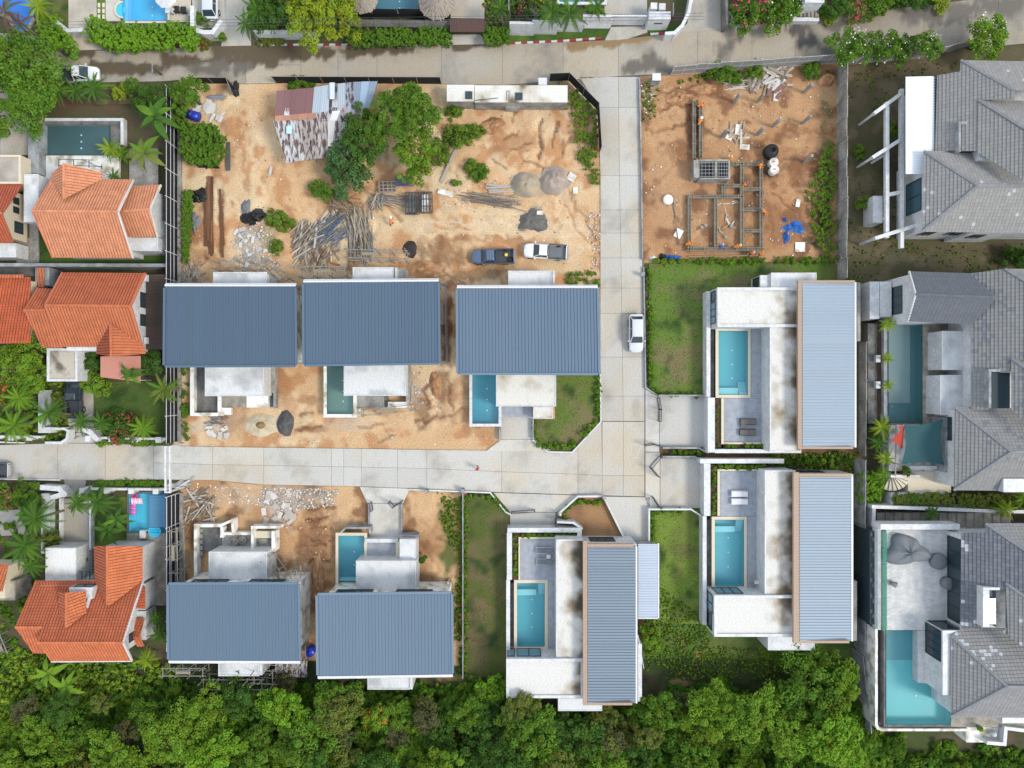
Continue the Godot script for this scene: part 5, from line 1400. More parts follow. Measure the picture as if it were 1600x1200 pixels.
func gable_wall(o: Node, a: Vector3, apex: Vector3, b: Vector3, th := 0.2, mat := "white"):
	var s := nb()
	var d := Vector3(th, 0, 0)
	tri(s, a, apex, b); tri(s, a - d, apex - d, b - d); quad(s, a, apex, apex - d, a - d); quad(s, apex, b, b - d, apex - d)
	emit("gable", s, M[mat], o)

func left_side():
	var salmon := L(234, 156, 116); var red := L(214, 122, 80); var deep := L(222, 126, 80)
	# upper house
	var o := thing("orange_roofed_house", "white house with salmon tile gable roof below the dark pool, at the black fence", "house", P(145, 330))
	slope(o, "orange_tile", [[50, 330, 7], [184, 331, 7], [208, 403, 4.2], [82, 402.5, 4.2]], salmon)
	slope(o, "orange_tile", [[81, 279, 4.2], [208, 281, 4.2], [184, 331, 7], [50, 330, 7]], salmon)
	slope(o, "orange_tile", [[100, 255, 6.6], [100, 311, 6.6], [81, 279, 4.25], [81, 271, 4.2]], salmon); slope(o, "orange_tile", [[100, 255, 6.6], [160, 270, 4.2], [160, 280, 4.25], [100, 311, 6.6]], salmon)
	slope(o, "orange_tile", [[186, 331, 5.6], [234, 327, 5.6], [246, 370, 3.8], [200, 370, 3.8]], salmon); slope(o, "orange_tile", [[205, 291, 3.8], [251, 289, 3.8], [234, 327, 5.6], [186, 331, 5.6]], salmon)
	ridge(o, M.orange_tile, P(50, 330, 7), P(184, 331, 7), salmon); ridge(o, M.orange_tile, P(100, 255, 6.6), P(100, 311, 6.6), salmon); ridge(o, M.orange_tile, P(188, 331, 5.6), P(234, 327, 5.6), salmon)
	barge(o, [[208, 403, 4.2], [184, 331, 7], [208, 281, 4.2]]); barge(o, [[246, 370, 3.8], [234, 327, 5.6], [251, 289, 3.8]]); barge(o, [[82, 402.5, 4.2], [50, 330, 7], [81, 279, 4.2]], "orange_plain")
	body(o, [88, 286, 196, 396], 0.0, 4.0, M.white)
	var b := body(o, [198, 296, 238, 366], 0.0, 3.7, M.white); gable_wall(o, Vector3(b[1].x + 0.02, 3.7, b[0].z), P(234, 327, 5.5) * Vector3(0, 1, 1) + Vector3(b[1].x + 0.02, 0, 0), Vector3(b[1].x + 0.02, 3.7, b[1].z))
	flatroof(o, [202, 371, 247, 392], 0.0, 3.0, 0.12, 0.05); b = body(o, [247.4, 345, 258, 391], 0.0, 1.8, M.render_grey); win(o, b, "E", 0.55, 0.9, 0.5, 1.5, 2)
	flatroof(o, [37, 272, 60, 347], 0.0, 3.0, 0.12, 0.05, M.white)
	block(o, "terrace", "white_rough", [62.4, 242.6, 186, 292], 0.0, 0.35); block(o, "terrace", "concrete", [202, 232, 247, 292], 0.0, 0.2)
	block(o, "boundary_wall", "render_grey", [44, 181, 61, 271], 0.0, 1.6); block(o, "path", "concrete", [46, 347.4, 60, 411], 0.0, 0.2)
	pool(o, [64, 195, 172, 242], 0.6, 0.5, L(30, 44, 42), "", 0.3, [], "", L(22, 38, 34))
	block(o, "pool_ledge", "concrete_dark", [64, 189, 188, 194.8], 0.0, 0.66); block(o, "pool_ledge", "concrete_dark", [172.3, 195, 188, 242], 0.0, 0.55)
	block(o, "coping", "white", [70, 184.5, 193, 188.8], 0.0, 0.8); block(o, "coping", "white", [188.3, 189, 193, 226], 0.0, 0.8)
	for e in [[92, 249, 92, 262], [115, 249, 115, 262], [139, 250, 139, 262], [159, 258, 159, 264], [91, 249, 145, 250], [91, 258, 160, 260], [128, 249, 160, 263]]: beam(o, "pergola_bar", "metal_dark", P(e[0], e[1], 2.4), P(e[2], e[3], 2.4), 0.06, 0.08)
	o = thing("orange_roofed_house", "cream house with salmon tile roof cut by the left edge, beside the salmon-roofed house", "house", P(0, 333))
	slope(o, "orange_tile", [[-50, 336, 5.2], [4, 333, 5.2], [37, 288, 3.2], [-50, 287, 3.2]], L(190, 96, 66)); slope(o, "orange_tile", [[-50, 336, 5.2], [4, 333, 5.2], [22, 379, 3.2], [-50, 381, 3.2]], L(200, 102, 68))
	ridge(o, M.orange_tile, P(-50, 336, 5.2), P(4, 333, 5.2), red)
	b = body(o, [-50, 296, 14, 371], 0.0, 3.1, M.cream); gable_wall(o, Vector3(b[1].x, 3.1, b[0].z), P(4, 333, 5.1) * Vector3(0, 1, 1) + Vector3(b[1].x, 0, 0), Vector3(b[1].x, 3.1, b[1].z), 0.2, "cream")
	win(o, b, "E", 0.12, 0.25, 1.5, 2.4, 1); win(o, b, "E", 0.32, 0.44, 1.5, 2.4, 1); win(o, b, "E", 0.62, 0.85, 0.8, 2.2, 2)
	flatroof(o, [-50, 242, 32, 287], 0.0, 3.4, 0.25, 0.12, M.cream, func(p): return mixc(L(196, 186, 174), L(160, 150, 140), N1.get_noise_2d(p.x * 9.0, p.z * 9.0) * 1.5 + 0.4))
	block(o, "outhouse", "white", [-50, 380, 25, 402], 0.0, 2.2); block(o, "patio", "beige", [25.4, 372, 46, 412], 0.0, 0.1)
	# middle house
	o = thing("orange_roofed_house", "orange tiled house with pointed porch gable and dark brown carport, above the left lane", "house", P(150, 490))
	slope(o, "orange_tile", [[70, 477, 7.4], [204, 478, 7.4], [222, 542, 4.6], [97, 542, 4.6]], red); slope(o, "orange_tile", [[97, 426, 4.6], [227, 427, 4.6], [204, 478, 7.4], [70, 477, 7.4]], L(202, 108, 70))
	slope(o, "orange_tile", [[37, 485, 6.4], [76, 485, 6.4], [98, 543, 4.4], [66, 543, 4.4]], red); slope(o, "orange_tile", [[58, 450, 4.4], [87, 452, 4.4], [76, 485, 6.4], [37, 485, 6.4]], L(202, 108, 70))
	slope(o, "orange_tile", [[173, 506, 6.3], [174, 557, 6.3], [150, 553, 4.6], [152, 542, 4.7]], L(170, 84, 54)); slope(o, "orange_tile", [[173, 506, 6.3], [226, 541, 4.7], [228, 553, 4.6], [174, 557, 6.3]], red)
	for e in [[[70, 477, 7.4], [204, 478, 7.4]], [[37, 485, 6.4], [72, 485, 6.4]], [[173, 506, 6.3], [174, 557, 6.3]]]: ridge(o, M.orange_tile, V(e[0]), V(e[1]), red)
	barge(o, [[222, 542, 4.6], [204, 478, 7.4], [227, 427, 4.6]], "orange_plain"); barge(o, [[97, 542, 4.6], [70, 477, 7.4], [97, 426, 4.6]], "orange_plain")
	b = body(o, [104, 432, 214, 548], 0.0, 4.5, M.white); gable_wall(o, Vector3(b[1].x + 0.3, 4.5, b[0].z), P(204, 478, 7.3) * Vector3(0, 1, 1) + Vector3(b[1].x + 0.3, 0, 0), Vector3(b[1].x + 0.3, 4.5, P(0, 542, 4.6).z))
	win(o, b, "E", 0.2, 0.4, 2.2, 3.8, 2); win(o, b, "E", 0.5, 0.65, 2.4, 3.8, 1)
	body(o, [62, 456, 98, 538], 0.0, 4.2, M.white)
	flatroof(o, [73, 544, 121, 596], 0.0, 3.3, 0.3, 0.15, M.white, func(p): return mixc(L(198, 188, 172), L(112, 104, 92), (N1.get_noise_2d(p.x * 14.0, p.z * 14.0) + 0.6 * N3.get_noise_2d(p.x * 30.0, p.z * 30.0)) * 2.0))
	var s := nb()
	ribbed(s, P(157, 557, 3.1), P(220, 556, 3.1), P(220, 597, 2.7), P(157, 589, 2.7), 0.25, 0.05, L(190, 132, 116), 0.03); emit("porch_roof", s, M.blue_roof, o)
	for e in [[159, 587], [218, 594], [160, 560], [217, 559]]: pole(o, "post", "white", P(e[0], e[1], 2.8) * Vector3(1, 0, 1), P(e[0], e[1], 2.8) - Vector3(0, 0.1, 0), 0.08)
	s = nb()
	ribbed(s, P(219, 429, 2.6), P(219, 546, 2.6), P(259, 546, 2.4), P(259, 429, 2.4), 0.3, 0.04, L(76, 62, 56), 0.06); emit("carport_roof", s, M.blue_roof, o)
	for e in [[222, 432], [256, 432], [222, 542], [256, 542]]: pole(o, "post", "metal_dark", P(e[0], e[1], 2.4) * Vector3(1, 0, 1), P(e[0], e[1], 2.4), 0.05)
	for y in [434, 532]: block(o, "air_conditioner", "gutter", [224.5, y - 5, 228.5, y + 5], 2.7, 3.3)
	block(o, "outhouse", "render_grey", [55, 418, 77, 446], 0.0, 2.4)
	slope(o, "orange_tile", [[58, 418, 2.9], [69, 418, 2.9], [69, 449, 2.5], [58, 449, 2.5]], L(214, 130, 90))
	o = thing("orange_roofed_house", "house with plain orange tile slope cut by the left edge, above the round-headed trees", "house", P(0, 485))
	slope(o, "orange_tile", [[-60, 434, 4.2], [48, 433, 4.2], [48, 536, 6.0], [-60, 537, 6.0]], L(206, 100, 60)); body(o, [-60, 438, 44, 534], 0.0, 4.0, M.cream); slope(o, "orange_tile", [[-60, 429, 4.6], [37, 429, 4.6], [37, 434, 4.7], [-60, 434, 4.7]], red)
	block(o, "court", "concrete_dark", [-50, 419, 54, 432], 0.0, 0.1)
	low_wall("long grey boundary wall between the two orange-roofed houses by the black fence", [-40, 413.5, 258, 414.5], 0.4, 2.0, "render_grey")
	# lower house
	o = thing("orange_roofed_house", "big orange tiled house with dormer and flat white annex, at the wood", "house", P(130, 960))
	var n := L(202, 108, 70)
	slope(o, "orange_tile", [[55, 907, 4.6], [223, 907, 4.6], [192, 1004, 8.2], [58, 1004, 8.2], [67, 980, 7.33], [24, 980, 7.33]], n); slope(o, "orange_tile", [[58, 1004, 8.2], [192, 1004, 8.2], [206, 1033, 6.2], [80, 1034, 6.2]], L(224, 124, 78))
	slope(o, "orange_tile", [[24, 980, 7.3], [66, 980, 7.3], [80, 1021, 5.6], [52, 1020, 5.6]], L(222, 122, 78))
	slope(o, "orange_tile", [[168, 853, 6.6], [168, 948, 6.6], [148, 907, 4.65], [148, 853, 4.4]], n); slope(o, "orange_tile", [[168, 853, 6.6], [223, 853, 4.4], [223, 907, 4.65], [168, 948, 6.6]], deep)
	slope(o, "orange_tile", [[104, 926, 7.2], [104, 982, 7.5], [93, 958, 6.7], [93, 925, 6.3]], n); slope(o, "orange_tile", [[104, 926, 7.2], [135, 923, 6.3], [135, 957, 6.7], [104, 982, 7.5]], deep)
	for e in [[[58, 1004, 8.2], [192, 1004, 8.2]], [[24, 980, 7.33], [66, 980, 7.33]], [[168, 853, 6.6], [168, 945, 6.6]], [[104, 926, 7.2], [104, 980, 7.5]]]: ridge(o, M.orange_tile, V(e[0]), V(e[1]), deep)
	barge(o, [[206, 1033, 6.2], [192, 1004, 8.2], [223, 908, 4.6]]); barge(o, [[80, 1034, 6.2], [206, 1033, 6.2]])
	b = body(o, [64, 914, 196, 1018], 0.0, 4.9, M.white); gable_wall(o, Vector3(b[1].x + 0.1, 4.7, b[0].z), P(192, 1004, 8.1) * Vector3(0, 1, 1) + Vector3(b[1].x + 0.1, 0, 0), Vector3(b[1].x + 0.1, 4.7, b[1].z + 0.6))
	win(o, b, "E", 0.2, 0.34, 2.6, 4.2, 1); win(o, b, "E", 0.78, 0.9, 2.4, 4.2, 1); win(o, b, "E", 0.42, 0.6, 0.6, 2.2, 2)
	body(o, [152, 858, 214, 914], 0.0, 4.4, M.white)
	b = body(o, [108, 918, 144, 936], 4.6, 6.1, M.white, "dormer_wall"); win(o, b, "N", 0.12, 0.9, 5.0, 5.9, 2, "curtain"); beam(o, "barge_board", "white", P(146, 917, 5.8), P(135, 950, 6.4), 0.3, 0.2)
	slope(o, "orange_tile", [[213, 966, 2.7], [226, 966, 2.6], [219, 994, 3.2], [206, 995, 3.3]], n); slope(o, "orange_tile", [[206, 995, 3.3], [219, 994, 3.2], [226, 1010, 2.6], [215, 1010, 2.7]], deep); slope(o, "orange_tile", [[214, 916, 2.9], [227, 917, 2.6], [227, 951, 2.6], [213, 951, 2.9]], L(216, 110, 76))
	block(o, "porch", "white", [207, 955, 228, 1000], 0.0, 2.3); block(o, "porch", "white", [212, 912, 227, 953], 0.0, 2.4)
	flatroof(o, [71, 856, 119, 907], 0.0, 3.2, 0.12, 0.05, null, func(p): return mixc(L(236, 234, 232), L(190, 172, 158), N1.get_noise_2d(p.x * 10.0, p.z * 10.0) * 2.0 - 0.3))
	for x in [140.5, 147]: beam(o, "pergola_bar", "metal_dark", P(x, 860, 2.7), P(x, 906, 2.7), 0.06, 0.08)
	for k in 8: beam(o, "pergola_bar", "metal_dark", P(140.5, 861 + k * 6.2, 2.7), P(147, 861 + k * 6.2, 2.7), 0.06, 0.08)
	for k in 5: beam(o, "pergola_bar", "metal_dark", P(116 + k * 6, 893, 2.7), P(116 + k * 6, 906, 2.7), 0.06, 0.08)
	for y in [893, 906]: beam(o, "pergola_bar", "metal_dark", P(115, y, 2.75), P(140, y, 2.75), 0.06, 0.08)
	s = nb(); poly(s, [198, 833, 262, 833, 262, 946, 224, 946, 224, 856, 198, 856], -0.1, 0.12); emit("terrace", s, M.beige, o)
	for r in [[198, 768, 201.6, 833], [260, 768, 262, 833], [201.6, 768, 260, 770.6]]: block(o, "pool_deck", "teak", r, -0.1, 0.2)
	pool(o, [202, 771, 259, 832], 0.2, 1.1, L(70, 214, 250), "", 0.3, [[[231, 826, 250, 831.8], 0.3]])
	s = nb(); lathe(s, P(242, 830, 0.2) * Vector3(1, 0, 1), [[0.8, 0.05], [0.8, 0.27], [0.0, 0.27]], 20); emit("round_step", s, mk("step_blue", L(70, 190, 230), 0.2), o)
	for k in 3:
		s = nb(); boxw(s, P(242, 824 + k * 4, 0.2) * Vector3(1, 0, 1) + Vector3(-0.6, 0.26, -0.03), P(242, 824 + k * 4, 0.2) * Vector3(1, 0, 1) + Vector3(0.6, 0.285, 0.03)); emit("step_line", s, M.blue_paint, o)
	for e in [["pool_cover_sheet", "flat blue cover rolled over the right half of the small bright pool", "pool cover"]]:
		s = nb(); ribbed(s, P(233.5, 774, 0.3), P(233.5, 824, 0.3), P(259, 824, 0.3), P(259, 774, 0.3), 0.4, 0.03, L(88, 138, 172), 0.03); solo(e[0], s, M.blue_roof, e[1], e[2])
	o = thing("garden_chair", "white garden chair at the foot of the small bright pool", "chair", P(222, 834))
	block(o, "seat", "white", [218, 831, 227, 841], 0.3, 0.5); block(o, "backrest", "white", [218, 829, 227, 830.8], 0.3, 0.95)
	for e in [[204.5, 778, 222, 787, "pale striped air mattress floating across the small bright pool", L(232, 190, 214), 0.15], [203.5, 786, 212.5, 804, "pink air mattress floating lengthwise in the small bright pool", L(196, 120, 190), 0.12]]:
		o = thing("air_mattress", e[4], "air mattress", P((e[0] + e[2]) / 2, (e[1] + e[3]) / 2))
		for k in 6:
			var a := P(e[0], e[1], 0.2); var c := P(e[2], e[3], 0.2)
			s = nb(true)
			if c.x - a.x > c.z - a.z: tube(s, Vector3(lerpf(a.x, c.x, (k + 0.5) / 6.0), 0.22, a.z), Vector3(lerpf(a.x, c.x, (k + 0.5) / 6.0) + 0.1, 0.22, c.z), (c.x - a.x) / 11.5, (c.x - a.x) / 11.5, 8)
			else: tube(s, Vector3(a.x, 0.22, lerpf(a.z, c.z, (k + 0.5) / 6.0)), Vector3(c.x, 0.22, lerpf(a.z, c.z, (k + 0.5) / 6.0) + 0.1), (c.z - a.z) / 11.5, (c.z - a.z) / 11.5, 8)
			var cc: Color = e[5]
			var mm: Material = mk("mat%d%d" % [k % 2, int(e[0])], cc if k % 2 else Color(minf(cc.r * 1.25, 0.85), minf(cc.g * 1.35, 0.85), minf(cc.b * 1.2, 0.85)), 0.4) if not M.has("mat%d%d" % [k % 2, int(e[0])]) else M["mat%d%d" % [k % 2, int(e[0])]]
			emit("air_tube", s, mm, o)
	s = nb(true)
	var cc := P(210.5, 773.5, 0.2)
	for k in 14: tube(s, cc + Vector3(cos(k * TAU / 14), 0.05, sin(k * TAU / 14)) * Vector3(0.3, 1, 0.3), cc + Vector3(cos((k + 1) * TAU / 14), 0.05, sin((k + 1) * TAU / 14)) * Vector3(0.3, 1, 0.3), 0.12, 0.12, 7, W, false)
	solo("swim_ring", s, M.petal_pink, "pink swim ring floating at the top of the small bright pool", "swim ring")
	o = thing("orange_roofed_house", "corner of an orange tile roof at the left edge, above the bamboo scaffold", "house", P(-10, 900))
	slope(o, "orange_tile", [[-60, 880, 4.0], [14, 882, 4.0], [4, 924, 5.6], [-60, 926, 5.6]], deep); body(o, [-60, 886, 8, 935], 0.0, 3.8, M.cream)
	flatroof(o, [-60, 907, 24, 938], 0.0, 3.0, 0.15, 0.06, M.beige, func(p): return mixc(L(190, 184, 174), L(130, 124, 114), N1.get_noise_2d(p.x * 12.0, p.z * 12.0) * 2.0))
	# fence of shade net
	net_fence("tall black net fence with white rails, upper stretch beside the orange-roofed houses", 278, 150, 690, 3.0)
	net_fence("tall black net fence with white rails, lower stretch below the left lane", 281, 770, 1002, 3.4)
	o = thing("gate_beams", "two white beams carried high across the left lane at the black fence", "gate", P(268, 730))
	for x in [259, 266]: beam(o, "beam", "white", P(x, 697, 4.4), P(x, 770, 4.4), 0.18, 0.3)
	for y in [698, 769]: beam(o, "cross_beam", "white", P(258, y, 4.15), P(267, y, 4.15), 0.2, 0.2)
	for y in [698, 769]: pole(o, "post", "white", P(262.5, y, 4.0) * Vector3(1, 0, 1), P(262.5, y, 4.1), 0.12)
	# garden walls with posts along the lane
	post_wall("white garden wall with posts above the lane, at the left edge", [-30, 682, 62, 683], 4)
	post_wall("white garden wall with posts above the lane, below the pink-flowering shrub", [143, 684, 262, 686], 4)
	post_wall("white garden wall with posts below the lane, above the small bright pool", [134, 764, 258, 765], 4)
	low_wall("white curved gate wall right of the left-edge garden wall, on the drive", [62, 672, 82, 670, 100, 670, 106, 673, 104, 686, 95, 692, 72, 692], 0.3, 1.2)
	low_wall("white slanted gate wall between the drive and the pink-flowering shrub", [131, 671, 140, 675, 150, 685], 0.6, 1.4)
	low_wall("white pier slab beside the dark vehicle's drive", [64, 614, 64, 672, 74, 672], 0.7, 1.5)
	low_wall("white slanted gate wall left of the sloping concrete drive below the lane", [66, 762, 92, 764, 100, 772, 82, 777], 0.6, 1.4)
	low_wall("short white gate wall right of the sloping concrete drive below the lane", [124, 774, 134, 764], 0.4, 1.4)
	low_wall("long white wall left of the sloping concrete drive", [71, 778, 71, 858], 1.1, 0.9)
	low_wall("thin white wall on the left edge of the sloping concrete drive", [93.5, 780, 93.5, 856], 0.2, 0.6)
	low_wall("thin white wall between the sloping concrete drive and the banana garden", [140.5, 780, 140.5, 858], 0.2, 0.8)
	low_wall("white kerb along the lower side of the left lane", [-30, 748, 92, 750], 0.16, 0.25)
	low_wall("short white kerb above the left lane at the left edge", [-30, 690, 36, 692], 0.16, 0.25)
	for e in [["driveway", [95, 779, 139, 779, 139, 856, 95, 856], 0.64, 0.2], ["driveway", [100, 748, 134, 750, 132, 775, 104, 777], 0.55, 0.2], ["driveway", [104, 596, 146, 596, 146, 676, 104, 690], 0.8, 0.2], ["driveway", [104, 660, 134, 660, 150, 692, 98, 692], 0.86, 0.3], ["court", [-40, 800, 30, 796, 44, 835, -40, 840], 0.7, 0.2]]:
		s = nb(); poly_sheet(s, e[1], 0.045, 0.4, concrete(e[2], e[3]), 0.2); struct(e[0], s, M.vc)
	vehicle("dark_pickup", "black pickup parked in the left garden drive, nose to the house", "pickup truck", 116.5, 622, PI / 2, L(44, 50, 56), true, 5.0, 1)
	vehicle("pickup", "silver pickup on the left lane, cut by the left edge", "pickup truck", -18, 735, PI, L(190, 192, 196), true, 5.2, 1)

func net_fence(label: String, x: float, y0: float, y1: float, h: float):
	var o := thing("net_fence", label, "fence", P(x, (y0 + y1) / 2))
	var n := int((y1 - y0) / 40.0)
	for k in n:
		var a := P(x, lerpf(y0, y1, float(k) / n)); var b := P(x, lerpf(y0, y1, (k + 1.0) / n))
		var s := nb()
		bar(s, Vector3(a.x, h / 2, a.z + 0.04), Vector3(b.x, h / 2, b.z - 0.04), 0.03, h - 0.1)
		emit("net_panel", s, M.black_net, o)
		pole(o, "post", "gutter", a, a + Vector3(0, h + 0.1, 0), 0.055)
	var a := P(x, y0); var b := P(x, y1)
	for t in [0.98, 0.64, 0.36]: beam(o, "rail", "gutter", a + Vector3(0.05, h * t, 0), b + Vector3(0.05, h * t, 0), 0.05, 0.07)
	beam(o, "kerb", "concrete", a + Vector3(0.3, 0.12, 0), b + Vector3(0.3, 0.12, 0), 0.42, 0.4)

func post_wall(label: String, px: Array, posts: int):
	var o := thing("garden_wall", label, "wall", P(px[0], px[1]))
	wall_part(o, "wall", "white", px, 0.28, 0.0, 1.0)
	for k in posts:
		var t := (k + 0.15) / (posts - 0.7)
		var c := P(lerpf(px[0], px[2], t), lerpf(px[1], px[3], t))
		var s := nb(); boxw(s, c + Vector3(-0.26, 0, -0.26), c + Vector3(0.26, 1.35, 0.26)); boxw(s, c + Vector3(-0.34, 1.35, -0.34), c + Vector3(0.34, 1.45, 0.34)); emit("post", s, M.white, o)

# ------------------------------------------------------------------ the grey-tiled villas on the right edge
func panel_wall(called: String, label: String, px: Array, n: int, h: float, mat := "concrete", cat := "fence", frame := ""):   # a wall of separate panels between posts; px at the ground
	var o := thing(called, label, cat, P(px[0], px[1]))
	for i in range(0, px.size() - 2, 2):
		for k in n:
			var a := P(lerpf(px[i], px[i + 2], float(k) / n), lerpf(px[i + 1], px[i + 3], float(k) / n)); var b := P(lerpf(px[i], px[i + 2], (k + 1.0) / n), lerpf(px[i + 1], px[i + 3], (k + 1.0) / n))
			var e := (b - a).normalized() * 0.07
			var hh := h + rng.randf_range(-0.12, 0.12)
			var s := nb()
			var rows := 4 if frame == "" else 1
			for r in rows:
				var y0 := hh * r / rows + 0.01; var y1 := hh * (r + 1) / rows - 0.015
				bar(s, a + e + Vector3(0, (y0 + y1) / 2, 0), b - e + Vector3(0, (y0 + y1) / 2, 0), 0.09 if frame == "" else 0.03, y1 - y0)
			emit("panel", s, M[mat], o)
			pole(o, "post", frame if frame else "concrete", a, a + Vector3(0, hh + 0.08, 0), 0.09 if frame == "" else 0.04, 4)
			if frame:
				for t in [0.03, 0.5, 0.98]: beam(o, "rail", frame, a + Vector3(0, hh * t, 0), b + Vector3(0, hh * t, 0), 0.05, 0.06)

func grey_slopes(o: Node, list: Array, col: Color, vary := 0.07, odd := Color(0, 0, 0, 0), share := 0.0):
	for e in list: slope(o, "grey_tile", e, col, vary, 0.42, 0.38, odd, share)

func hips(o: Node, list: Array, col: Color):
	for e in list: ridge(o, M.grey_tile, V(e[0]), V(e[1]), col, 0.3, "hip_cap")

func right_side():
	var g := L(150, 148, 146); var cap := L(140, 142, 146)
	# top villa
	var o := thing("grey_tiled_villa", "grey hip-roofed villa with white corrugated roof and open white pergola, top right", "house", P(1540, 250))
	grey_slopes(o, [[[1501, 94, 7.15], [1585, 142, 9.5], [1586, 156, 9.5], [1528, 156, 7.95], [1526, 236, 7.9], [1461, 236, 6], [1464, 118, 6.05], [1500, 112, 7.1]], [[1501, 94, 7.15], [1680, 98, 7.15], [1680, 142, 9.5], [1585, 142, 9.5]],
		[[1528, 156, 8], [1612, 208, 10.4], [1612, 290, 10.4], [1526, 238, 8]], [[1528, 156, 8], [1690, 160, 8], [1690, 208, 10.4], [1612, 208, 10.4]],
		[[1443, 236, 6.4], [1528, 290, 8.8], [1441, 362, 6.4]], [[1443, 236, 6.4], [1525, 237, 6.4], [1604, 284, 8.55], [1690, 288, 8.8], [1690, 291, 8.8], [1528, 290, 8.8]], [[1441, 362, 6.4], [1528, 290, 8.8], [1690, 291, 8.8], [1690, 366, 6.4]]], g, 0.08, L(190, 190, 192), 0.04)
	hips(o, [[[1501, 94, 7.15], [1585, 142, 9.5]], [[1528, 156, 8], [1612, 208, 10.4]], [[1443, 236, 6.4], [1528, 290, 8.8]], [[1441, 362, 6.4], [1528, 290, 8.8]], [[1528, 290, 8.8], [1690, 291, 8.8]]], cap)
	body(o, [1470, 118, 1680, 238], 0.0, 5.9, M.white); var b := body(o, [1448, 242, 1680, 356], 0.0, 6.2, M.white)
	win(o, b, "W", 0.28, 0.72, 2.2, 5.2, 2, "glass_blue"); win(o, b, "S", 0.06, 0.14, 2.5, 4.6, 2); win(o, b, "S", 0.24, 0.34, 2.6, 4.4, 2)
	body(o, [1530, 160, 1680, 250], 6.0, 7.8, M.white)
	var s := nb(); ribbed(s, P(1415, 120, 5.5), P(1415, 272, 5.5), P(1459.5, 272, 5.8), P(1461, 119, 5.8), 0.32, 0.06, L(232, 235, 240), 0.03); emit("corrugated_roof", s, M.blue_roof, o)
	block(o, "gutter", "metal_dark", [1460, 119, 1464, 236], 5.6, 5.85); body(o, [1450, 122, 1460, 240], 0.0, 5.3, M.white)
	for r in [[1498, 190, 1501.5, 237], [1501.7, 190, 1525, 194]]: block(o, "well_wall", "render_grey", r, 6.0, 7.5)
	block(o, "well_glass", "glass_dark", [1502, 194.4, 1524, 236], 5.0, 7.2)
	b = flatroof(o, [1522, 338, 1584, 363], 0.0, 5.6, 0.5, 0.3, M.white, func(p): return mixc(L(196, 188, 176), L(140, 130, 118), N1.get_noise_2d(p.x * 20.0, p.z * 20.0) * 2.0)); win(o, b, "S", 0.2, 0.5, 2.6, 4.4, 2)
	block(o, "parapet", "white", [1549, 343, 1555, 358], 5.4, 5.58)
	for e in [[1385, 160, 1385, 372, 3.6], [1408, 140, 1408, 388, 3.6], [1365, 178, 1407, 147, 3.8], [1362, 247, 1406, 219, 3.8], [1366, 373, 1441, 349, 3.8], [1386, 305, 1410, 300, 3.5]]: beam(o, "pergola_beam", "white", P(e[0], e[1], e[4]), P(e[2], e[3], e[4]), 0.42, 0.5)
	for e in [[1385, 162], [1385, 240], [1385, 340], [1365, 178], [1362, 247], [1366, 373]]: pole(o, "post", "white", P(e[0], e[1], 3.4) * Vector3(1, 0, 1), P(e[0], e[1], 3.4), 0.18, 4)
	block(o, "screen", "white", [1364.5, 306, 1379, 348], 0.0, 2.4)
	panel_wall("panel_fence", "grey concrete panel fence between the bare plot and the top right villa's garden", [1308, 104, 1308, 440], 11, 2.6)
	panel_wall("panel_fence", "grey concrete panel fence beside the upper villa's long metal roof", [1342, 536, 1342, 712], 6, 1.8)
	panel_wall("panel_fence", "tall pale panel wall between the middle villa and the round-cornered pool", [1334, 716, 1334, 1010], 9, 2.8, "render_grey")
	panel_wall("panel_fence", "pale panel wall stepping down to the wood below the round-cornered pool", [1330, 1012, 1342, 1128], 4, 3.0, "render_grey")
	panel_wall("panel_fence", "grey panel fence under the white-flowering trees along the top lane", [1312, 102, 1446, 90, 1520, 70], 5, 1.9)
	panel_wall("mesh_fence", "see-through grey metal fence along the top lane above the bare plot", [1048, 117, 1308, 98], 15, 2.4, "steel", "fence", "gutter")
	# middle villa
	o = thing("grey_tiled_villa", "grey hip-roofed villa with dark gable, teal shade sail and green pool, right edge", "house", P(1530, 600))
	var dk := L(100, 104, 112)
	grey_slopes(o, [[[1421, 424, 7], [1516, 427, 7], [1556, 465, 9], [1431, 460, 9]], [[1431, 460, 9], [1556, 465, 9], [1519, 507, 7], [1419, 502, 7]]], dk, 0.06)
	grey_slopes(o, [[[1517, 427, 7], [1570, 420, 8.6], [1620, 450, 10], [1620, 562, 10], [1580, 562, 8.9], [1580, 580, 8.9], [1517, 580, 7]], [[1570, 420, 8.6], [1690, 420, 8.6], [1690, 450, 10], [1620, 450, 10]], [[1517, 580, 7], [1545, 580, 7.85], [1545, 640, 7.85], [1517, 640, 7]],
		[[1580, 560, 9.0], [1640, 600, 10.8], [1640, 690, 10.8], [1580, 640, 9.0]], [[1580, 560, 9.0], [1700, 560, 9.0], [1700, 600, 10.8], [1640, 600, 10.8]],
		[[1492, 636, 6.8], [1581, 706, 9.3], [1490, 766, 6.8]], [[1492, 636, 6.8], [1577, 637, 6.8], [1640, 684, 8.5], [1700, 700, 9.3], [1700, 706, 9.3], [1581, 706, 9.3]], [[1490, 766, 6.8], [1581, 706, 9.3], [1700, 706, 9.3], [1700, 768, 6.8]]], L(142, 141, 140), 0.08, L(122, 124, 132), 0.35)
	hips(o, [[[1431, 460, 9], [1556, 465, 9]]], dk)
	hips(o, [[[1570, 420, 8.6], [1620, 450, 10]], [[1580, 560, 9], [1640, 600, 10.8]], [[1492, 636, 6.8], [1581, 706, 9.3]], [[1490, 766, 6.8], [1581, 706, 9.3]], [[1581, 706, 9.3], [1700, 706, 9.3]]], cap)
	barge(o, [[1421, 424, 7], [1431, 460, 9], [1419, 502, 7]])
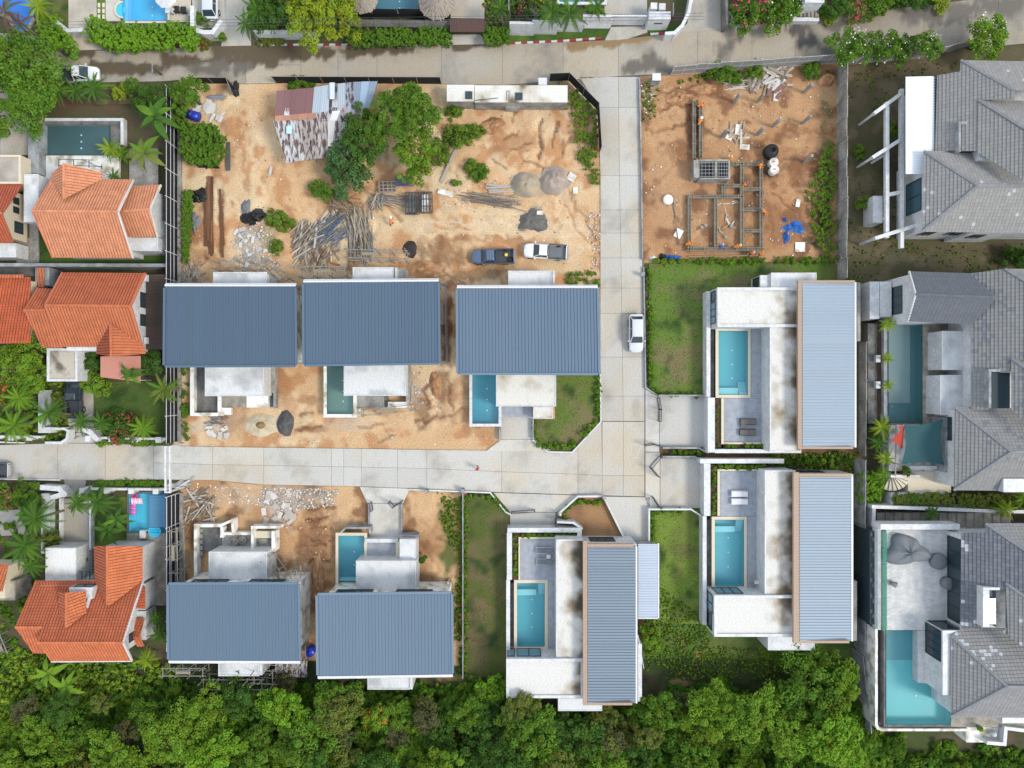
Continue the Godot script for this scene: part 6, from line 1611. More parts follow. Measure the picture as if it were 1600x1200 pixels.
	b = body(o, [1424, 428, 1524, 501], 0.0, 6.8, M.white); win(o, b, "W", 0.2, 0.8, 2.4, 5.0, 3); gable_wall(o, Vector3(b[0].x, 6.7, b[0].z), P(1431, 460, 8.8) * Vector3(0, 1, 1) + Vector3(b[0].x, 0, 0), Vector3(b[0].x, 6.7, b[1].z))
	b = body(o, [1522, 430, 1680, 638], 0.0, 6.7, M.white); b = body(o, [1497, 641, 1680, 762], 0.0, 6.5, M.white); win(o, b, "W", 0.1, 0.4, 3.0, 5.4, 2)
	for r in [[1545, 577, 1579, 581], [1545, 581.3, 1549, 638]]: block(o, "well_frame", "render_grey", r, 6.0, 8.4)
	block(o, "well_glass", "glass_dark", [1549.5, 582, 1578, 638], 5.5, 8.0)
	flatroof(o, [1472, 517, 1515, 578], 0.0, 4.8, 0.1, 0.03, M.white); flatroof(o, [1469, 586, 1513, 648], 0.0, 4.8, 0.1, 0.03, M.white)
	for k in 4: beam(o, "rail", "gutter", P(1461, 522 + k * 12, 3.0), P(1470, 528 + k * 12, 3.0), 0.06, 0.06)
	block(o, "deck", "beige", [1441.4, 503, 1486, 664], 0.0, 2.0)
	pool(o, [1388, 505, 1441, 660], 2.0, 1.5, L(20, 82, 80), "", 0.3, [[[1388.2, 505.2, 1427, 630], 0.7], [[1400, 633, 1404, 637], 1.2]])
	block(o, "pool_edge", "render_grey", [1381, 500, 1387.8, 661], 0.0, 1.9); block(o, "pool_edge", "concrete_dark", [1387.8, 660.2, 1441, 663], 0.0, 1.98)
	block(o, "planter_wall", "concrete_dark", [1356, 505, 1372, 662], 0.0, 1.1); block(o, "planter_bed", "soil", [1372.3, 505, 1380.8, 662], 0.0, 1.3)
	for y in [555, 596]: block(o, "lamp_box", "white", [1369, y, 1376, y + 11], 1.0, 1.6)
	block(o, "terrace", "white_rough", [1389, 663.4, 1476, 736], 0.0, 2.0); block(o, "court", "cream", [1419, 736.3, 1486, 770], 0.0, 2.1)
	block(o, "side_wall", "render_grey", [1477, 652, 1489, 738], 2.0, 4.6); block(o, "terrace_wall", "white", [1421, 728, 1476.6, 733.5], 2.0, 3.0)
	for e in [[1359, 440, 1374, 498], [1375, 440, 1393, 495]]: block(o, "roof_panel", "white", e, 0.0, 3.0)
	block(o, "court", "beige", [1397, 436, 1423, 502], 0.0, 1.6)
	for k in 5: block(o, "step", "concrete", [1401, 440 + k * 12, 1409, 449 + k * 12], 1.6, 1.8 + 0.15 * k)
	for k in 7:      # winding stair
		var c := P(1394, 743, 2.0); var a0 := 0.1 + k * 0.28; var a1 := a0 + 0.24
		s = nb(); prism(s, PackedVector2Array([Vector2(c.x, c.z), Vector2(c.x + cos(a0) * 1.9, c.z + sin(a0) * 1.9), Vector2(c.x + cos(a1) * 1.9, c.z + sin(a1) * 1.9)]), 1.0, 2.6 - 0.16 * k); emit("winder", s, M.cream, o)
	block(o, "stair_wall", "white", [1392, 742, 1438, 746], 1.0, 3.0)
	block(o, "roof_hatch", "white", [1568, 748, 1612, 769], 6.0, 7.8)
	o = thing("shade_sail", "teal shade sail stretched over the terrace below the green pool", "shade sail", P(1442, 694))
	var q := [P(1412, 664, 4.8), P(1474, 654, 5.2), P(1476, 727, 4.9), P(1408, 726, 4.5)]
	s = nb(true)
	var n := 10
	for j in n:
		for i in n:
			var v := []
			for d in [[0, 0], [1, 0], [1, 1], [0, 1]]:
				var u := float(i + d[0]) / n; var w := float(j + d[1]) / n
				var uu := 0.5 + (u - 0.5) * (1.0 - 0.16 * sin(PI * w)); var ww := 0.5 + (w - 0.5) * (1.0 - 0.12 * sin(PI * u))
				v.append(q[0].lerp(q[1], uu).lerp(q[3].lerp(q[2], uu), ww) - Vector3(0, 0.5 * sin(PI * u) * sin(PI * w), 0))
			quad(s, v[0], v[1], v[2], v[3])
	emit("cloth", s, M.tarp_teal, o)
	for e in q: pole(o, "mast", "steel", e * Vector3(1, 0, 1) + Vector3(0, 1.9, 0), e, 0.06)
	o = thing("shade_cloth", "small orange-red cloth triangle hanging beside the teal shade sail", "shade sail", P(1403, 685))
	s = nb(); tri(s, P(1393, 688, 4.4), P(1413, 666, 4.7), P(1410, 701, 4.2)); tri(s, P(1402, 667, 4.9), P(1411, 664, 4.9), P(1410, 673, 4.7)); emit("cloth", s, M.tarp_orange, o)
	pole(o, "mast", "brown_fascia", P(1400, 664, 3.2), P(1399, 744, 3.2), 0.09); pole(o, "mast", "brown_fascia", P(1400, 664, 3.2) * Vector3(1, 0, 1) + Vector3(0, 1.9, 0), P(1400, 664, 3.2), 0.09)
	# planted walls and the stair between the two villas
	o = thing("garden_stair", "long straight garden stair between two white walls on the right edge", "stairs", P(1460, 812))
	for k in 15:
		var y := 1.2 + 0.16 * k
		block(o, "step", "beige", [1370 + k * 14, 801, 1383.6 + k * 14, 826], 0.0, y)
	low_wall("white planted wall along the upper side of the long garden stair", [1365, 792, 1430, 794, 1560, 799, 1680, 801], 0.4, 3.2)
	low_wall("white wall end at the foot of the long garden stair", [1366, 794, 1365, 824], 0.4, 2.6)
	low_wall("white retaining wall under the court with the beige floor", [1394, 788, 1394, 772, 1420, 772, 1480, 771], 0.3, 2.4)
	# lower villa
	o = thing("grey_tiled_villa", "grey hip-roofed villa with pale deck and round-cornered turquoise pool, lower right corner", "house", P(1520, 970))
	var gg := L(142, 141, 141); var pale := L(190, 192, 196); var dark := L(84, 90, 100)
	grey_slopes(o, [[[1502, 833, 8.2], [1540, 831, 9.25], [1540, 818, 9.25], [1640, 886, 12], [1640, 990, 12], [1571, 990, 10.1], [1571, 922, 10.1], [1536, 922, 9.1], [1536, 980, 9.1], [1500, 983, 8.2]]], L(116, 118, 126), 0.16, pale, 0.12)
	grey_slopes(o, [[[1540, 818, 9.25], [1710, 818, 9.25], [1710, 886, 12], [1640, 886, 12]], [[1571, 911, 10.2], [1640, 960, 12.1], [1640, 1040, 12.1], [1575, 994, 10.3]], [[1571, 911, 10.2], [1710, 911, 10.2], [1710, 960, 12.1], [1640, 960, 12.1]],
		[[1486, 993, 8.4], [1574, 1073, 11], [1485, 1120, 8.4]], [[1486, 993, 8.4], [1503, 981, 8.1], [1577, 983, 8.1], [1650, 1042, 10.2], [1710, 1066, 11], [1710, 1073, 11], [1574, 1073, 11]], [[1485, 1120, 8.4], [1574, 1073, 11], [1710, 1074, 11], [1710, 1122, 8.4]]], gg, 0.08, pale, 0.1)
	hips(o, [[[1540, 818, 9.25], [1640, 886, 12]], [[1571, 911, 10.2], [1640, 960, 12.1]], [[1486, 993, 8.4], [1574, 1073, 11]], [[1485, 1120, 8.4], [1574, 1073, 11]], [[1574, 1073, 11], [1710, 1073, 11]]], cap)
	block(o, "platform", "render_grey", [1369, 826, 1690, 1136], 0.0, 3.8)
	block(o, "deck", "deck_pale", [1385, 828, 1500, 984.6], 3.8, 5.0); block(o, "deck", "deck_pale", [1434, 984.8, 1600, 1066], 3.8, 4.98)
	var cv := [1434, 1066.2]
	for k in 9: cv += [1434 + 51.0 * sin(k * PI / 16), 1094 - 27.0 * cos(k * PI / 16)]
	s = nb(); poly(s, cv + [1600, 1094, 1600, 1066.2], 3.8, 4.97); emit("deck", s, M.deck_pale, o)
	block(o, "deck", "beige", [1486, 1094.2, 1600, 1136], 3.8, 4.96)
	pool(o, [1384.5, 985, 1485, 1132], 5.0, 1.15, L(66, 172, 178), "", 0.3, [], "", L(72, 178, 182))
	s = nb(); boxw(s, P(1384.6, 986, 5) * Vector3(1, 0, 1) + Vector3(0, 3.87, 0), P(1433.8, 1037, 5) * Vector3(1, 0, 1) + Vector3(0, 3.92, 0), L(26, 128, 140)); emit("pool_step", s, M.pool_tile, o)
	block(o, "pool_edge", "concrete_dark", [1381, 985, 1384.3, 1135], 3.8, 4.96); block(o, "pool_edge", "concrete_dark", [1384.5, 1132.2, 1500, 1135.6], 3.8, 4.95); block(o, "overflow", "metal_dark", [1373, 985, 1380.8, 1139], 3.8, 4.0)
	wall_part(o, "rim_wall", "white_rough", [1369.5, 985, 1369.5, 1132, 1372, 1138, 1378, 1140.5, 1510, 1140.5], 0.3, 0.0, 4.6)
	block(o, "terrace_wall", "white", [1376, 819, 1500, 827.6], 3.8, 5.8)
	for k in 6:
		var a := P(1378, 829 + k * 26, 5.0); var c := P(1378, 854 + k * 26, 5.0)
		beam(o, "glass_panel", "green_glass", a + Vector3(0, 0.55, 0), c + Vector3(0, 0.55, 0), 0.02, 1.1)
	block(o, "ledge", "white", [1371.5, 826.2, 1376.8, 984], 3.8, 5.02)
	block(o, "roof_light", "glass_dark", [1359, 830, 1370.8, 976], 0.0, 4.3)
	for k in 18: block(o, "roof_light_tile", "concrete_dark", [1360 + 3.6 * (k % 3), 832 + k * 8, 1363 + 3.6 * (k % 3), 838 + k * 8], 4.3, 4.34)
	b = body(o, [1506, 838, 1690, 985], 3.8, 8.0, M.white); win(o, b, "W", 0.05, 0.95, 5.2, 7.6, 6)
	b = body(o, [1473, 985.4, 1600, 1086], 3.8, 8.2, M.white); win(o, b, "W", 0.02, 0.5, 5.1, 7.9, 4); win(o, b, "N", 0.02, 0.4, 5.1, 7.9, 2)
	body(o, [1492, 1086.4, 1690, 1118], 3.8, 8.2, M.white)
	for r in [[1536, 918, 1571, 922], [1536, 922.3, 1546, 980]]: block(o, "well_frame", "white", r, 8.0, 9.9)
	b = [P(1546, 934, 9.0), P(1556, 976, 9.0)]; block(o, "well_glass", "glass_blue", [1546.3, 935, 1556, 975], 8.0, 9.6); block(o, "well_floor", "render_grey", [1556.3, 922.3, 1571, 980], 8.0, 8.6)
	block(o, "roof_hatch", "white", [1566, 1108, 1612, 1130], 5.0, 8.2)
	wall_part(o, "terrace_wall", "white", [1545, 1161, 1570, 1163, 1572, 1138, 1612, 1143], 0.4, 2.0, 5.4); block(o, "terrace", "white_rough", [1510, 1136.4, 1568, 1160], 0.0, 4.4)
	s = nb(true); lathe(s, P(1558, 1151, 5.4) * Vector3(1, 0, 1) + Vector3(0, 4.4, 0), [[0.05, 0], [0.25, 0.1], [0.36, 0.35], [0.25, 0.62], [0, 0.72]], 14); emit("ball", s, M.white, o)
	# things on the deck
	s = nb(true)
	var cx := P(1419, 862, 5.8)
	var ring := 26
	for k in 7:
		for i in ring:
			var v := []
			for d in [[0, 0], [0, 1], [1, 1], [1, 0]]:
				var t: float = float(k + d[0]) / 7.0; var a: float = TAU * ((i + d[1]) % ring) / ring
				var rr: float = (1.0 + 0.2 * sin(a * 3.0 + 0.6) + 0.1 * sin(a * 5.0) + 0.1 * cos(a * 2.0)) * (1.0 - pow(t, 2.2) * 0.98)
				v.append(Vector3(cx.x + cos(a) * rr * 2.2, 5.0 + 1.35 * pow(t, 0.55) * (1.0 + 0.3 * sin(a * 6.0 + 2.0 * t) * (1.0 - t * 0.6)), cx.z + sin(a) * rr * 1.9))
			quad(s, v[0], v[1], v[2], v[3])
	solo("covered_sofa", s, M.cover_grey, "big garden sofa under a wrinkled grey cover on the pale deck", "sofa")
	for e in [[1466, 877, 0.95, 0.75, "covered_table", "round covered table beside the grey-covered sofa on the pale deck", "table"], [1480, 911, 0.7, 0.9, "covered_chair", "small grey-covered chair by the wall of the pale deck", "chair"]]:
		s = nb(true); lathe(s, P(e[0], e[1], 5.4) * Vector3(1, 0, 1) + Vector3(0, 5.0, 0), [[e[2] * 0.96, 0], [e[2] * 1.02, e[3] * 0.5], [e[2], e[3] * 0.9], [e[2] * 0.7, e[3]], [0, e[3] * 1.05]], 18); solo(e[4], s, M.cover_grey, e[5], e[6])
	o = thing("parasol", "small folded grey parasol lying at the green glass rail of the pale deck", "parasol", P(1393, 911, 5.2) * Vector3(1, 0, 1) + Vector3(0, 5, 0))
	pole(o, "pole", "steel", P(1386, 908, 5.3), P(1398, 913, 5.5), 0.04); s = nb(true); tube(s, P(1390, 909.5, 5.4), P(1400, 914, 5.5), 0.14, 0.36, 9); emit("canopy", s, M.cover_grey, o)
	o = thing("pot_plant", "round green plant in a pot at the lower right villa's corner terrace", "plant", P(1525, 1133, 4.7) * Vector3(1, 0, 1) + Vector3(0, 4.96, 0))
	s = nb(true); lathe(s, Vector3.ZERO, [[0.22, 0], [0.32, 0.4], [0.28, 0.42], [0.0, 0.4]], 12); emit_local("pot", s, M.concrete_dark, o)
	put("foliage", CS[1], M.leaf_lime, o, Transform3D(Basis.from_scale(Vector3.ONE * 0.5), Vector3(0, 0.45, 0)))

# ------------------------------------------------------------------ gardens and walls along the top lane
func kerb(label: String, px: Array):
	var o := thing("kerb", label, "kerb", P(px[0], px[1]))
	for i in range(0, px.size() - 2, 2):
		var a := P(px[i], px[i + 1]); var b := P(px[i + 2], px[i + 3])
		var n := maxi(1, int(a.distance_to(b) / 0.75))
		for k in n: beam(o, "kerb_stone", "kerb_red" if k % 2 else "kerb_white", a.lerp(b, k / float(n)) + Vector3(0, 0.06, 0), a.lerp(b, (k + 0.97) / n) + Vector3(0, 0.06, 0), 0.26, 0.16)

func top_side():
	var s: SurfaceTool
	for e in [["court", [107, -40, 151, -40, 151, 36, 130, 43, 107, 43], 0.92, 0.5], ["driveway", [108, 54, 130, 56, 165, 77, 104, 79], 0.94, 0.5], ["driveway", [350, -40, 390, -40, 392, 72, 345, 74, 352, 40], 0.86, 0.7], ["court", [708, -40, 757, -40, 757, 29, 704, 28], 0.86, 0.5], ["driveway", [703, 54, 750, 54, 764, 69, 696, 70], 0.9, 0.5], ["court", [942, -40, 1011, -40, 1011, 24, 945, 22], 0.8, 0.3], ["driveway", [955, 42, 1008, 41, 1012, 50, 965, 66, 945, 63], 0.94, 0.5], ["driveway", [1086, -40, 1138, -40, 1138, 36, 1150, 42, 1056, 54, 1074, 36], 0.74, 0.4],
			["court", [165, -40, 188, -40, 188, 33.5, 165, 33], 1.05, 0.5], ["court", [266, -40, 298, -40, 298, 34, 266, 34], 1.05, 0.5], ["court", [297, -40, 352, -40, 352, 44, 303, 44], 0.95, 0.5], ["court", [0, 140, 44, 150, 44, 242, 0, 242], 0.8, 0.3]]:
		s = nb(); poly_sheet(s, e[1], 0.04, 0.45, concrete(e[2], e[3]), 0.2); struct(e[0], s, M.vc)
	for e in [[158, 8], [158, 17], [158, 26], [154.5, 8], [154.5, 17], [154.5, 26], [161.5, 8], [161.5, 17], [161.5, 26]]:
		if e[0] == 158: continue
		var o2 := thing("stepping_stone", "%s stepping stone in the %s column, left of the bright blue pool" % [{8: "topmost", 17: "middle", 26: "lowest"}[e[1]], "left" if e[0] < 158 else "right"], "paving stone", P(e[0], e[1]), "stepping stones by the big blue pool")
		block(o2, "stone", "cream", [e[0] - 1.9, e[1] - 3.4, e[0] + 1.9, e[1] + 3.4], 0.0, 0.08)
	var o := thing("swimming_pool", "bright blue pool with rounded end behind the clipped hedge, top left", "swimming pool", P(220, 5))
	pool(o, [192, -30, 262, 33], 0.2, 1.2, L(40, 180, 236), "cream", 0.25, [[[192.2, -10, 197, 32.8], 0.4]], "NES")
	s = nb(); 
	var rc := P(192, 15, 0.2)
	for k in 12:
		var a0 := PI / 2 + k * PI / 12; bar(s, rc + Vector3(cos(a0), 0, sin(a0)) * 1.0 - Vector3(0, 0.02, 0), rc + Vector3(cos(a0 + PI / 12), 0, sin(a0 + PI / 12)) * 1.0 - Vector3(0, 0.02, 0), 0.22, 0.12)
	emit("coping", s, M.cream, o)
	s = nb()
	for k in 12:
		var a0 := PI / 2 + k * PI / 12; tri(s, rc - Vector3(0, 0.07, 0), rc + Vector3(cos(a0), -0.07, sin(a0)), rc + Vector3(cos(a0 + PI / 12), -0.07, sin(a0 + PI / 12)))
	emit("round_step", s, mk("round_blue", L(60, 190, 236), 0.1), o); s = nb(); tri(s, rc + Vector3(0.2, -0.075, -0.4), rc + Vector3(0.2, -0.075, 0.4), rc + Vector3(-0.5, -0.075, 0)); emit("step_edge", s, M.round_blue, o)
	o = thing("swimming_pool", "deep blue curved pool under dry palm leaves in the top left corner", "swimming pool", P(20, 10))
	s = nb(); poly(s, [-50, -40, 60, -40, 56, 0, 52, 30, 40, 50, 26, 50, 14, 26, -50, 6], 0.0, 0.12); emit("water", s, mk("pool_blue", L(24, 116, 204), 0.08, null, 0.3, false, T.ripple, 0.5), o)
	wall_part(o, "coping", "beige", [52, 30, 40, 51, 25, 51, 13, 26, -50, 7], 0.4, 0.0, 0.2)
	o = thing("parasol", "white square parasol at the right end of the bright blue pool, top edge", "parasol", P(259, -4))
	var c := P(259, -4, 2.4); s = nb()
	for k in 8:
		var a0 := k * TAU / 8 + 0.39; var a1 := a0 + TAU / 8
		tri(s, c + Vector3(0, 0.55, 0), c + Vector3(cos(a0) * 1.35, 0, sin(a0) * 1.35), c + Vector3(cos(a1) * 1.35, 0, sin(a1) * 1.35))
	emit("canopy", s, M.white, o); pole(o, "pole", "steel", c * Vector3(1, 0, 1), c + Vector3(0, 0.5, 0), 0.03)
	for e in [[275, 13, "black garden chair left of its twin beside the white parasol"], [286, 14, "black garden chair right of its twin beside the white parasol"]]:
		o = thing("garden_chair", e[2], "chair", P(e[0], e[1]))
		block(o, "seat", "black_plastic", [e[0] - 4, e[1] - 4, e[0] + 4, e[1] + 4], 0.35, 0.45); block(o, "backrest", "black_plastic", [e[0] - 4, e[1] + 3, e[0] + 4, e[1] + 4.6], 0.46, 0.95)
		for k in 4: block(o, "leg", "black_plastic", [e[0] - 3.6 + 6.6 * (k % 2), e[1] - 3.6 + 6.6 * (k / 2), e[0] - 3.0 + 6.6 * (k % 2), e[1] - 3.0 + 6.6 * (k / 2)], 0.04, 0.35)
	o = thing("sun_lounger", "white lounger between the blue pool and the black chairs", "sun lounger", P(265, 17)); block(o, "frame", "white", [258, 12, 271, 20], 0.1, 0.32); block(o, "backrest", "white", [268, 12.3, 271, 19.7], 0.33, 0.75)
	# walls, gates
	low_wall("white wall sloping down between the two clipped hedges, top left", [88, 34, 104, 47, 130, 46], 0.5, 1.5)
	low_wall("white wall with corner pier right of the long clipped hedge", [300, 12, 300, 46, 318, 50, 332, 50, 344, 34], 0.5, 1.6)
	low_wall("grey wall stub under the dry palm at the left edge", [-30, 52, 66, 60], 0.5, 1.2, "beige")
	low_wall("long white wall under the big yellow-green tree, left of the thatched huts", [398, 50, 490, 50], 0.5, 1.4)
	kerb("red and white kerb along the lane's top edge at the far left", [30, 79, 100, 77.5]); kerb("red and white kerb below the long clipped hedge", [166, 76, 310, 71.5]); kerb("red and white kerb below the dark hedge of the thatched huts", [402, 70.5, 694, 70.5]); kerb("red and white kerb below the white stepped wall", [764, 68.5, 805, 68, 880, 64.5, 940, 60]); kerb("short red and white kerb at the foot of the white gate pier", [1016, 54, 1042, 52.5])
	o = thing("garden_wall", "dark net fence with leaning grey sheets between the thatched huts and the hedge", "fence", P(620, 30))
	for k in 4:
		beam(o, "net_panel", "black_net", P(545 + k * 40, 28), P(584 + k * 40, 29), 0.03, 4.2); s = nb()
		quad(s, P(545 + k * 39.5, 30 + k * 0.6, 1.7), P(584 + k * 39.5, 31 + k * 0.6, 1.7), P(584 + k * 39.5, 42 + k * 0.6, 1.0), P(545 + k * 39.5, 41 + k * 0.6, 1.0)); emit("sheet", s, M.concrete_dark, o)
	o = thing("gate", "dark brown sliding gate beside the thatched huts' hedge", "gate", P(730, 52))
	for k in 18: beam(o, "slat", "dark_brown", P(704 + k * 3, 52) + Vector3(0, 1.9, 0), P(704 + k * 3, 52) + Vector3(0, 0.05, 0), 0.2, 0.04)
	for t in [0.3, 1.7]: beam(o, "rail", "dark_brown", P(703, 51.4) + Vector3(0, t, 0), P(757, 51.4) + Vector3(0, t, 0), 0.06, 0.08)
	s = nb(); ribbed(s, P(703, 30, 2.2), P(757, 30, 2.2), P(757, 50, 2.0), P(703, 50, 2.0), 0.3, 0.04, L(84, 58, 52), 0.04); emit("gate_roof", s, M.blue_roof, o)
	o = thing("garden_wall", "white panelled wall stepping up beside the lane, below the garden palms", "wall", P(870, 50))
	for e in [[798, 34, 833, 54], [834, 32, 870, 53], [872, 28, 911, 50], [913, 23, 954, 47]]:
		wall_part(o, "panel", "white", [e[0], e[1] + 1, e[2], e[1] + 1.6], 0.3, 0.0, 2.8)
		for t in 3: beam(o, "moulding", "gutter", P(e[0], e[3] - 2, 0) + Vector3(0, 0.7 + 0.7 * t, 0), P(e[2], e[3] - 2.5, 0) + Vector3(0, 0.7 + 0.7 * t, 0), 0.05, 0.12)
		s = nb(); quad(s, P(e[0], e[1] + 4, 2.3), P(e[2], e[1] + 4, 2.3), P(e[2], e[3] - 3, 0.5), P(e[0], e[3] - 3, 0.5)); emit("sloped_cap", s, M.white, o)
	o = thing("gate", "white sliding gate at the right end of the panelled wall", "gate", P(985, 42))
	beam(o, "leaf", "white", P(956, 24.5, 2.2) - Vector3(0, 1.05, 0), P(1011, 25, 2.2) - Vector3(0, 1.05, 0), 0.08, 2.1); beam(o, "rail", "gutter", P(956, 24.5, 2.25), P(1011, 25, 2.25), 0.16, 0.1)
	o = thing("gate_pier", "white wide gate pier with letter slot, right of the white sliding gate", "wall", P(1030, 30)); var b := body(o, [1014, 18, 1048, 30], 0.0, 2.6, M.white, "pier")
	s = nb(); var fa := P(1022, 33, 1.6); boxw(s, Vector3(fa.x, 1.5, b[1].z), Vector3(fa.x + 1.0, 1.75, b[1].z + 0.03)); emit("letter_slot", s, M.metal_dark, o)
	for e in [[1017, 4, 1027, 14], [1030, 5, 1040, 15]]: block(o, "pier_cap", "white", e, 0.0, 2.4)
	low_wall("white wall curving along the grey driveway, right of the letter-slot pier", [1084, -20, 1076, 20, 1066, 40, 1054, 51, 1042, 52], 0.4, 1.6)
	low_wall("dark grey gate wall left of the pink-flowering bushes, top edge", [1135, -20, 1136, 36], 0.3, 2.0, "concrete_dark")
	low_wall("white wall foot under the white-flowering bushes, top edge", [1140, 20, 1152, 40, 1185, 38], 0.3, 0.9)
	o = thing("entrance_steps", "white stepped entrance beside the yellow-green bushes, top edge", "stairs", P(1262, 16)); b = body(o, [1236, 27, 1280, 33], 0.0, 0.8, M.white)
	for k in 5: block(o, "step", "beige", [1250 + k * 6, 6, 1255.6 + k * 6, 26], 0.0, 0.5 + k * 0.15)
	flatroof(o, [1258, -30, 1288, 4], 0.0, 3.0, 0.15, 0.08, M.white)
	for e in [[566, -5, 1.9, "left one of two thatched round roofs beside the dark pool, top edge"], [682, 0, 2.2, "right one of two thatched round roofs beside the dark pool, top edge"]]:
		o = thing("thatched_hut", e[3], "hut", P(e[0], e[1], 2.6) * Vector3(1, 0, 1)); s = nb()
		for k in 260:
			var a := rng.randf() * TAU; var r0: float = e[2] * rng.randf_range(0.02, 0.85); var r1: float = minf(r0 + 0.8, e[2] * rng.randf_range(0.95, 1.08)); var a1 := a + rng.randf_range(-0.06, 0.06)
			var p0 := Vector3(cos(a) * r0, 3.6 - r0 * 0.6 + rng.randf() * 0.08, sin(a) * r0); var p1 := Vector3(cos(a1) * r1, 3.56 - r1 * 0.6, sin(a1) * r1)
			bar(s, p0, p1, 0.16, 0.03)
		lathe(s, Vector3.ZERO, [[e[2], 3.5 - e[2] * 0.6], [0.05, 3.5]], 20); emit_local("thatch", s, M.thatch, o)
		for k in 4:
			s = nb(); var a := k * PI / 2 + 0.7; tube(s, Vector3(cos(a) * e[2] * 0.7, 0, sin(a) * e[2] * 0.7), Vector3(cos(a) * e[2] * 0.7, 2.6, sin(a) * e[2] * 0.7), 0.07, 0.07); emit_local("post", s, M.bark, o)
	o = thing("swimming_pool", "dark teal pool between the two thatched roofs, top edge", "swimming pool", P(622, 0)); pool(o, [582, -30, 655, 18], 0.2, 1.1, L(24, 96, 122), "beige", 0.3)
	o = thing("swimming_pool", "green pool edge at the top, above the garden palms", "swimming pool", P(910, -10)); pool(o, [874, -40, 944, 3], 0.2, 1.1, L(60, 156, 150), "white", 0.35)
	s = nb(); poly(s, [805, 5, 839, 5, 839, 32, 805, 32], -0.1, 0.06); struct("path", s, M.concrete_dark)
	# poles and wires
	for e in [[238, 104, 252, 116, "grey utility pole leaning over the shrubs beside the left end of the top lane"], [795, 6, 796, 30, "grey utility pole at the white panelled wall"], [1052, 14, 1050, 26, "thin grey pole beside the letter-slot gate pier"]]:
		o = thing("utility_pole", e[4], "pole", P(e[2], e[3])); s = nb(); tube(s, P(e[2], e[3]), P(e[0], e[1], 6.5), 0.16, 0.11, 8); emit("pole", s, M.concrete_dark, o); beam(o, "cross_arm", "steel", P(e[0], e[1], 6.3) + Vector3(0, 0, -0.7), P(e[0], e[1], 6.3) + Vector3(0, 0, 0.7), 0.08, 0.1)
	o = thing("overhead_wires", "thin overhead wires running along the top gardens above the walls", "wires", P(500, 40))
	for k in 3:
		for i in 12:
			var a := P(-40 + i * 95, 36 + k * 5 - i * 1.3, 6.5); var d := P(55 + i * 95, 36 + k * 5 - (i + 1) * 1.3, 6.5); s = nb(); tube(s, a, d, 0.018, 0.018, 4); emit("wire", s, M.metal_dark, o)
	vehicle("white_pickup", "white pickup half hidden under palms on the top lane", "pickup truck", 122, 116, 0.03, L(232, 234, 236), true, 5.2, 1)
	vehicle("silver_car", "silver car in the drive right of the bright blue pool, top edge", "car", 329, 3, PI / 2, L(200, 204, 208), false, 4.4)

# ------------------------------------------------------------------ building sites
var PLANK := {}
func planks(called: String, label: String, cat: String, px, py, n: int, ang: float, spread: float, len_: float, wid: float, rx: float, ry: float, cols: Array, round_ := false, high := 0.5):
	var c := P(px, py)
	var o := thing(called, label, cat, c)
	for k in n:
		var col: Color = cols[rng.randi() % cols.size()]
		var key := str(col) + str(round_)
		if not PLANK.has(key):
			var s := nb()
			if round_: tube(s, Vector3(-0.5, 0, 0), Vector3(0.5, 0, 0), 0.5, 0.5, 6, col)
			else: boxw(s, Vector3(-0.5, -0.5, -0.5), Vector3(0.5, 0.5, 0.5), col)
			s.generate_normals()
			PLANK[key] = s.commit()
		var a := deg_to_rad(ang + rng.randfn() * spread)
		var l := len_ * rng.randf_range(0.6, 1.15)
		var w := wid * rng.randf_range(0.7, 1.3)
		var x := rng.randf_range(-rx, rx) * K; var z := rng.randf_range(-ry, ry) * K
		var y := ground_y(c.x + x, c.z + z) + 0.1 + high * rng.randf() * (1.0 - maxf(absf(x / (rx * K + 0.01)), absf(z / (ry * K + 0.01))) * 0.8)
		put("pipe" if round_ else "plank", PLANK[key], M.wood, o, Transform3D(Basis(Vector3.UP, a) * Basis(Vector3(0, 0, 1), rng.randf_range(-0.04, 0.04)) * Basis.from_scale(Vector3(l, w if round_ else 0.05, w)), Vector3(x, y, z)))
	return o

func heap(called: String, label: String, cat: String, px, py, rx: float, ry: float, h: float, mat: String, col := Color.WHITE, rough := 0.25, col2 = null):
	var c := P(px, py)
	var s := nb(rough < 0.2)
	var n := 9; var ring := 26
	var f := func(k: int, i: int) -> Vector3:
		var t := float(k) / n; var a := TAU * (i % ring) / ring
		var w := 1.0 + rough * 1.2 * N1.get_noise_2d(cos(a) * 40.0 + px, sin(a) * 40.0 + py)
		var x := cos(a) * rx * K * (1.0 - t) * w; var z := sin(a) * ry * K * (1.0 - t) * w
		var y := h * pow(sin(t * PI / 2), 1.2) * (1.0 + rough * 1.5 * N3.get_noise_2d(x * 60.0 + px, z * 60.0))
		return Vector3(c.x + x, y + (-0.15 if k == 0 else ground_y(c.x + x, c.z + z)), c.z + z)
	for k in n:
		for i in ring:
			var cc := col
			if col2 != null: cc = mixc(col, col2, 0.5 + 1.6 * N1.get_noise_2d(i * 9.0 + px, k * 9.0))
			quad(s, f.call(k, i), f.call(k, i + 1), f.call(k + 1, i + 1), f.call(k + 1, i), cc)
	return solo(called, s, M[mat], label, cat)

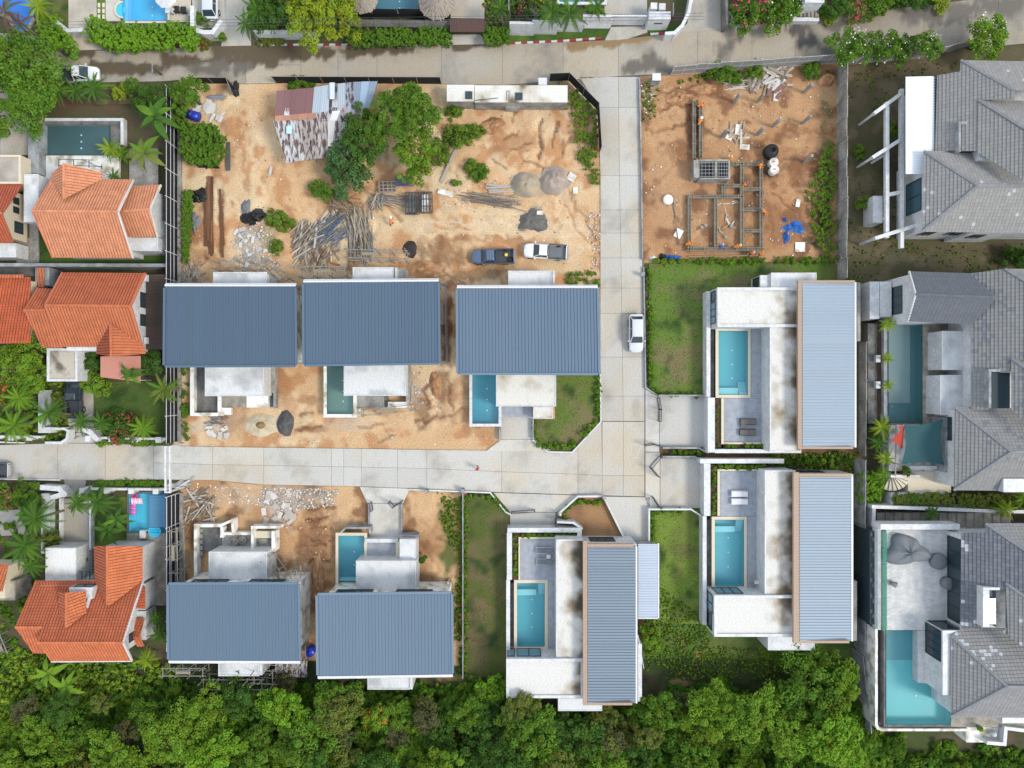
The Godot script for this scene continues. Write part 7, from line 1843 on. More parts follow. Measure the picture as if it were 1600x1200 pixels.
func scaffold(label: String, a: Vector3, b: Vector3, depth: Vector3, h: float, bay := 1.7):
	var o := thing("scaffold", label, "scaffolding", (a + b) / 2)
	var n := maxi(1, int(round(a.distance_to(b) / bay)))
	var lv := int(h / 1.7) + 1
	for side in 2:
		var d := depth * side
		for k in n + 1:
			var p := a.lerp(b, float(k) / n) + d
			pole(o, "pole", "bamboo" if (k + side) % 3 == 0 else "steel", p, p + Vector3(rng.randf_range(-0.12, 0.12), h + rng.randf_range(-0.3, 0.7), rng.randf_range(-0.12, 0.12)), 0.06, 5)
		for j in lv:
			var y := Vector3(0, 1.5 + 1.65 * j, 0)
			if y.y < h: pole(o, "ledger", "steel", a + d + y - (b - a).normalized() * rng.randf_range(0.1, 0.6), b + d + y + (b - a).normalized() * rng.randf_range(0.1, 0.6), 0.055, 5)
	for k in n + 1:
		for j in lv:
			var p := a.lerp(b, float(k) / n) + Vector3(0, 1.55 + 1.65 * j, 0)
			if p.y < h: pole(o, "transom", "bamboo", p - depth * 0.15, p + depth * 1.15, 0.055, 5)
	for k in range(0, n, 2): pole(o, "brace", "steel", a.lerp(b, float(k) / n), a.lerp(b, minf(1.0, (k + 1.5) / n)) + Vector3(0, h * 0.8, 0), 0.035, 5)
	for k in range(1, n, 3): beam(o, "scaffold_board", "bamboo", a.lerp(b, float(k) / n) + depth * 0.5 + Vector3(0, 1.64 + 1.65 * (k % 2), 0), a.lerp(b, minf(1.0, (k + 1.1) / n)) + depth * 0.5 + Vector3(0, 1.64 + 1.65 * (k % 2), 0), 0.35, 0.05)

func hoarding(label: String, px: Array, h: float):
	var o := thing("hoarding", label, "fence", P(px[0], px[1]))
	for i in range(0, px.size() - 2, 2):
		var a := P(px[i], px[i + 1]); var b := P(px[i + 2], px[i + 3])
		var n := maxi(1, int(round(a.distance_to(b) / 2.8)))
		for k in n:
			var p := a.lerp(b, float(k) / n); var q := a.lerp(b, (k + 1.0) / n); var e := (q - p).normalized() * 0.03
			beam(o, "net_panel", "black_net", p + e + Vector3(0, h / 2 + rng.randf_range(-0.05, 0.05), 0), q - e + Vector3(0, h / 2, 0), 0.03, h - 0.15)
			pole(o, "post", "bamboo", p + Vector3(0, -0.1, 0), p + Vector3(0, h + 0.1, 0), 0.05, 5)
		beam(o, "rail", "steel", a + Vector3(0, h, 0), b + Vector3(0, h, 0), 0.05, 0.05)

func stone_mesh(seed_: int, flat_ := 0.6) -> ArrayMesh:
	var r := RandomNumberGenerator.new(); r.seed = seed_
	var s := nb()
	var v := []
	for k in 8: v.append(Vector3((k & 1) - 0.5, ((k >> 1) & 1) * flat_, ((k >> 2) & 1) - 0.5) * r.randf_range(0.7, 1.25))
	for q in [[2, 3, 7, 6], [0, 1, 3, 2], [4, 6, 7, 5], [1, 5, 7, 3], [0, 2, 6, 4]]: quad(s, v[q[0]], v[q[1]], v[q[2]], v[q[3]])
	s.generate_normals()
	return s.commit()

func sites():
	var grey := [L(176, 164, 146), L(196, 186, 170), L(132, 122, 110), L(210, 204, 196), L(158, 140, 120)]
	var brown := [L(150, 120, 92), L(176, 150, 122), L(120, 96, 76), L(196, 178, 154)]
	var blue := [L(96, 116, 140), L(78, 110, 158), L(150, 156, 164), L(184, 182, 176), L(128, 124, 118)]
	# shed under the big tree
	var o := thing("tin_shed", "rusty patched tin shed under the big tree on the sandy plot", "shed", P(500, 190))
	var parts := [[[432, 142, 2.7], [491, 137, 2.7], [487, 177, 3.3], [430, 181, 3.3], L(132, 96, 96), "blue_roof"], [[491.3, 136, 2.7], [552, 128, 2.7], [553, 171, 3.3], [487.3, 177, 3.3], L(172, 182, 192), "rust_sheet"], [[552.3, 128, 2.75], [590, 127, 2.75], [578, 168, 3.3], [553.3, 171, 3.3], L(150, 168, 188), "blue_roof"],
		[[430, 181, 3.36], [494, 176, 3.36], [492, 186, 3.2], [430, 189.5, 3.2], L(184, 136, 112), "blue_roof"], [[494.3, 176, 3.36], [557, 170, 3.36], [548, 190, 3.1], [492.3, 187, 3.2], L(206, 208, 216), "rust_sheet"], [[427, 189, 3.2], [462, 187, 3.2], [477, 250, 2.3], [448, 255, 2.3], L(216, 218, 220), "rust_sheet"], [[462.3, 187, 3.2], [500, 184, 3.2], [506, 247, 2.3], [477.3, 250, 2.3], L(196, 190, 186), "rust_sheet"], [[500.3, 184, 3.2], [550, 180, 3.15], [530, 243, 2.3], [506.3, 247, 2.3], L(190, 186, 184), "rust_sheet"]]
	for e in parts:
		var strips := maxi(1, int(V(e[0]).distance_to(V(e[1])) / 0.85))
		for k in strips:
			var t0 := float(k) / strips; var t1 := (k + 1.0) / strips
			var s := nb(); var lift := Vector3(0, 0.03 * (k % 2), 0); var tone := rng.randf_range(0.8, 1.15); var cc: Color = e[4]
			ribbed(s, V(e[0]).lerp(V(e[1]), t0) + lift, V(e[0]).lerp(V(e[1]), t1) + lift, V(e[3]).lerp(V(e[2]), t1) + lift, V(e[3]).lerp(V(e[2]), t0) + lift, 0.24, 0.05, Color(cc.r * tone, cc.g * tone, cc.b * tone), 0.04)
			emit("tin_sheet", s, M.rust_sheet if e[5] == "rust_sheet" and rng.randf() < 0.6 else M.blue_roof, o)
	for e in [[448, 172, 8, 17, L(214, 216, 220)], [519, 142, 8, 26, L(206, 216, 226)], [452, 200, 9, 18, L(190, 222, 226)], [524, 160, 10, 16, L(190, 190, 190)], [536, 165, 4, 20, L(176, 116, 90)]]:
		var s := nb(); var h0 := 3.42
		ribbed(s, P(e[0] - e[2] / 2.0, e[1] - e[3] / 2.0, h0 - 0.45), P(e[0] + e[2] / 2.0, e[1] - e[3] / 2.0, h0 - 0.45), P(e[0] + e[2] / 2.0, e[1] + e[3] / 2.0, h0), P(e[0] - e[2] / 2.0, e[1] + e[3] / 2.0, h0), 0.24, 0.05, e[4], 0.05); emit("patch_sheet", s, M.blue_roof, o)
	body(o, [440, 150, 560, 178], 0.0, 2.5, M.wood); body(o, [446, 185, 520, 236], 0.0, 2.1, M.wood)
	# the long tank with two hatches
	o = thing("concrete_tank", "long low concrete tank with two dark hatches beside the top lane", "tank", P(790, 148))
	flatroof(o, [698, 132, 741, 158.5], 0.0, 2.3, 0.0, 0.02, M.concrete, func(p): return stain_spots(p)); flatroof(o, [741.5, 133, 887, 160], 0.0, 2.3, 0.0, 0.02, M.concrete, func(p): return stain_spots(p))
	for e in [[727, 142.5, 738, 154.5], [805, 144.5, 816.5, 156]]:
		block(o, "hatch_frame", "metal_dark", e, 2.28, 2.36); block(o, "hatch", "glass_dark", [e[0] + 1, e[1] + 1, e[2] - 1, e[3] - 1], 2.365, 2.4)
	beam(o, "pipe", "tarp_teal", P(742, 157, 2.34), P(778, 153, 2.34), 0.06, 0.06)
	for e in [[792, 142, 792, 157], [792, 142, 797, 142], [796, 143, 796, 157]]: beam(o, "bracket", "steel", P(e[0], e[1], 2.35), P(e[2], e[3], 2.35), 0.06, 0.06)
	block(o, "buttress", "concrete", [790, 161, 812, 168.5], 0.0, 1.2); block(o, "buttress", "concrete", [838, 161.5, 852, 167], 0.0, 0.9)
	for e in [[848, 128, "white electric cabinet behind the long concrete tank"], [1026, 121, "grey electric cabinet at the corner of the bare plot and the top lane"]]:
		o = thing("electric_cabinet", e[2], "cabinet", P(e[0], e[1])); block(o, "cabinet", "white" if e[0] < 900 else "render_grey", [e[0] - 6, e[1] - 6, e[0] + 6, e[1] + 4], 0.0, 1.6); block(o, "lid", "gutter", [e[0] - 6.6, e[1] - 6.6, e[0] + 6.6, e[1] + 4.6], 1.6, 1.68)
	hoarding("black net hoarding along the top of the sandy plot, behind the tin shed", [432, 130, 690, 131], 1.9)
	hoarding("short black hoarding at the top left corner of the sandy plot", [306, 131, 362, 131, 370, 151], 1.8)
	hoarding("black hoarding slanting round the top right corner of the sandy plot", [858, 127, 888, 126, 933, 172, 937, 238], 2.2)
	# foundation on the right-hand plot
	o = thing("house_foundation", "grid of grey ground beams for a new house on the right-hand plot", "foundation", P(1130, 330))
	for e in [[1083, 160, 1083, 250], [1093, 168, 1093, 246], [1075.5, 312, 1075.5, 393], [1073, 390.5, 1190, 390.5], [1116.5, 312, 1116.5, 387], [1157, 256, 1157, 387], [1187, 256, 1187, 387], [1140, 258, 1190, 258], [1073, 309, 1160, 309], [1157, 297, 1187, 297], [1157, 329, 1187, 329], [1157, 362, 1187, 362], [1128, 292, 1128, 309], [1157, 292, 1130, 292]]:
		var a := P(e[0], e[1]); var b := P(e[2], e[3]); var d := (b - a).normalized(); var x := d.cross(Vector3.UP)
		var k: MeshInstance3D = beam(o, "ground_beam", "concrete_dark", a + Vector3(0, 0.25, 0), b + Vector3(0, 0.25, 0), 0.2, 0.5)
		for z in [-1, 1]: beam(k, "form_board", "bamboo", a + x * 0.16 * z + Vector3(0, 0.36, 0) - d * rng.randf_range(0.0, 0.3), b + x * 0.16 * z + Vector3(0, 0.36, 0) + d * rng.randf_range(0.0, 0.3), 0.06, 0.42 + rng.randf() * 0.05)
		var n := int(a.distance_to(b) / 1.2)
		for i in n: beam(k, "cross_batten", "bamboo", a.lerp(b, (i + 0.5) / n) + x * 0.3 + Vector3(0, 0.62, 0), a.lerp(b, (i + 0.5) / n) - x * 0.3 + Vector3(0, 0.62, 0), 0.06, 0.05)
	for e in [[1076, 401, 1180, 399, 0.1], [1190, 250, 1190, 385, 0.1]]: beam(o, "string_board", "bamboo", P(e[0], e[1], 0.2), P(e[2], e[3], 0.2), e[4], 0.1)
	o = thing("concrete_pit", "grey concrete box with two steel reinforcement cages on the new foundation", "concrete box", P(1113, 270))
	for r in [[1084, 250, 1093, 277.5], [1117, 252, 1121, 277.5], [1138, 252, 1141, 277.5]]: block(o, "pit_wall", "concrete", r, 0.0, 1.7)
	for r in [[1093.2, 249, 1141, 252], [1093.2, 277.7, 1141, 280]]: block(o, "pit_wall", "concrete", r, 0.0, 1.68)
	block(o, "pit_floor", "metal_dark", [1093.4, 252.4, 1137.6, 277.2], -0.1, 0.3)
	for cell in [[1094, 1116.5], [1121.5, 1137.5]]:
		for k in 5: pole(o, "rebar", "steel", P(cell[0], 254 + k * 5.5, 1.75), P(cell[1], 254 + k * 5.5, 1.75), 0.035, 5)
		for k in 4: pole(o, "rebar", "steel", P(lerpf(cell[0], cell[1], (k + 0.5) / 4), 252.5, 1.68), P(lerpf(cell[0], cell[1], (k + 0.5) / 4), 277, 1.68), 0.035, 5)
	var i := 0
	for e in [[1157, 147, "right of the white batten stack"], [1194, 147, "below the heap of old boards"], [1269, 132, "by the hillock in the top right corner"], [1267, 181, "left of the panel fence, below the hillock"], [1269, 243, "right of the two white concrete rings"], [1136, 203, "above the caged concrete box"], [1218, 187, "in the middle of the boards"], [1193, 200, "above the black tank"]]:
		o = thing("concrete_pile", "concrete pile head sticking out of the ground " + e[2], "concrete pile", P(e[0], e[1], 2.3) * Vector3(1, 0, 1), "pile heads on the bare plot"); var c := P(e[0], e[1], 2.3); var s := nb(); boxw(s, Vector3(c.x - 0.16, -0.3, c.z - 0.16), Vector3(c.x + 0.16, 2.3, c.z + 0.16)); emit("shaft", s, M.concrete, o)
		for k in 4: pole(o, "rebar", "steel", c + Vector3(0.09 * (1 if k % 2 else -1), 0, 0.09 * (1 if k > 1 else -1)), c + Vector3(0.09 * (1 if k % 2 else -1), 0.25, 0.09 * (1 if k > 1 else -1)), 0.012, 4)
		i += 1
	o = thing("water_tank", "round black plastic water tank lying open on the bare plot", "water tank", P(1203, 238)); var s2 := nb(true); var tc := P(1201, 240)
	lathe(s2, Vector3(tc.x, 0, tc.z), [[0.7, 0.0], [0.86, 0.2], [0.9, 0.8], [0.78, 1.25], [0.4, 1.45], [0.34, 1.5]], 22); emit("tank", s2, M.tank_black, o); s2 = nb(true); lathe(s2, Vector3(tc.x, 0, tc.z), [[0.36, 1.5], [0.36, 1.58], [0.3, 1.58], [0.3, 1.3], [0.0, 1.3]], 18); emit("neck", s2, M.rubber, o)
	for e in [[1209.5, 253, "upper of two white concrete rings below the black tank"], [1210.5, 265, "lower of two white concrete rings below the black tank"]]:
		o = thing("concrete_ring", e[2], "concrete ring", P(e[0], e[1])); var c := P(e[0], e[1], 0.9) * Vector3(1, 0, 1); var s := nb(); lathe(s, c, [[0.52, 0.0], [0.55, 0.9], [0.46, 0.92], [0.0, 0.93]], 20); emit("ring", s, M.white_rough, o); s = nb(); boxw(s, c + Vector3(-0.2, 0.935, -0.12), c + Vector3(0.16, 0.95, 0.02)); emit("mark", s, M.petal_orange, o)
	o = thing("concrete_drum", "white round concrete lid lying left of the new foundation", "concrete lid", P(1043, 313)); s2 = nb(); lathe(s2, P(1043, 313), [[0.62, -0.1], [0.64, 0.35], [0.56, 0.42], [0.0, 0.45]], 22); emit("lid", s2, M.white_rough, o)
	o = thing("hose", "grey hose winding from the white lid down to the pale board", "hose", P(1055, 350)); var hp := [[1052, 306], [1053, 325], [1056, 340], [1057, 358], [1059, 372], [1061, 384]]
	for k in 5:
		s2 = nb(); tube(s2, P(hp[k][0], hp[k][1], 0.16), P(hp[k + 1][0], hp[k + 1][1], 0.16), 0.06, 0.06, 6); emit("length", s2, M.cover_grey, o)
	for e in [[1060, 365, 11, 14, 0.5, "pale board lying by the grey hose left of the foundation"], [1163, 230, 15, 8, 0.1, "white board lying above the caged concrete box"], [1139, 215, 10, 8, 0.5, "white board leaning at a pile head above the caged box"], [1152, 203, 7, 16, 0.1, "upright white board beside the boards above the caged box"], [844, 333, 10, 6, 0.1, "white board on the grey gravel patch"], [893, 277, 12, 12, 0.6, "white crumpled sheet right of the two mounds"], [899, 298, 7, 10, 0.0, "white slab at the right edge of the sandy plot"], [1250, 386, 15, 15, 0.0, "pale square slabs near the shrub row at the right of the bare plot"], [1246, 318, 6, 12, 0.2, "white scrap above the blue tarpaulin"], [696, 302, 24, 8, 0.3, "grey board below the steel frames by the big tree"]]:
		var at := P(e[0], e[1]); var s := nb(); var d := Vector3(cos(e[4]), 0, sin(e[4])); var y := ground_y(at.x, at.z) + 0.12; bar(s, at + Vector3(0, y, 0) - d * e[2] * K / 2, at + Vector3(0, y + 0.06, 0) + d * e[2] * K / 2, e[3] * K, 0.06); solo("board", s, M.white_rough, e[5], "board")
	# tarpaulins, plastic, mounds
	heap("sand_mound", "smooth tan sand mound right of the rebar stack on the sandy plot", "sand heap", 822, 289, 24, 22, 1.3, "sand_pile", L(206, 186, 156), 0.12, L(182, 172, 156))
	heap("gravel_mound", "pinkish grey mound right of the tan sand mound", "sand heap", 866, 282, 26, 24, 1.0, "sand_pile", L(204, 184, 170), 0.18, L(176, 160, 150))
	heap("gravel_heap", "thin dark grey gravel heap below the two mounds", "gravel heap", 832, 344, 24, 17, 0.35, "sand_pile", L(132, 128, 124), 0.4, L(108, 106, 104))
	heap("sand_bag_pile", "pale sheet with a brown sand pile in it below the empty grey pool", "sand heap", 408, 664, 29, 20, 0.55, "sand_pile", L(222, 202, 166), 0.2, L(236, 222, 196)); heap("sand_mound", "brown sand cone on the pale sheet below the empty grey pool", "sand heap", 409, 664, 12, 9, 1.0, "sand_pile", L(170, 138, 100), 0.15)
	heap("gravel_heap", "dark grey gravel pile beside the pale sheet below the empty grey pool", "gravel heap", 445, 662, 14, 21, 0.9, "sand_pile", L(112, 112, 112), 0.25, L(92, 94, 96))
	heap("grey_tarpaulin", "grey tarpaulin half unrolled beside black plastic left of the rubble", "tarpaulin", 384, 325, 8, 16, 0.35, "cover_grey", W, 0.5); heap("plastic_heap", "crumpled black plastic below the grey tarpaulin on the sandy plot", "plastic sheet", 396, 341, 17, 13, 0.6, "black_plastic", W, 0.8)
	heap("plastic_heap", "crumpled black plastic beside the timber strip at the black fence", "plastic sheet", 312, 306, 16, 13, 0.6, "black_plastic", W, 0.7); heap("plastic_heap", "grey plastic wrap below the black heap at the black fence", "plastic sheet", 304, 347, 8, 18, 0.3, "cover_grey", W, 0.7); heap("plastic_heap", "black plastic strips below the big bush at the black fence", "plastic sheet", 324, 258, 24, 8, 0.35, "black_plastic", W, 0.8); heap("plastic_heap", "short black roll hanging from the corner hoarding", "plastic sheet", 368, 140, 5, 14, 0.6, "black_plastic", W, 0.5)
	for e in [[1292, 124, 18, 12, 0.9, "soil hillock in the top right corner of the bare plot"], [668, 420, 26, 14, 0.4, "low brown spoil heap left of the dark blue pickup"], [1062, 152, 26, 12, 0.5, "low soil ridge at the upper left of the bare plot"], [1100, 138, 22, 9, 0.4, "low soil ridge above the long foundation beam"], [497, 905, 10, 40, 0.5, "long soil bank between the two lower blue-roofed houses"], [680, 600, 10, 26, 0.5, "soil bank between the murky pool's house and the turquoise pool"], [770, 196, 26, 12, 0.4, "low sand bank below the long concrete tank"], [560, 322, 9, 8, 0.25, "small sand bump above the pale poles"]]:
		heap("soil_heap", e[5], "soil heap", e[0], e[1], e[2], e[3], e[4], "sand_pile", L(214, 166, 122), 0.35, L(176, 126, 88))
	heap("brown_net", "square brown net lying above the scaffolded house", "net", 641, 389, 13, 14, 0.2, "dark_brown", W, 0.2)
	for e in [[1243, 354, 22, 9, "crumpled blue tarpaulin near the panel fence of the bare plot"], [1228, 370, 6, 11, "narrow blue tarpaulin tail hanging down below the crumpled one"], [1050, 403, 11, 6, "blue plastic sheet beside a black bag at the bare plot's lower left corner"], [1226, 343, 4, 4, "small violet-blue sack above the blue tarpaulin"]]:
		heap("blue_tarpaulin", e[4], "tarpaulin", e[0], e[1], e[2], e[3], 0.45, "tarp_blue", W, 0.8)
	heap("black_bag", "black bag at the lower left corner of the bare plot", "bag", 1035, 401, 6, 6, 0.6, "black_plastic", W, 0.3); heap("white_sack", "white sack left of the black bag at the bare plot's corner", "sack", 1021, 403, 6, 4, 0.35, "white_rough", W, 0.4)
	o = thing("drum", "big blue plastic drum lying by the bush at the black fence", "drum", P(303, 181)); s2 = nb(true); tube(s2, P(294, 178, 0.6), P(311, 183, 0.6), 0.58, 0.58, 18); emit("drum", s2, M.blue_plastic, o); s2 = nb(); tube(s2, P(297, 178, 1.12), P(297, 178, 1.24), 0.16, 0.16, 10); emit("bung", s2, M.black_plastic, o)
	o = thing("drum", "blue plastic drum between the two lower blue-roofed houses", "drum", P(489, 1016)); s2 = nb(true); lathe(s2, P(488, 1014), [[0.6, 0], [0.62, 1.1], [0.5, 1.2], [0.2, 1.22], [0.2, 1.3], [0, 1.3]], 18); emit("drum", s2, M.blue_plastic, o)
	planks("white_boards", "broken white foam boards beside the blue drum at the black fence", "boards", 318, 164, 12, 20, 60, 1.0, 0.7, 14, 14, [L(238, 236, 232), L(226, 222, 214)], false, 0.2); planks("white_boards", "row of white boards stacked like a fan right of the blue drum", "boards", 341, 184, 9, 60, 8, 1.1, 0.3, 12, 4, [L(240, 238, 236), L(222, 220, 220)], false, 0.3)
	planks("pipe_stack", "small stack of grey pipes at the top of the sandy plot, left", "pipes", 338, 151, 14, 2, 4, 2.0, 0.1, 3, 5, [L(170, 174, 182), L(146, 150, 160)], true, 0.3)
	planks("long_plank", "long dark plank standing on edge right of the big bush at the black fence", "plank", 357, 245, 2, 92, 1.5, 3.8, 0.5, 1, 2, [L(104, 102, 104)], false, 0.1); planks("timber_strip", "long brown timbers laid along the black fence, left pair", "timber", 326, 340, 9, 90, 1.2, 9.0, 0.3, 7, 6, [L(112, 76, 52), L(128, 88, 60), L(140, 100, 70)], false, 0.15); planks("timber_strip", "single line of long brown timbers right of the left pair", "timber", 347, 352, 3, 93, 0.8, 8.4, 0.25, 1.5, 4, [L(120, 82, 54)], false, 0.1)
	planks("stick_heap", "heap of thin grey sticks in the corner between black fence and scaffold", "timber", 300, 428, 70, 80, 40, 2.2, 0.07, 14, 14, grey, true, 0.8); planks("stick_heap", "tangle of pale sticks and boards at the lower black fence below the lane", "timber", 312, 791, 44, 40, 45, 2.4, 0.16, 20, 20, grey, false, 0.7); planks("board_heap", "flat white and grey boards on the pavement edge under the gate beams", "boards", 283, 755, 12, 18, 12, 2.4, 0.3, 10, 5, [L(220, 218, 214), L(180, 176, 170)], false, 0.4)
	planks("board_heap", "fan of grey boards left of the blue pipe heap on the sandy plot", "timber", 484, 378, 70, 62, 24, 2.6, 0.2, 22, 26, grey, false, 0.6); planks("pipe_heap", "heap of blue-grey scaffold pipes in the middle of the timber field", "pipes", 519, 357, 80, 38, 13, 3.2, 0.08, 20, 18, blue, true, 0.7); planks("pole_heap", "long pale poles lying lengthwise right of the blue pipe heap", "poles", 561, 366, 80, 100, 9, 4.6, 0.09, 17, 24, grey, true, 0.6); planks("stick_heap", "brown sticks at the upper end of the timber field", "timber", 532, 322, 60, 150, 38, 2.6, 0.08, 18, 13, brown, true, 0.6); planks("board_heap", "small heap of grey boards at the scaffold below the timber field", "timber", 500, 402, 40, 70, 30, 2.0, 0.18, 26, 12, brown + grey, false, 0.5)
	planks("pole_pair", "two long poles lying apart on the right of the timber field", "poles", 577, 368, 5, 92, 2, 5.0, 0.14, 5, 4, [L(170, 158, 140), L(80, 140, 180)], false, 0.1); planks("stick_heap", "short upright-looking sticks left of the steel cage", "timber", 587, 316, 34, 80, 26, 1.9, 0.08, 12, 8, grey, true, 0.5); planks("rebar_bundle", "thin bars strewn between the short sticks and the steel cage", "bars", 614, 314, 24, 170, 10, 3.4, 0.05, 18, 8, blue, true, 0.3)
	planks("rebar_stack", "stack of long steel bars left below the tan sand mound", "bars", 768, 311, 30, 172, 5, 6.4, 0.06, 14, 9, [L(140, 130, 120), L(170, 164, 156), L(120, 118, 120)], true, 0.3); planks("board_heap", "three pale boards above the long steel bars", "boards", 778, 294, 5, 176, 10, 3.2, 0.25, 14, 6, [L(190, 186, 178)], false, 0.1); planks("long_plank", "long pale beam lying aslant right of the big tree", "plank", 701, 259, 2, 66, 0.3, 4.6, 0.3, 0.5, 0.5, [L(196, 186, 170)], false, 0.1)
	planks("batten_stack", "stack of white battens at the hoarding of the bare plot", "timber", 1148, 130, 34, 3, 6, 2.2, 0.1, 8, 9, [L(222, 218, 208), L(196, 190, 178)], true, 0.6); planks("board_heap", "heap of old boards and sheets in the top right corner of the bare plot", "boards", 1206, 118, 44, 70, 45, 2.2, 0.3, 24, 16, grey + [L(226, 220, 212)], false, 0.5); planks("board_heap", "white and red-brown boards at the end of the old board heap", "boards", 1212, 138, 12, 50, 22, 1.8, 0.5, 12, 9, [L(230, 226, 222), L(150, 110, 96)], false, 0.2); planks("board_heap", "upright grey boards between the batten stack and the old board heap", "boards", 1180, 124, 10, 80, 14, 2.4, 0.3, 14, 8, grey, false, 0.4)
	planks("board_heap", "broken pale slabs thrown on the rubble below the left lane", "boards", 436, 792, 22, 30, 60, 1.1, 0.6, 26, 22, [L(222, 208, 198), L(204, 194, 184), L(232, 226, 220)], false, 0.2); planks("board_heap", "white scraps lying on the rubble above the house by the black fence", "boards", 392, 386, 26, 40, 60, 0.8, 0.4, 24, 28, [L(232, 230, 226), L(206, 202, 196), L(180, 176, 170)], false, 0.2)
	planks("stick_heap", "pale broken sticks and boards above the caged concrete box", "boards", 1150, 208, 16, 50, 50, 1.6, 0.2, 14, 12, [L(224, 220, 212), L(190, 170, 146)], false, 0.2); planks("stick_heap", "sticks scattered inside the middle bay of the foundation", "timber", 1136, 340, 14, 80, 60, 0.9, 0.14, 14, 26, [L(226, 220, 210), L(200, 180, 150)], false, 0.1); planks("stick_heap", "blue and grey scaffold bits below the empty grey pool", "bars", 335, 656, 24, 150, 24, 2.0, 0.06, 14, 8, blue, true, 0.3)
	planks("fallen_boards", "white board pieces below the blue bars at the lane", "boards", 340, 676, 9, 20, 60, 1.0, 0.5, 16, 8, [L(236, 232, 226), L(214, 206, 196)], false, 0.15); planks("long_plank", "pale long plank standing at the rusty shed's lower left", "plank", 423, 266, 2, 80, 3, 1.2, 0.3, 1, 2, [L(214, 214, 210)], false, 0.1)
	# steel frames by the tree
	for e in [[633, 301, 654, 335, 0.9, "dark steel cage with white water crates, above the brown net", "metal_dark"], [657, 300, 675, 333, 0.7, "dark frame holding pale planks, right of the steel cage", "metal_dark"], [618, 276, 645, 290, 0.6, "blue steel frames below the big tree", "blue_paint"], [592, 284, 618, 300, 0.5, "pale steel frames left of the blue ones below the big tree", "steel"]]:
		o = thing("steel_frame", e[5], "frame", P((e[0] + e[2]) / 2, (e[1] + e[3]) / 2))
		for h in [0.2, e[4]]:
			for k in 5: beam(o, "bar", e[6], P(lerpf(e[0], e[2], k / 4.0), e[1], h), P(lerpf(e[0], e[2], k / 4.0) + 1, e[3], h), 0.09, 0.09)
			for k in 4: beam(o, "bar", e[6], P(e[0], lerpf(e[1], e[3], k / 3.0), h + 0.05), P(e[2], lerpf(e[1], e[3], k / 3.0), h + 0.05), 0.09, 0.09)
		if e[6] == "metal_dark":
			block(o, "load", "white_rough" if e[0] > 650 else "concrete_dark", [e[0] + 2.5, e[1] + 4, e[2] - 4, e[3] - 3], 0.0, e[4] - 0.08)
	# scaffolds round the unfinished houses
	scaffold("scaffold at the upper right of the house by the black fence", P(420, 420), P(447, 446), Vector3(0.9, 0, -0.6), 3.6); scaffold("scaffold above the middle blue-roofed house, left half", P(478, 437), P(548, 437), Vector3(0, 0, -1.1), 3.4); scaffold("scaffold round the white block above the middle blue-roofed house", P(552, 410), P(640, 412), Vector3(0, 0, -1.0), 4.2); scaffold("scaffold on the right side of the middle blue-roofed house", P(688, 450), P(690, 566), Vector3(0.9, 0, 0), 4.6, 2.2)
	scaffold("scaffold in the gap left of the middle blue-roofed house", P(468, 452), P(468, 568), Vector3(0.6, 0, 0), 5.0, 2.2); scaffold("scaffold above the house by the black fence, left half", P(345, 424), P(400, 424), Vector3(0, 0, -0.9), 3.0)
	scaffold("scaffold along the right side of the lower scaffolded house", P(467, 880), P(468, 1020), Vector3(1.2, 0, 0), 5.5); scaffold("scaffold below the lower scaffolded house, round its white block", P(336, 1045), P(424, 1045), Vector3(0, 0, 1.2), 4.2); scaffold("scaffold at the lower right corner of the lower scaffolded house", P(412, 1030), P(440, 1032), Vector3(0, 0, 1.6), 4.5); scaffold("scaffold at the lower left corner of the lower scaffolded house", P(275, 1028), P(335, 1028), Vector3(0, 0, 0.9), 3.4); scaffold("scaffold on the left of the lower scaffolded house's open rooms", P(296, 822), P(297, 905), Vector3(-0.9, 0, 0), 3.4); scaffold("blue-tinted scaffold right of the lower scaffolded house's white roof", P(424, 866), P(452, 906), Vector3(0.9, 0, -0.5), 3.2)
	scaffold("scaffold below the murky green pool's house", P(572, 640), P(645, 632), Vector3(0, 0, 0.7), 1.9); scaffold("bamboo scaffold cut by the left edge beside the orange corner roof", P(-12, 948), P(14, 1010), Vector3(0.8, 0, 0), 2.6, 1.0)
	var sh := nb(); ribbed(sh, P(430, 1032, 1.7), P(480, 1032, 1.7), P(480, 1058, 1.3), P(430, 1058, 1.3), 0.3, 0.05, L(206, 208, 210), 0.06); o = thing("tin_roof", "pale tin sheet roof at the lower right of the scaffolded house, by the wood", "roof", P(455, 1045)); emit("sheet", sh, M.rust_sheet, o)
	for e in [[432, 1034], [478, 1034], [432, 1056], [478, 1056]]: pole(o, "post", "bamboo", P(e[0], e[1], 1.3) * Vector3(1, 0, 1), P(e[0], e[1], 1.3), 0.05)
	# loose rubble
	var stones := [stone_mesh(1), stone_mesh(2, 0.12)]
	var pale := [L(204, 200, 194), L(186, 176, 164), L(168, 154, 138), L(222, 218, 212), L(150, 146, 142)]; var earth := [L(200, 156, 116), L(170, 124, 88), L(214, 180, 142), L(146, 104, 74)]
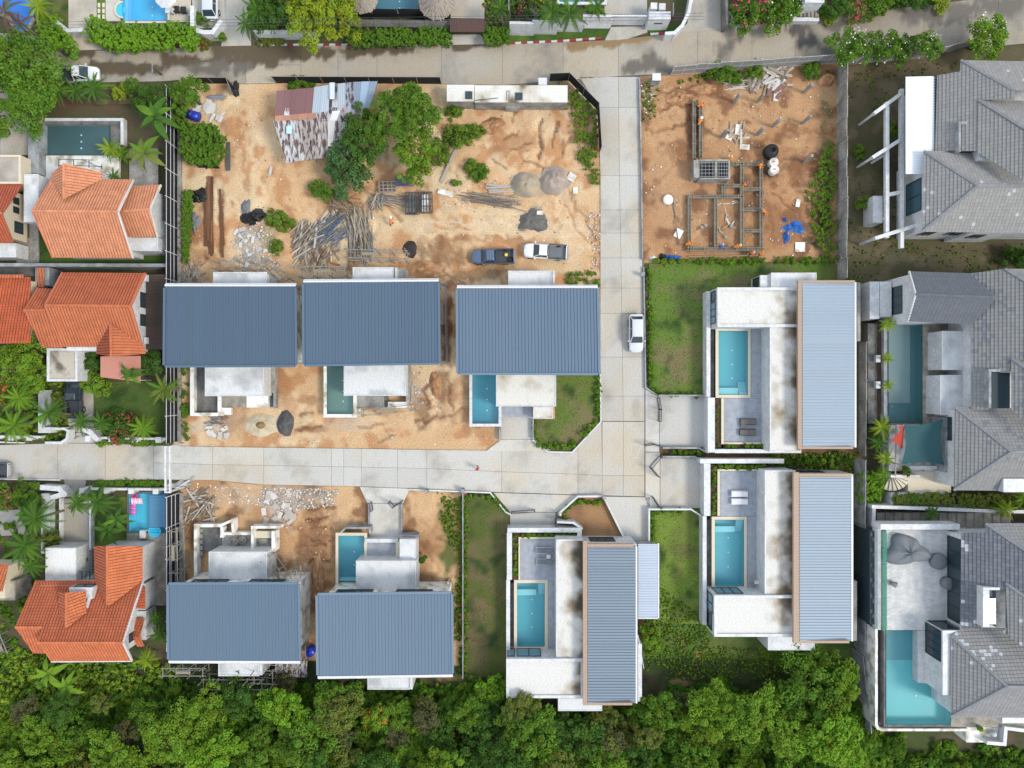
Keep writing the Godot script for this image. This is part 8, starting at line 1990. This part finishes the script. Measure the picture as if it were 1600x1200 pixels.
	for e in [["white rubble and scraps heaped above the house by the black fence", [368, 355, 420, 345, 440, 420, 370, 425], 700, pale, 0.04, 0.17], ["white rubble and rubbish below the left lane", [410, 760, 530, 765, 520, 790, 450, 800, 400, 790], 1100, pale, 0.04, 0.18], ["crumbs and scraps strewn over the sandy plot", [290, 135, 935, 150, 935, 445, 290, 445], 800, earth + earth + pale, 0.04, 0.16], ["crumbs along the sandy verge of the left lane", [285, 655, 770, 655, 765, 698, 285, 695], 300, earth + earth + pale, 0.04, 0.14], ["clods and scraps on the right-hand bare plot", [1006, 125, 1300, 125, 1300, 400, 1006, 400], 620, earth + earth + pale, 0.04, 0.17],
			["clods between the lower blue-roofed houses", [440, 790, 530, 790, 500, 1000, 480, 1000], 260, earth, 0.05, 0.22], ["stones along the right edge of the sandy plot", [920, 330, 938, 330, 938, 420, 925, 420], 160, pale + earth, 0.06, 0.2], ["broken concrete right of the murky green pool", [636, 572, 670, 572, 690, 640, 640, 640], 150, pale + earth, 0.05, 0.22], ["white litter at the left end of the bare strip below the lane", [290, 755, 400, 760, 400, 790, 290, 780], 300, pale, 0.04, 0.18], ["pale stones in the weeds at the corner of the bare plot", [1002, 130, 1030, 130, 1020, 180, 1004, 185], 90, pale + earth, 0.06, 0.2], ["debris between the steel bars and the sand mounds", [690, 280, 830, 275, 815, 325, 690, 325], 300, pale + earth, 0.05, 0.22]]:
		scatter("rubble", e[0], "", stones[0] if e[2] % 3 else stones[1], M.vcplain, e[1], e[2], e[4], e[5], e[3], -2.0, 0.0)
	# workers and vehicles
	var og := L(236, 126, 40)
	var white := L(238, 232, 222); var straw := L(214, 186, 130)
	for e in [[1091, 166, 0.3, "stoop", og, "worker in orange bending over the upper end of the long beam", og, 0.14], [1091.5, 194, 1.2, "stoop", og, "worker in orange with white hat at the middle of the long beam", white, 0.2], [1144, 250, 2.0, "crouch", og, "worker in orange crouching at the top of the caged concrete box", straw, 0.17], [1187, 263, 1.6, "stoop", og, "worker in orange at the upper right corner of the foundation", L(70, 80, 90), 0.13], [1162, 289, 0.6, "crouch", og, "worker in orange with blue cap at the middle bay's right beam", L(70, 130, 200), 0.13],
			[1195, 332, 2.6, "stoop", og, "worker in orange with blue hat outside the foundation's right edge", L(80, 150, 180), 0.15], [1072, 382, 0.4, "stoop", og, "worker in orange at the lower left corner of the foundation", og, 0.12], [1126, 387, 1.0, "crouch", L(70, 100, 170), "worker in blue crouching on the foundation's bottom beam", L(170, 190, 220), 0.14], [1147, 386, 0.2, "stoop", og, "worker in orange with straw hat on the foundation's bottom beam", straw, 0.2], [1174, 397, 1.4, "stand", og, "worker in orange with pink cap below the foundation's bottom beam", L(236, 150, 150), 0.16], [1188, 398, 1.9, "stand", og, "worker in orange at the lower right corner of the foundation", og, 0.12], [611, 349, 1.5, "stoop", og, "worker in orange with white hat alone on the sand below the steel cage", white, 0.2]]:
		person(e[5], e[0], e[1], e[2], e[3], e[4], e[6], 0.0, e[7])
	person("person in a pink-red top walking on the left lane", 747, 732, 2.6, "stand", L(226, 70, 96), L(52, 44, 44), 0.06, 0.125)
	vehicle("pickup", "dark blue pickup with loaded bed on the sand above the right blue-roofed house", "pickup truck", 770, 401, PI + 0.02, L(78, 96, 126), true, 5.25, 1, 0.02); vehicle("pickup", "white pickup with empty bed on the sand, right of the dark blue one", "pickup truck", 852, 393, PI - 0.06, L(236, 238, 240), true, 5.3, 0, 0.02)
	vehicle("car", "silver estate car parked on the concrete road beside the lawn", "car", 994, 521, -PI / 2, L(206, 210, 216), false, 4.7)
	o = thing("yellow_bucket", "yellow bucket in the bed of the dark blue pickup", "bucket", P(791, 398, 1.0) * Vector3(1, 0, 1) + Vector3(0, 0.6, 0)); s2 = nb(true); lathe(s2, Vector3.ZERO, [[0.14, 0], [0.2, 0.4], [0.18, 0.4], [0.0, 0.3]], 12); emit_local("bucket", s2, mk("yellow", L(230, 200, 70), 0.5), o)
	o = thing("spare_tyre", "black spare tyre at the tail of the dark blue pickup's bed", "tyre", P(798, 405, 1.0) * Vector3(1, 0, 1) + Vector3(0, 0.6, 0)); s2 = nb(true); lathe(s2, Vector3.ZERO, [[0.2, 0.0], [0.36, 0.02], [0.38, 0.12], [0.36, 0.22], [0.2, 0.24], [0.18, 0.12], [0.2, 0.0]], 16); emit_local("tyre", s2, M.rubber, o)
	for e in [[1142, 354, "grey bucket inside the left bay of the foundation"], [1096, 356, "white bucket in the left bay of the foundation"], [1102, 353, "small white bucket beside the other in the left bay"], [1133, 371, "dark bucket in the middle bay of the foundation"]]:
		o = thing("bucket", e[2], "bucket", P(e[0], e[1])); s2 = nb(true); lathe(s2, P(e[0], e[1]), [[0.15, -0.1], [0.2, 0.34], [0.17, 0.34], [0.0, 0.2]], 12); emit("bucket", s2, M.steel, o)

# ------------------------------------------------------------------ trees, palms, bushes
func vegetation():
	# named trees: [kind, label, x, y, radius m, height, tint, petals]
	for e in [["broad_tree", "big round dark green tree hanging over the tin shed", 624, 182, 3.8, 7.5, "leaf_mid", ""], ["broad_tree", "upper right limb crown of the shed's big tree, over the white boards", 646, 166, 2.7, 6.8, "leaf_mid", ""], ["broad_tree", "bright-leaved lower crown beside the shed's big tree, above the blue frames", 648, 245, 3.0, 6.0, "leaf_bright", ""], ["broad_tree", "crown at the left of the shed's big tree, over the tin roof's edge", 570, 208, 3.2, 6.0, "leaf_dark", ""],
			["feathery_tree", "soft fine-leaved tree below the tin shed", 543, 258, 3.3, 4.2, "leaf_blue", ""], ["round_bush", "round bright bush below the feathery tree on the sand", 502, 297, 1.5, 2.0, "leaf_mid", ""], ["round_bush", "low bush right of the big tree at the long beam", 686, 238, 1.7, 1.8, "leaf_weed", ""], ["round_bush", "bush patch right of the big tree, above the gully", 715, 213, 2.0, 1.4, "leaf_weed", ""], ["round_bush", "long bush patch above the cracked sand", 742, 206, 1.4, 1.0, "leaf_weed", ""],
			["round_bush", "bushes left of the long steel bars, upper", 738, 262, 1.4, 1.3, "leaf_weed", ""], ["round_bush", "bushes left of the long steel bars, right", 752, 270, 1.1, 1.1, "leaf_mid", ""], ["round_bush", "small bush left of the long steel bars, lowest", 712, 285, 0.8, 0.9, "leaf_weed", ""], ["round_bush", "weedy bush under the concrete tank's left end", 710, 171, 1.5, 0.9, "leaf_weed", ""], ["round_bush", "green bush right of the grey tarpaulin, upper", 436, 344, 1.7, 1.2, "leaf_weed", ""], ["round_bush", "green bush below the grey tarpaulin, lower", 432, 385, 1.1, 1.0, "leaf_weed", ""], ["round_bush", "weeds beside the tin shed's top left corner", 470, 133, 1.6, 1.0, "leaf_mid", ""],
			["broad_tree", "large leafy tree cut by the left edge, below the top lane", 18, 122, 6.0, 8.0, "leaf_mid", ""], ["broad_tree", "darker lower half of the leafy tree at the left edge", 40, 152, 3.6, 6.0, "leaf_mid", ""], ["broad_tree", "dark glossy round tree right of the yellow bush, above the dark pool", 234, 155, 2.3, 4.5, "leaf_dark", ""], ["broad_tree", "green tree at the top end of the black fence", 292, 144, 2.3, 4.8, "leaf_mid", ""], ["round_bush", "yellow-leaved bush above the dark pool", 186, 143, 1.3, 2.0, "leaf_yellow", ""], ["round_bush", "small green bush right of the yellow-leaved bush", 205, 134, 1.1, 2.2, "leaf_mid", ""],
			["broad_tree", "big yellow-green tree at the white wall by the top lane", 478, 25, 3.2, 6.5, "leaf_yellow", ""], ["broad_tree", "yellow-green tree joined to the big one, nearer the thatched huts", 524, 22, 3.0, 6.2, "leaf_yellow", ""], ["broad_tree", "dark tree left of the yellow-green trees, top edge", 425, 12, 3.0, 6.0, "leaf_dark", ""],
			["flowering_tree", "largest white-flowering tree of the row, at the bare plot's corner", 1332, 72, 2.4, 4.5, "leaf_mid", "petal_white"], ["flowering_tree", "second white-flowering tree along the top lane, wide and low", 1392, 74, 2.2, 4.0, "leaf_mid", "petal_white"], ["flowering_tree", "third white-flowering tree along the top lane, smallest", 1452, 71, 1.8, 3.8, "leaf_mid", "petal_white"], ["flowering_tree", "white-flowering tree apart at the far right of the top lane", 1545, 56, 2.5, 4.5, "leaf_bright", "petal_white"], ["flowering_tree", "middle crown joining the second and third white-flowering trees", 1420, 68, 1.4, 3.6, "leaf_dark", "petal_white"],
			["flowering_bush", "pink-and-white flowering bush at the grey driveway, top edge", 1170, 14, 2.8, 3.5, "leaf_mid", "petal_pink"], ["flowering_bush", "white-flowering bush beside the pink one, top edge", 1220, 12, 2.8, 3.6, "leaf_mid", "petal_white"], ["round_bush", "dark bush right of the stepped entrance, top edge", 1312, 4, 2.4, 3.0, "leaf_dark", ""], ["round_bush", "yellow-green grassy bush right of the stepped entrance", 1296, 25, 1.3, 1.2, "leaf_yellow", ""], ["flowering_bush", "bush with few pink blooms right of the grassy bush, top edge", 1336, 12, 1.8, 2.2, "leaf_olive", "petal_pink"], ["round_bush", "green bush in the hedge along the top lane, right of the pink blooms", 1378, -2, 2.4, 2.6, "leaf_mid", ""], ["round_bush", "dark bush in the hedge along the top lane, further right", 1420, -8, 2.4, 2.4, "leaf_dark", ""], ["round_bush", "lime bush end of the hedge along the top lane", 1466, -4, 1.7, 1.8, "leaf_yellow", ""],
			["flowering_bush", "bush with crimson flowers in the white panelled wall's garden, top edge", 812, 4, 1.9, 2.4, "leaf_dark", "petal_pink"], ["flowering_bush", "red and orange flower bed at the white wall's corner right of the long hedge", 318, 63, 1.1, 0.9, "leaf_olive", "petal_orange"], ["round_bush", "green bush right of the red flower bed", 345, 58, 0.9, 1.1, "leaf_mid", ""], ["round_bush", "bush between the silver car's drive and the white wall", 312, 30, 1.1, 1.4, "leaf_mid", ""],
			["round_tree", "round-headed green tree, left one below the plain orange slope", 36, 556, 2.8, 5.0, "leaf_bright", ""], ["round_tree", "round-headed green tree, right one at the flat stained roof", 50, 590, 2.2, 4.4, "leaf_bright", ""], ["round_tree", "green and orange-tinged tree at the left edge above the lane", 14, 612, 2.4, 4.0, "leaf_mid", "petal_orange"], ["round_bush", "dark bush between the flat stained roof and the porch roof", 142, 566, 1.5, 2.4, "leaf_dark", ""], ["round_bush", "leafy bush above the black vehicle's nose", 146, 601, 1.7, 2.2, "leaf_bright", ""], ["round_tree", "dark bush right of the pink-brown porch roof", 236, 565, 1.5, 3.0, "leaf_dark", ""],
			["flowering_shrub", "big pink-flowering shrub overhanging the left lane", 190, 668, 2.4, 3.0, "leaf_dark", "petal_red"], ["flowering_shrub", "pink-flowering bush at the left edge below the lane", 4, 778, 2.0, 2.5, "leaf_mid", "petal_pink"], ["round_bush", "dense green bushes left of the white slanted gate wall", 42, 776, 2.2, 2.8, "leaf_mid", ""], ["round_bush", "small round lime shrub beside the flat white annex", 133, 875, 0.75, 1.6, "leaf_yellow", ""], ["round_bush", "olive bush at the lower end of the long white wall", 80, 845, 1.4, 2.0, "leaf_olive", ""],
			["round_bush", "small dark shrub right of the narrow turquoise pool's house", 659, 874, 0.75, 1.2, "leaf_dark", ""], ["broad_tree", "big round tree at the wood's edge below the middle villa, right", 1270, 1085, 5.2, 7.0, "leaf_mid", ""], ["broad_tree", "left crown of the big round tree below the middle villa", 1215, 1110, 3.2, 5.6, "leaf_mid", ""], ["broad_tree", "right crown of the big round tree, against the stepping panel wall", 1318, 1075, 2.6, 6.0, "leaf_bright", ""], ["round_bush", "yellow-green bushes at the foot of the lower villa's metal roof", 1018, 1000, 1.6, 1.8, "leaf_bright", ""],
			["round_bush", "square green hedge bush at the beige court's lower left", 1364, 764, 1.6, 2.2, "leaf_bright", ""], ["flowering_bush", "magenta-flowering bush by the winding stair", 1414, 737, 0.9, 3.4, "leaf_dark", "petal_pink"], ["round_bush", "dark bush at the far right of the top villa's rough garden", 1594, 402, 1.9, 2.4, "leaf_dark", ""], ["round_bush", "green bush at the white screen of the top right villa", 1352, 318, 1.2, 1.4, "leaf_weed", ""], ["round_bush", "green bush under the white pergola", 1396, 200, 1.1, 1.0, "leaf_weed", ""], ["round_bush", "low green bush in the rough garden, left of the pergola", 1343, 236, 1.0, 0.8, "leaf_weed", ""], ["round_bush", "tall weeds at the hoarding of the bare plot, left", 1150, 122, 1.0, 1.2, "leaf_mid", ""], ["round_bush", "tall bush at the see-through fence of the bare plot", 1128, 113, 1.6, 1.8, "leaf_mid", ""], ["round_bush", "bush right of the old board heap on the bare plot", 1268, 108, 1.4, 1.4, "leaf_mid", ""], ["round_bush", "bush behind the white batten stack", 1178, 112, 1.1, 1.2, "leaf_weed", ""]]:
		tree(e[0], e[1], "bush" if "bush" in e[0] or "shrub" in e[0] else "tree", e[2], e[3], e[4], e[5], e[6], "", e[7])
	for e in [["big clipped bush at the black fence, right of the blue drum", [280, 188, 330, 192, 346, 210, 345, 250, 300, 256, 278, 244], 0.0, 2.4, "leaf_mid"], ["ivy-like bush climbing the black fence at the top left of the sandy plot", [266, 150, 286, 158, 288, 190, 276, 205, 262, 180], 0.0, 2.0, "leaf_mid"],
			["green strip of bushes along the black fence beside the brown timbers", [284, 296, 298, 296, 298, 345, 290, 408, 283, 408], 0.0, 1.2, "leaf_mid"], ["long clipped hedge between the blue pool and the top lane", [128, 24, 140, 23, 168, 33, 298, 33, 306, 62, 300, 71, 168, 74, 128, 54], 0.0, 2.4, "leaf_lime"], ["short clipped hedge left of the pale driveway, top left", [55, 22, 82, 18, 86, 34, 110, 62, 104, 76, 72, 70, 54, 50], 0.0, 2.4, "leaf_lime"],
			["dark hedge below the leaning grey sheets by the top lane", [543, 41, 703, 40, 704, 66, 543, 68], 0.0, 1.9, "leaf_mid"], ["hedge clump right of the dark brown gate", [752, 42, 795, 39, 800, 62, 760, 67], 0.0, 1.8, "leaf_mid"], ["weeds and creeper inside the slanting black hoarding", [872, 132, 892, 128, 936, 172, 938, 235, 915, 262, 902, 232, 894, 180, 874, 160], 0.0, 0.8, "leaf_weed"], ["low green strip of weeds at the road, below the slanting hoarding", [898, 235, 938, 240, 938, 290, 922, 284, 905, 250], 0.0, 0.5, "leaf_weed"],
			["creeper over the panel fence at the right of the bare plot", [1288, 240, 1308, 210, 1310, 410, 1280, 390, 1268, 330, 1262, 300], 0.0, 0.9, "leaf_weed"], ["square clipped hedge beside the palms of the right edge villa", [1347, 738, 1382, 740, 1381, 790, 1347, 790], 0.0, 2.6, "leaf_lime"], ["red and green border plants left of the big yellow-green tree", [402, 55, 440, 55, 440, 68, 404, 68], 0.0, 0.6, "leaf_olive"], ["low border below the garden wall of the pink-flowering shrub", [150, 688, 260, 689, 260, 695, 150, 695], 0.0, 0.6, "leaf_weed"], ["low border between the left lane and the white post wall below it", [146, 752, 258, 752, 258, 761, 146, 761], 0.0, 0.5, "leaf_mid"],
			["planted strip above the long garden stair, left part", [1396, 773, 1494, 772, 1494, 790, 1396, 788], 2.2, 3.2, "leaf_olive"], ["planted strip above the long garden stair, right part", [1502, 774, 1640, 776, 1640, 797, 1502, 792], 2.2, 3.4, "leaf_olive"], ["green weeds at the top edge of the sandy verge right of the blue house's hedge", [886, 428, 936, 424, 936, 447, 886, 446], 0.0, 0.5, "leaf_weed"], ["weeds by the black fence next to the empty grey pool", [283, 575, 292, 575, 292, 690, 283, 690], 0.0, 0.7, "leaf_mid"]]:
		hedge_block("hedge", e[0], e[1], e[2], e[3], e[4], 2.2 if "weeds" in e[0] or "creeper" in e[0] else 7.0)
	# palms: [label, x, y, frond length, height, tint, kind]
	for e in [["feather palm above the dark pool, left", 90, 140, 2.0, 3.0, "leaf_mid"], ["feather palm above the dark pool, right", 118, 142, 1.9, 2.8, "leaf_mid"], ["broad palm beside the yellow-leaved bush", 148, 138, 2.2, 3.2, "leaf_mid"], ["dark palm hidden left in the row above the dark pool", 78, 128, 1.6, 2.6, "leaf_dark"], ["bright palm leaning over the dark pool's right end", 172, 232, 1.8, 2.6, "leaf_yellow"], ["palm behind the bright one at the dark pool's coping", 190, 240, 1.4, 2.2, "leaf_bright"], ["palm at the gap between salmon roof and pale path", 178, 276, 1.2, 3.2, "leaf_dark"],
			["palm over the left-edge garden wall, upper", 30, 622, 2.2, 4.0, "leaf_bright"], ["palm over the left-edge garden wall, lower", 22, 664, 2.6, 4.0, "leaf_bright"], ["tall palm at the white pier beside the black vehicle", 76, 646, 2.3, 4.6, "leaf_mid"], ["palm at the tail of the black vehicle", 128, 658, 1.7, 2.6, "leaf_mid"], ["palm left of the pink-flowering shrub", 157, 660, 1.6, 2.6, "leaf_mid"], ["palm right of the pink-flowering shrub", 223, 668, 1.9, 2.8, "leaf_bright"], ["windblown palm over the net fence below the porch roof", 256, 608, 2.2, 4.2, "leaf_olive"],
			["palm between driveway and lime lawn below the lane, left", 122, 785, 2.0, 3.4, "leaf_mid"], ["palm between driveway and lime lawn below the lane, right", 152, 784, 2.5, 3.6, "leaf_mid"], ["tall palm over the long white wall", 56, 810, 2.8, 5.0, "leaf_mid"], ["dark palm left of the flat white annex, upper", 40, 852, 2.8, 5.0, "leaf_dark"], ["palm left of the flat white annex, lower", 48, 882, 2.0, 4.0, "leaf_mid"], ["slender palm between terrace and scaffold, right of the orange house", 250, 990, 1.6, 3.5, "leaf_dark"], ["palm at the scaffold below the right end of the orange house", 244, 966, 1.3, 3.0, "leaf_dark"], ["spiky yellow-green palm at the lower right corner of the orange house", 228, 1030, 1.6, 2.6, "leaf_yellow"],
			["garden palm over the white panelled wall, left", 862, 20, 2.2, 4.2, "leaf_dark"], ["garden palm over the white panelled wall, right", 890, 22, 2.4, 4.2, "leaf_dark"], ["small garden palm beside the green pool, top edge", 932, 12, 1.5, 3.2, "leaf_mid"], ["palm behind the hedge clump, top edge", 782, 12, 1.8, 3.4, "leaf_mid"], ["palm over the dark tree at the top edge", 404, 18, 2.4, 4.5, "leaf_dark"], ["palm at the drive of the silver car", 385, 38, 1.8, 3.6, "leaf_dark"], ["green palm at the deep blue curved pool", 60, 10, 2.2, 4.0, "leaf_yellow"],
			["yellow-green palm at the green pool's top left corner", 1387, 506, 1.3, 3.2, "leaf_yellow"], ["yellow-green palm midway along the green pool", 1387, 560, 1.0, 3.0, "leaf_yellow"], ["yellow-green palm at the lower half of the green pool", 1387, 602, 1.0, 3.0, "leaf_yellow"], ["palm left of the orange cloth triangle", 1378, 668, 1.7, 3.2, "leaf_yellow"], ["dark palm below the orange cloth triangle's left", 1372, 692, 1.4, 2.6, "leaf_mid"], ["palm at the brown post, lower", 1384, 716, 1.3, 3.0, "leaf_yellow"], ["palm above the square clipped hedge", 1380, 742, 1.2, 3.0, "leaf_bright"],
			["small palm in the planted strip above the stair, left", 1430, 780, 1.1, 3.2, "leaf_mid"], ["spreading palm in the planted strip above the stair, right", 1570, 795, 1.6, 3.8, "leaf_yellow"], ["palm hanging over the stair's middle", 1456, 802, 1.2, 3.4, "leaf_mid"], ["palm in the planted strip at the right edge", 1598, 780, 1.5, 3.6, "leaf_bright"]]:
		palm("palm", e[0], e[1], e[2], e[3], e[4], e[5])
	for e in [["traveller's palm with broad torn leaves beside the black fence, upper", 244, 182, 3.0, 4.5, "leaf_mid"], ["broad-leaved palm beside the black fence, lower", 226, 240, 2.8, 4.0, "leaf_olive"], ["banana plants at the lime lawn above the orange dormer house, left", 168, 828, 2.2, 2.6, "leaf_mid"], ["banana plants at the lime lawn above the orange dormer house, right", 182, 812, 2.0, 2.6, "leaf_mid"], ["broad-leaved plant hanging over the porch roof", 204, 586, 1.8, 3.4, "leaf_mid"], ["banana clump below the orange dormer house, left", 76, 1052, 2.4, 3.4, "leaf_bright"], ["banana clump below the orange dormer house, right", 104, 1072, 2.3, 3.0, "leaf_bright"], ["banana plants over the white slanted gate wall", 46, 800, 2.2, 3.0, "leaf_mid"]]:
		palm("banana_plant", e[0], e[1], e[2], e[3], e[4], e[5], 11, BL, "", "plant")
	for e in [["dry brown palm in the top left corner, upper", 8, 18, 2.8, 6.5], ["dry brown palm in the top left corner, lower", 30, 40, 2.0, 5.0]]:
		palm("dry_palm", e[0], e[1], e[2], e[3], e[4], "dry", 12)
	# the wood along the bottom: rows of crowns over a thick undergrowth
	var ord := ["first", "second", "third", "fourth", "fifth", "sixth", "seventh", "eighth", "ninth", "tenth", "eleventh", "twelfth", "thirteenth", "fourteenth", "fifteenth", "sixteenth", "seventeenth", "eighteenth", "nineteenth", "twentieth"]
	var tints := ["leaf_mid", "leaf_bright", "leaf_dark", "leaf_mid", "leaf_lime", "leaf_olive", "leaf_bright", "leaf_dark", "leaf_bright", "leaf_mid", "leaf_dark", "leaf_wilted"]
	var rows := [["uppermost", 1078, 30, 1180, 15], ["second", 1112, -10, 1200, 17], ["third", 1148, 20, 1330, 19], ["bottom", 1186, -15, 1350, 18], ["hidden lowest", 1226, 10, 1350, 15]]
	for r in rows:
		for k in r[4]:
			var x := lerpf(r[2], r[3], (k + 0.5) / r[4]) + rng.randf_range(-16, 16); var y: float = r[1] + rng.randf_range(-12, 12)
			if y < 1100 and ((x > 480 and x < 720) or (x > 780 and x < 945)): y += 22
			var big := rng.randf_range(1.6, 3.8)
			if y < 1095: big *= 0.8
			if x < 160 and y < 1130: big *= 0.6
			if x > 840 and x < 1000 and y < 1150: y = maxf(y, 1136.0) + big * 4.0
			if x > 545 and x < 680 and y < 1120: y = maxf(y, 1104.0) + big * 4.0
			if x > 310 and x < 440 and y < 1090: y += 14
			if x > 1000 and x < 1215 and y < 1090: y += 24
			if x < 290 and y < 1100: big *= 0.55
			var tint: String = tints[rng.randi() % tints.size()]
			if tint == "leaf_wilted": big = minf(big, 1.7)
			tree("wood_tree", "%s tree from the left in the %s row of the wood along the bottom" % [ord[k], r[0]], "tree", x, y, big, big * 1.35 + rng.randf_range(0.0, 3.4), tint, "trees of the wood along the bottom", "petal_orange" if k == 8 and r[1] == 1112 else "")
	var k2 := [Color(0.9, 0.95, 0.9), Color(1.25, 1.15, 1.0), Color(0.6, 0.75, 0.8), Color(1.6, 1.3, 1.1), Color(0.8, 0.85, 0.6)]
	scatter("undergrowth", "thick green undergrowth of the wood along the bottom", "", CS[0], M.leaf_mid, [-40, 1090, 120, 1090, 300, 1066, 480, 1064, 700, 1070, 800, 1064, 800, 1110, 1000, 1108, 1010, 1070, 1180, 1070, 1200, 1030, 1320, 1030, 1345, 1140, 1540, 1166, 1640, 1180, 1640, 1260, -40, 1260], 5600, 0.45, 1.0, k2, -0.32, 0.1)
	scatter("undergrowth", "bushy understorey between the trees of the wood along the bottom", "", CM[2], M.leaf_mid, [-40, 1110, 262, 1096, 480, 1082, 720, 1092, 800, 1122, 860, 1142, 960, 1142, 1010, 1116, 1110, 1070, 1200, 1064, 1330, 1100, 1350, 1150, 1540, 1186, 1640, 1200, 1640, 1260, -40, 1260], 1100, 0.8, 1.9, k2, -0.3, 0.9)
	scatter("undergrowth", "scrub and weeds round the left-hand gardens and houses", "", CS[1], M.leaf_mid, [-40, 1036, -40, 780, 60, 790, 60, 900, 20, 1000, 100, 1040, 262, 1040, 262, 1000, 250, 960, 262, 950, 262, 1050], 500, 0.35, 0.8, k2, -0.2, 0.05)
	for e in [["grassy weeds in the rough garden of the top right villa", [1322, 112, 1500, 96, 1500, 120, 1412, 120, 1412, 380, 1600, 380, 1640, 440, 1322, 440], 1700, 0.0, 0.10, 0.28], ["weeds in the strip between the twin hedges and the blue house", [690, 780, 718, 780, 718, 1000, 690, 1000, 684, 880], 700, -0.1, 0.15, 0.4], ["weeds at the top left of the bare plot", [1002, 122, 1040, 120, 1022, 190, 1004, 190], 120, -0.1, 0.12, 0.3], ["weeds under the fence along the bare plot's top", [1050, 118, 1300, 102, 1300, 118, 1052, 128], 260, -0.2, 0.2, 0.5], ["weeds of the meadow right of the lower villa", [1008, 900, 1100, 965, 1110, 1010, 1310, 1020, 1310, 1060, 1010, 1060], 4200, -0.5, 0.13, 0.32], ["grassy weeds at the wood's left end below the orange house", [-20, 1010, 60, 1020, 280, 1040, 300, 1120, 100, 1110, -20, 1130], 1500, -0.5, 0.4, 0.9],
			["weeds on the left-hand garden ground", [0, 590, 105, 590, 105, 690, 0, 680], 420, -0.3, 0.3, 0.6], ["weeds scattered on the sandy plot round the bushes", [640, 180, 760, 175, 770, 290, 640, 290], 260, 0.05, 0.12, 0.35], ["creepers in the gap between the two right-hand villas", [1190, 708, 1340, 708, 1340, 738, 1240, 736, 1190, 728], 260, -0.3, 0.25, 0.5], ["scattered weeds on the lower bare ground below the lane", [640, 768, 715, 772, 715, 800, 640, 790], 60, 0.1, 0.1, 0.3], ["garden plants along the top edge left of the thatched huts", [395, -20, 545, -20, 545, 50, 395, 50], 300, -0.5, 0.3, 0.7], ["garden plants along the top edge round the palms", [757, -20, 940, -20, 950, 26, 800, 34, 757, 40], 260, -0.5, 0.25, 0.6], ["ground plants under the dry palms in the top left corner", [-30, 40, 60, 55, 70, 75, -30, 78], 120, -0.5, 0.2, 0.5]]:
		scatter("weeds", e[0], "", WEED, M.leaf_weed, e[1], e[2], e[4], e[5], k2, e[3], 0.06)

func _ready():
	var cam := Camera3D.new(); cam.name = "camera"
	cam.position = Vector3(0, H, 0); cam.rotation_degrees = Vector3(-90, 0, 0)
	cam.fov = rad_to_deg(2.0 * atan(48.0 / H)); cam.far = 1500.0; cam.near = 0.5
	add_child(cam); cam.current = true
	var we := WorldEnvironment.new(); var env := Environment.new()
	var sm := ProceduralSkyMaterial.new()
	sm.sky_top_color = Color(0.72, 0.77, 0.83); sm.sky_horizon_color = Color(0.88, 0.89, 0.90); sm.sky_curve = 0.2
	sm.ground_bottom_color = Color(0.3, 0.3, 0.25); sm.ground_horizon_color = Color(0.7, 0.72, 0.72)
	sm.energy_multiplier = 1.0
	var sky := Sky.new(); sky.sky_material = sm
	env.background_mode = Environment.BG_SKY; env.sky = sky
	env.tonemap_mode = Environment.TONE_MAPPER_LINEAR; env.tonemap_exposure = 2.0
	env.sdfgi_enabled = true; env.ssao_enabled = true; env.ssil_enabled = true
	we.environment = env; we.name = "world"; add_child(we)
	var sun := DirectionalLight3D.new(); sun.name = "sun"
	sun.light_energy = 0.5; sun.light_angular_distance = 16.0; sun.light_color = Color(1.0, 0.97, 0.92); sun.shadow_enabled = true
	add_child(sun)
	sun.look_at_from_position(Vector3(64, 70, 23), Vector3.ZERO, Vector3.FORWARD)
	rng.seed = 20240611
	N1.seed = 5; N1.frequency = 0.02; N1.fractal_octaves = 4; N2.seed = 17; N2.frequency = 0.02; N2.fractal_octaves = 3; N3.seed = 29; N3.frequency = 0.02; N3.fractal_octaves = 3
	materials()
	foliage()
	villa_top(); villa_mid(); villa_low(); blue_houses()
	left_side(); right_side(); top_side()
	ground(); roads(); lawns()
	villa_furniture(); estate_details()
	sites()
	vegetation()
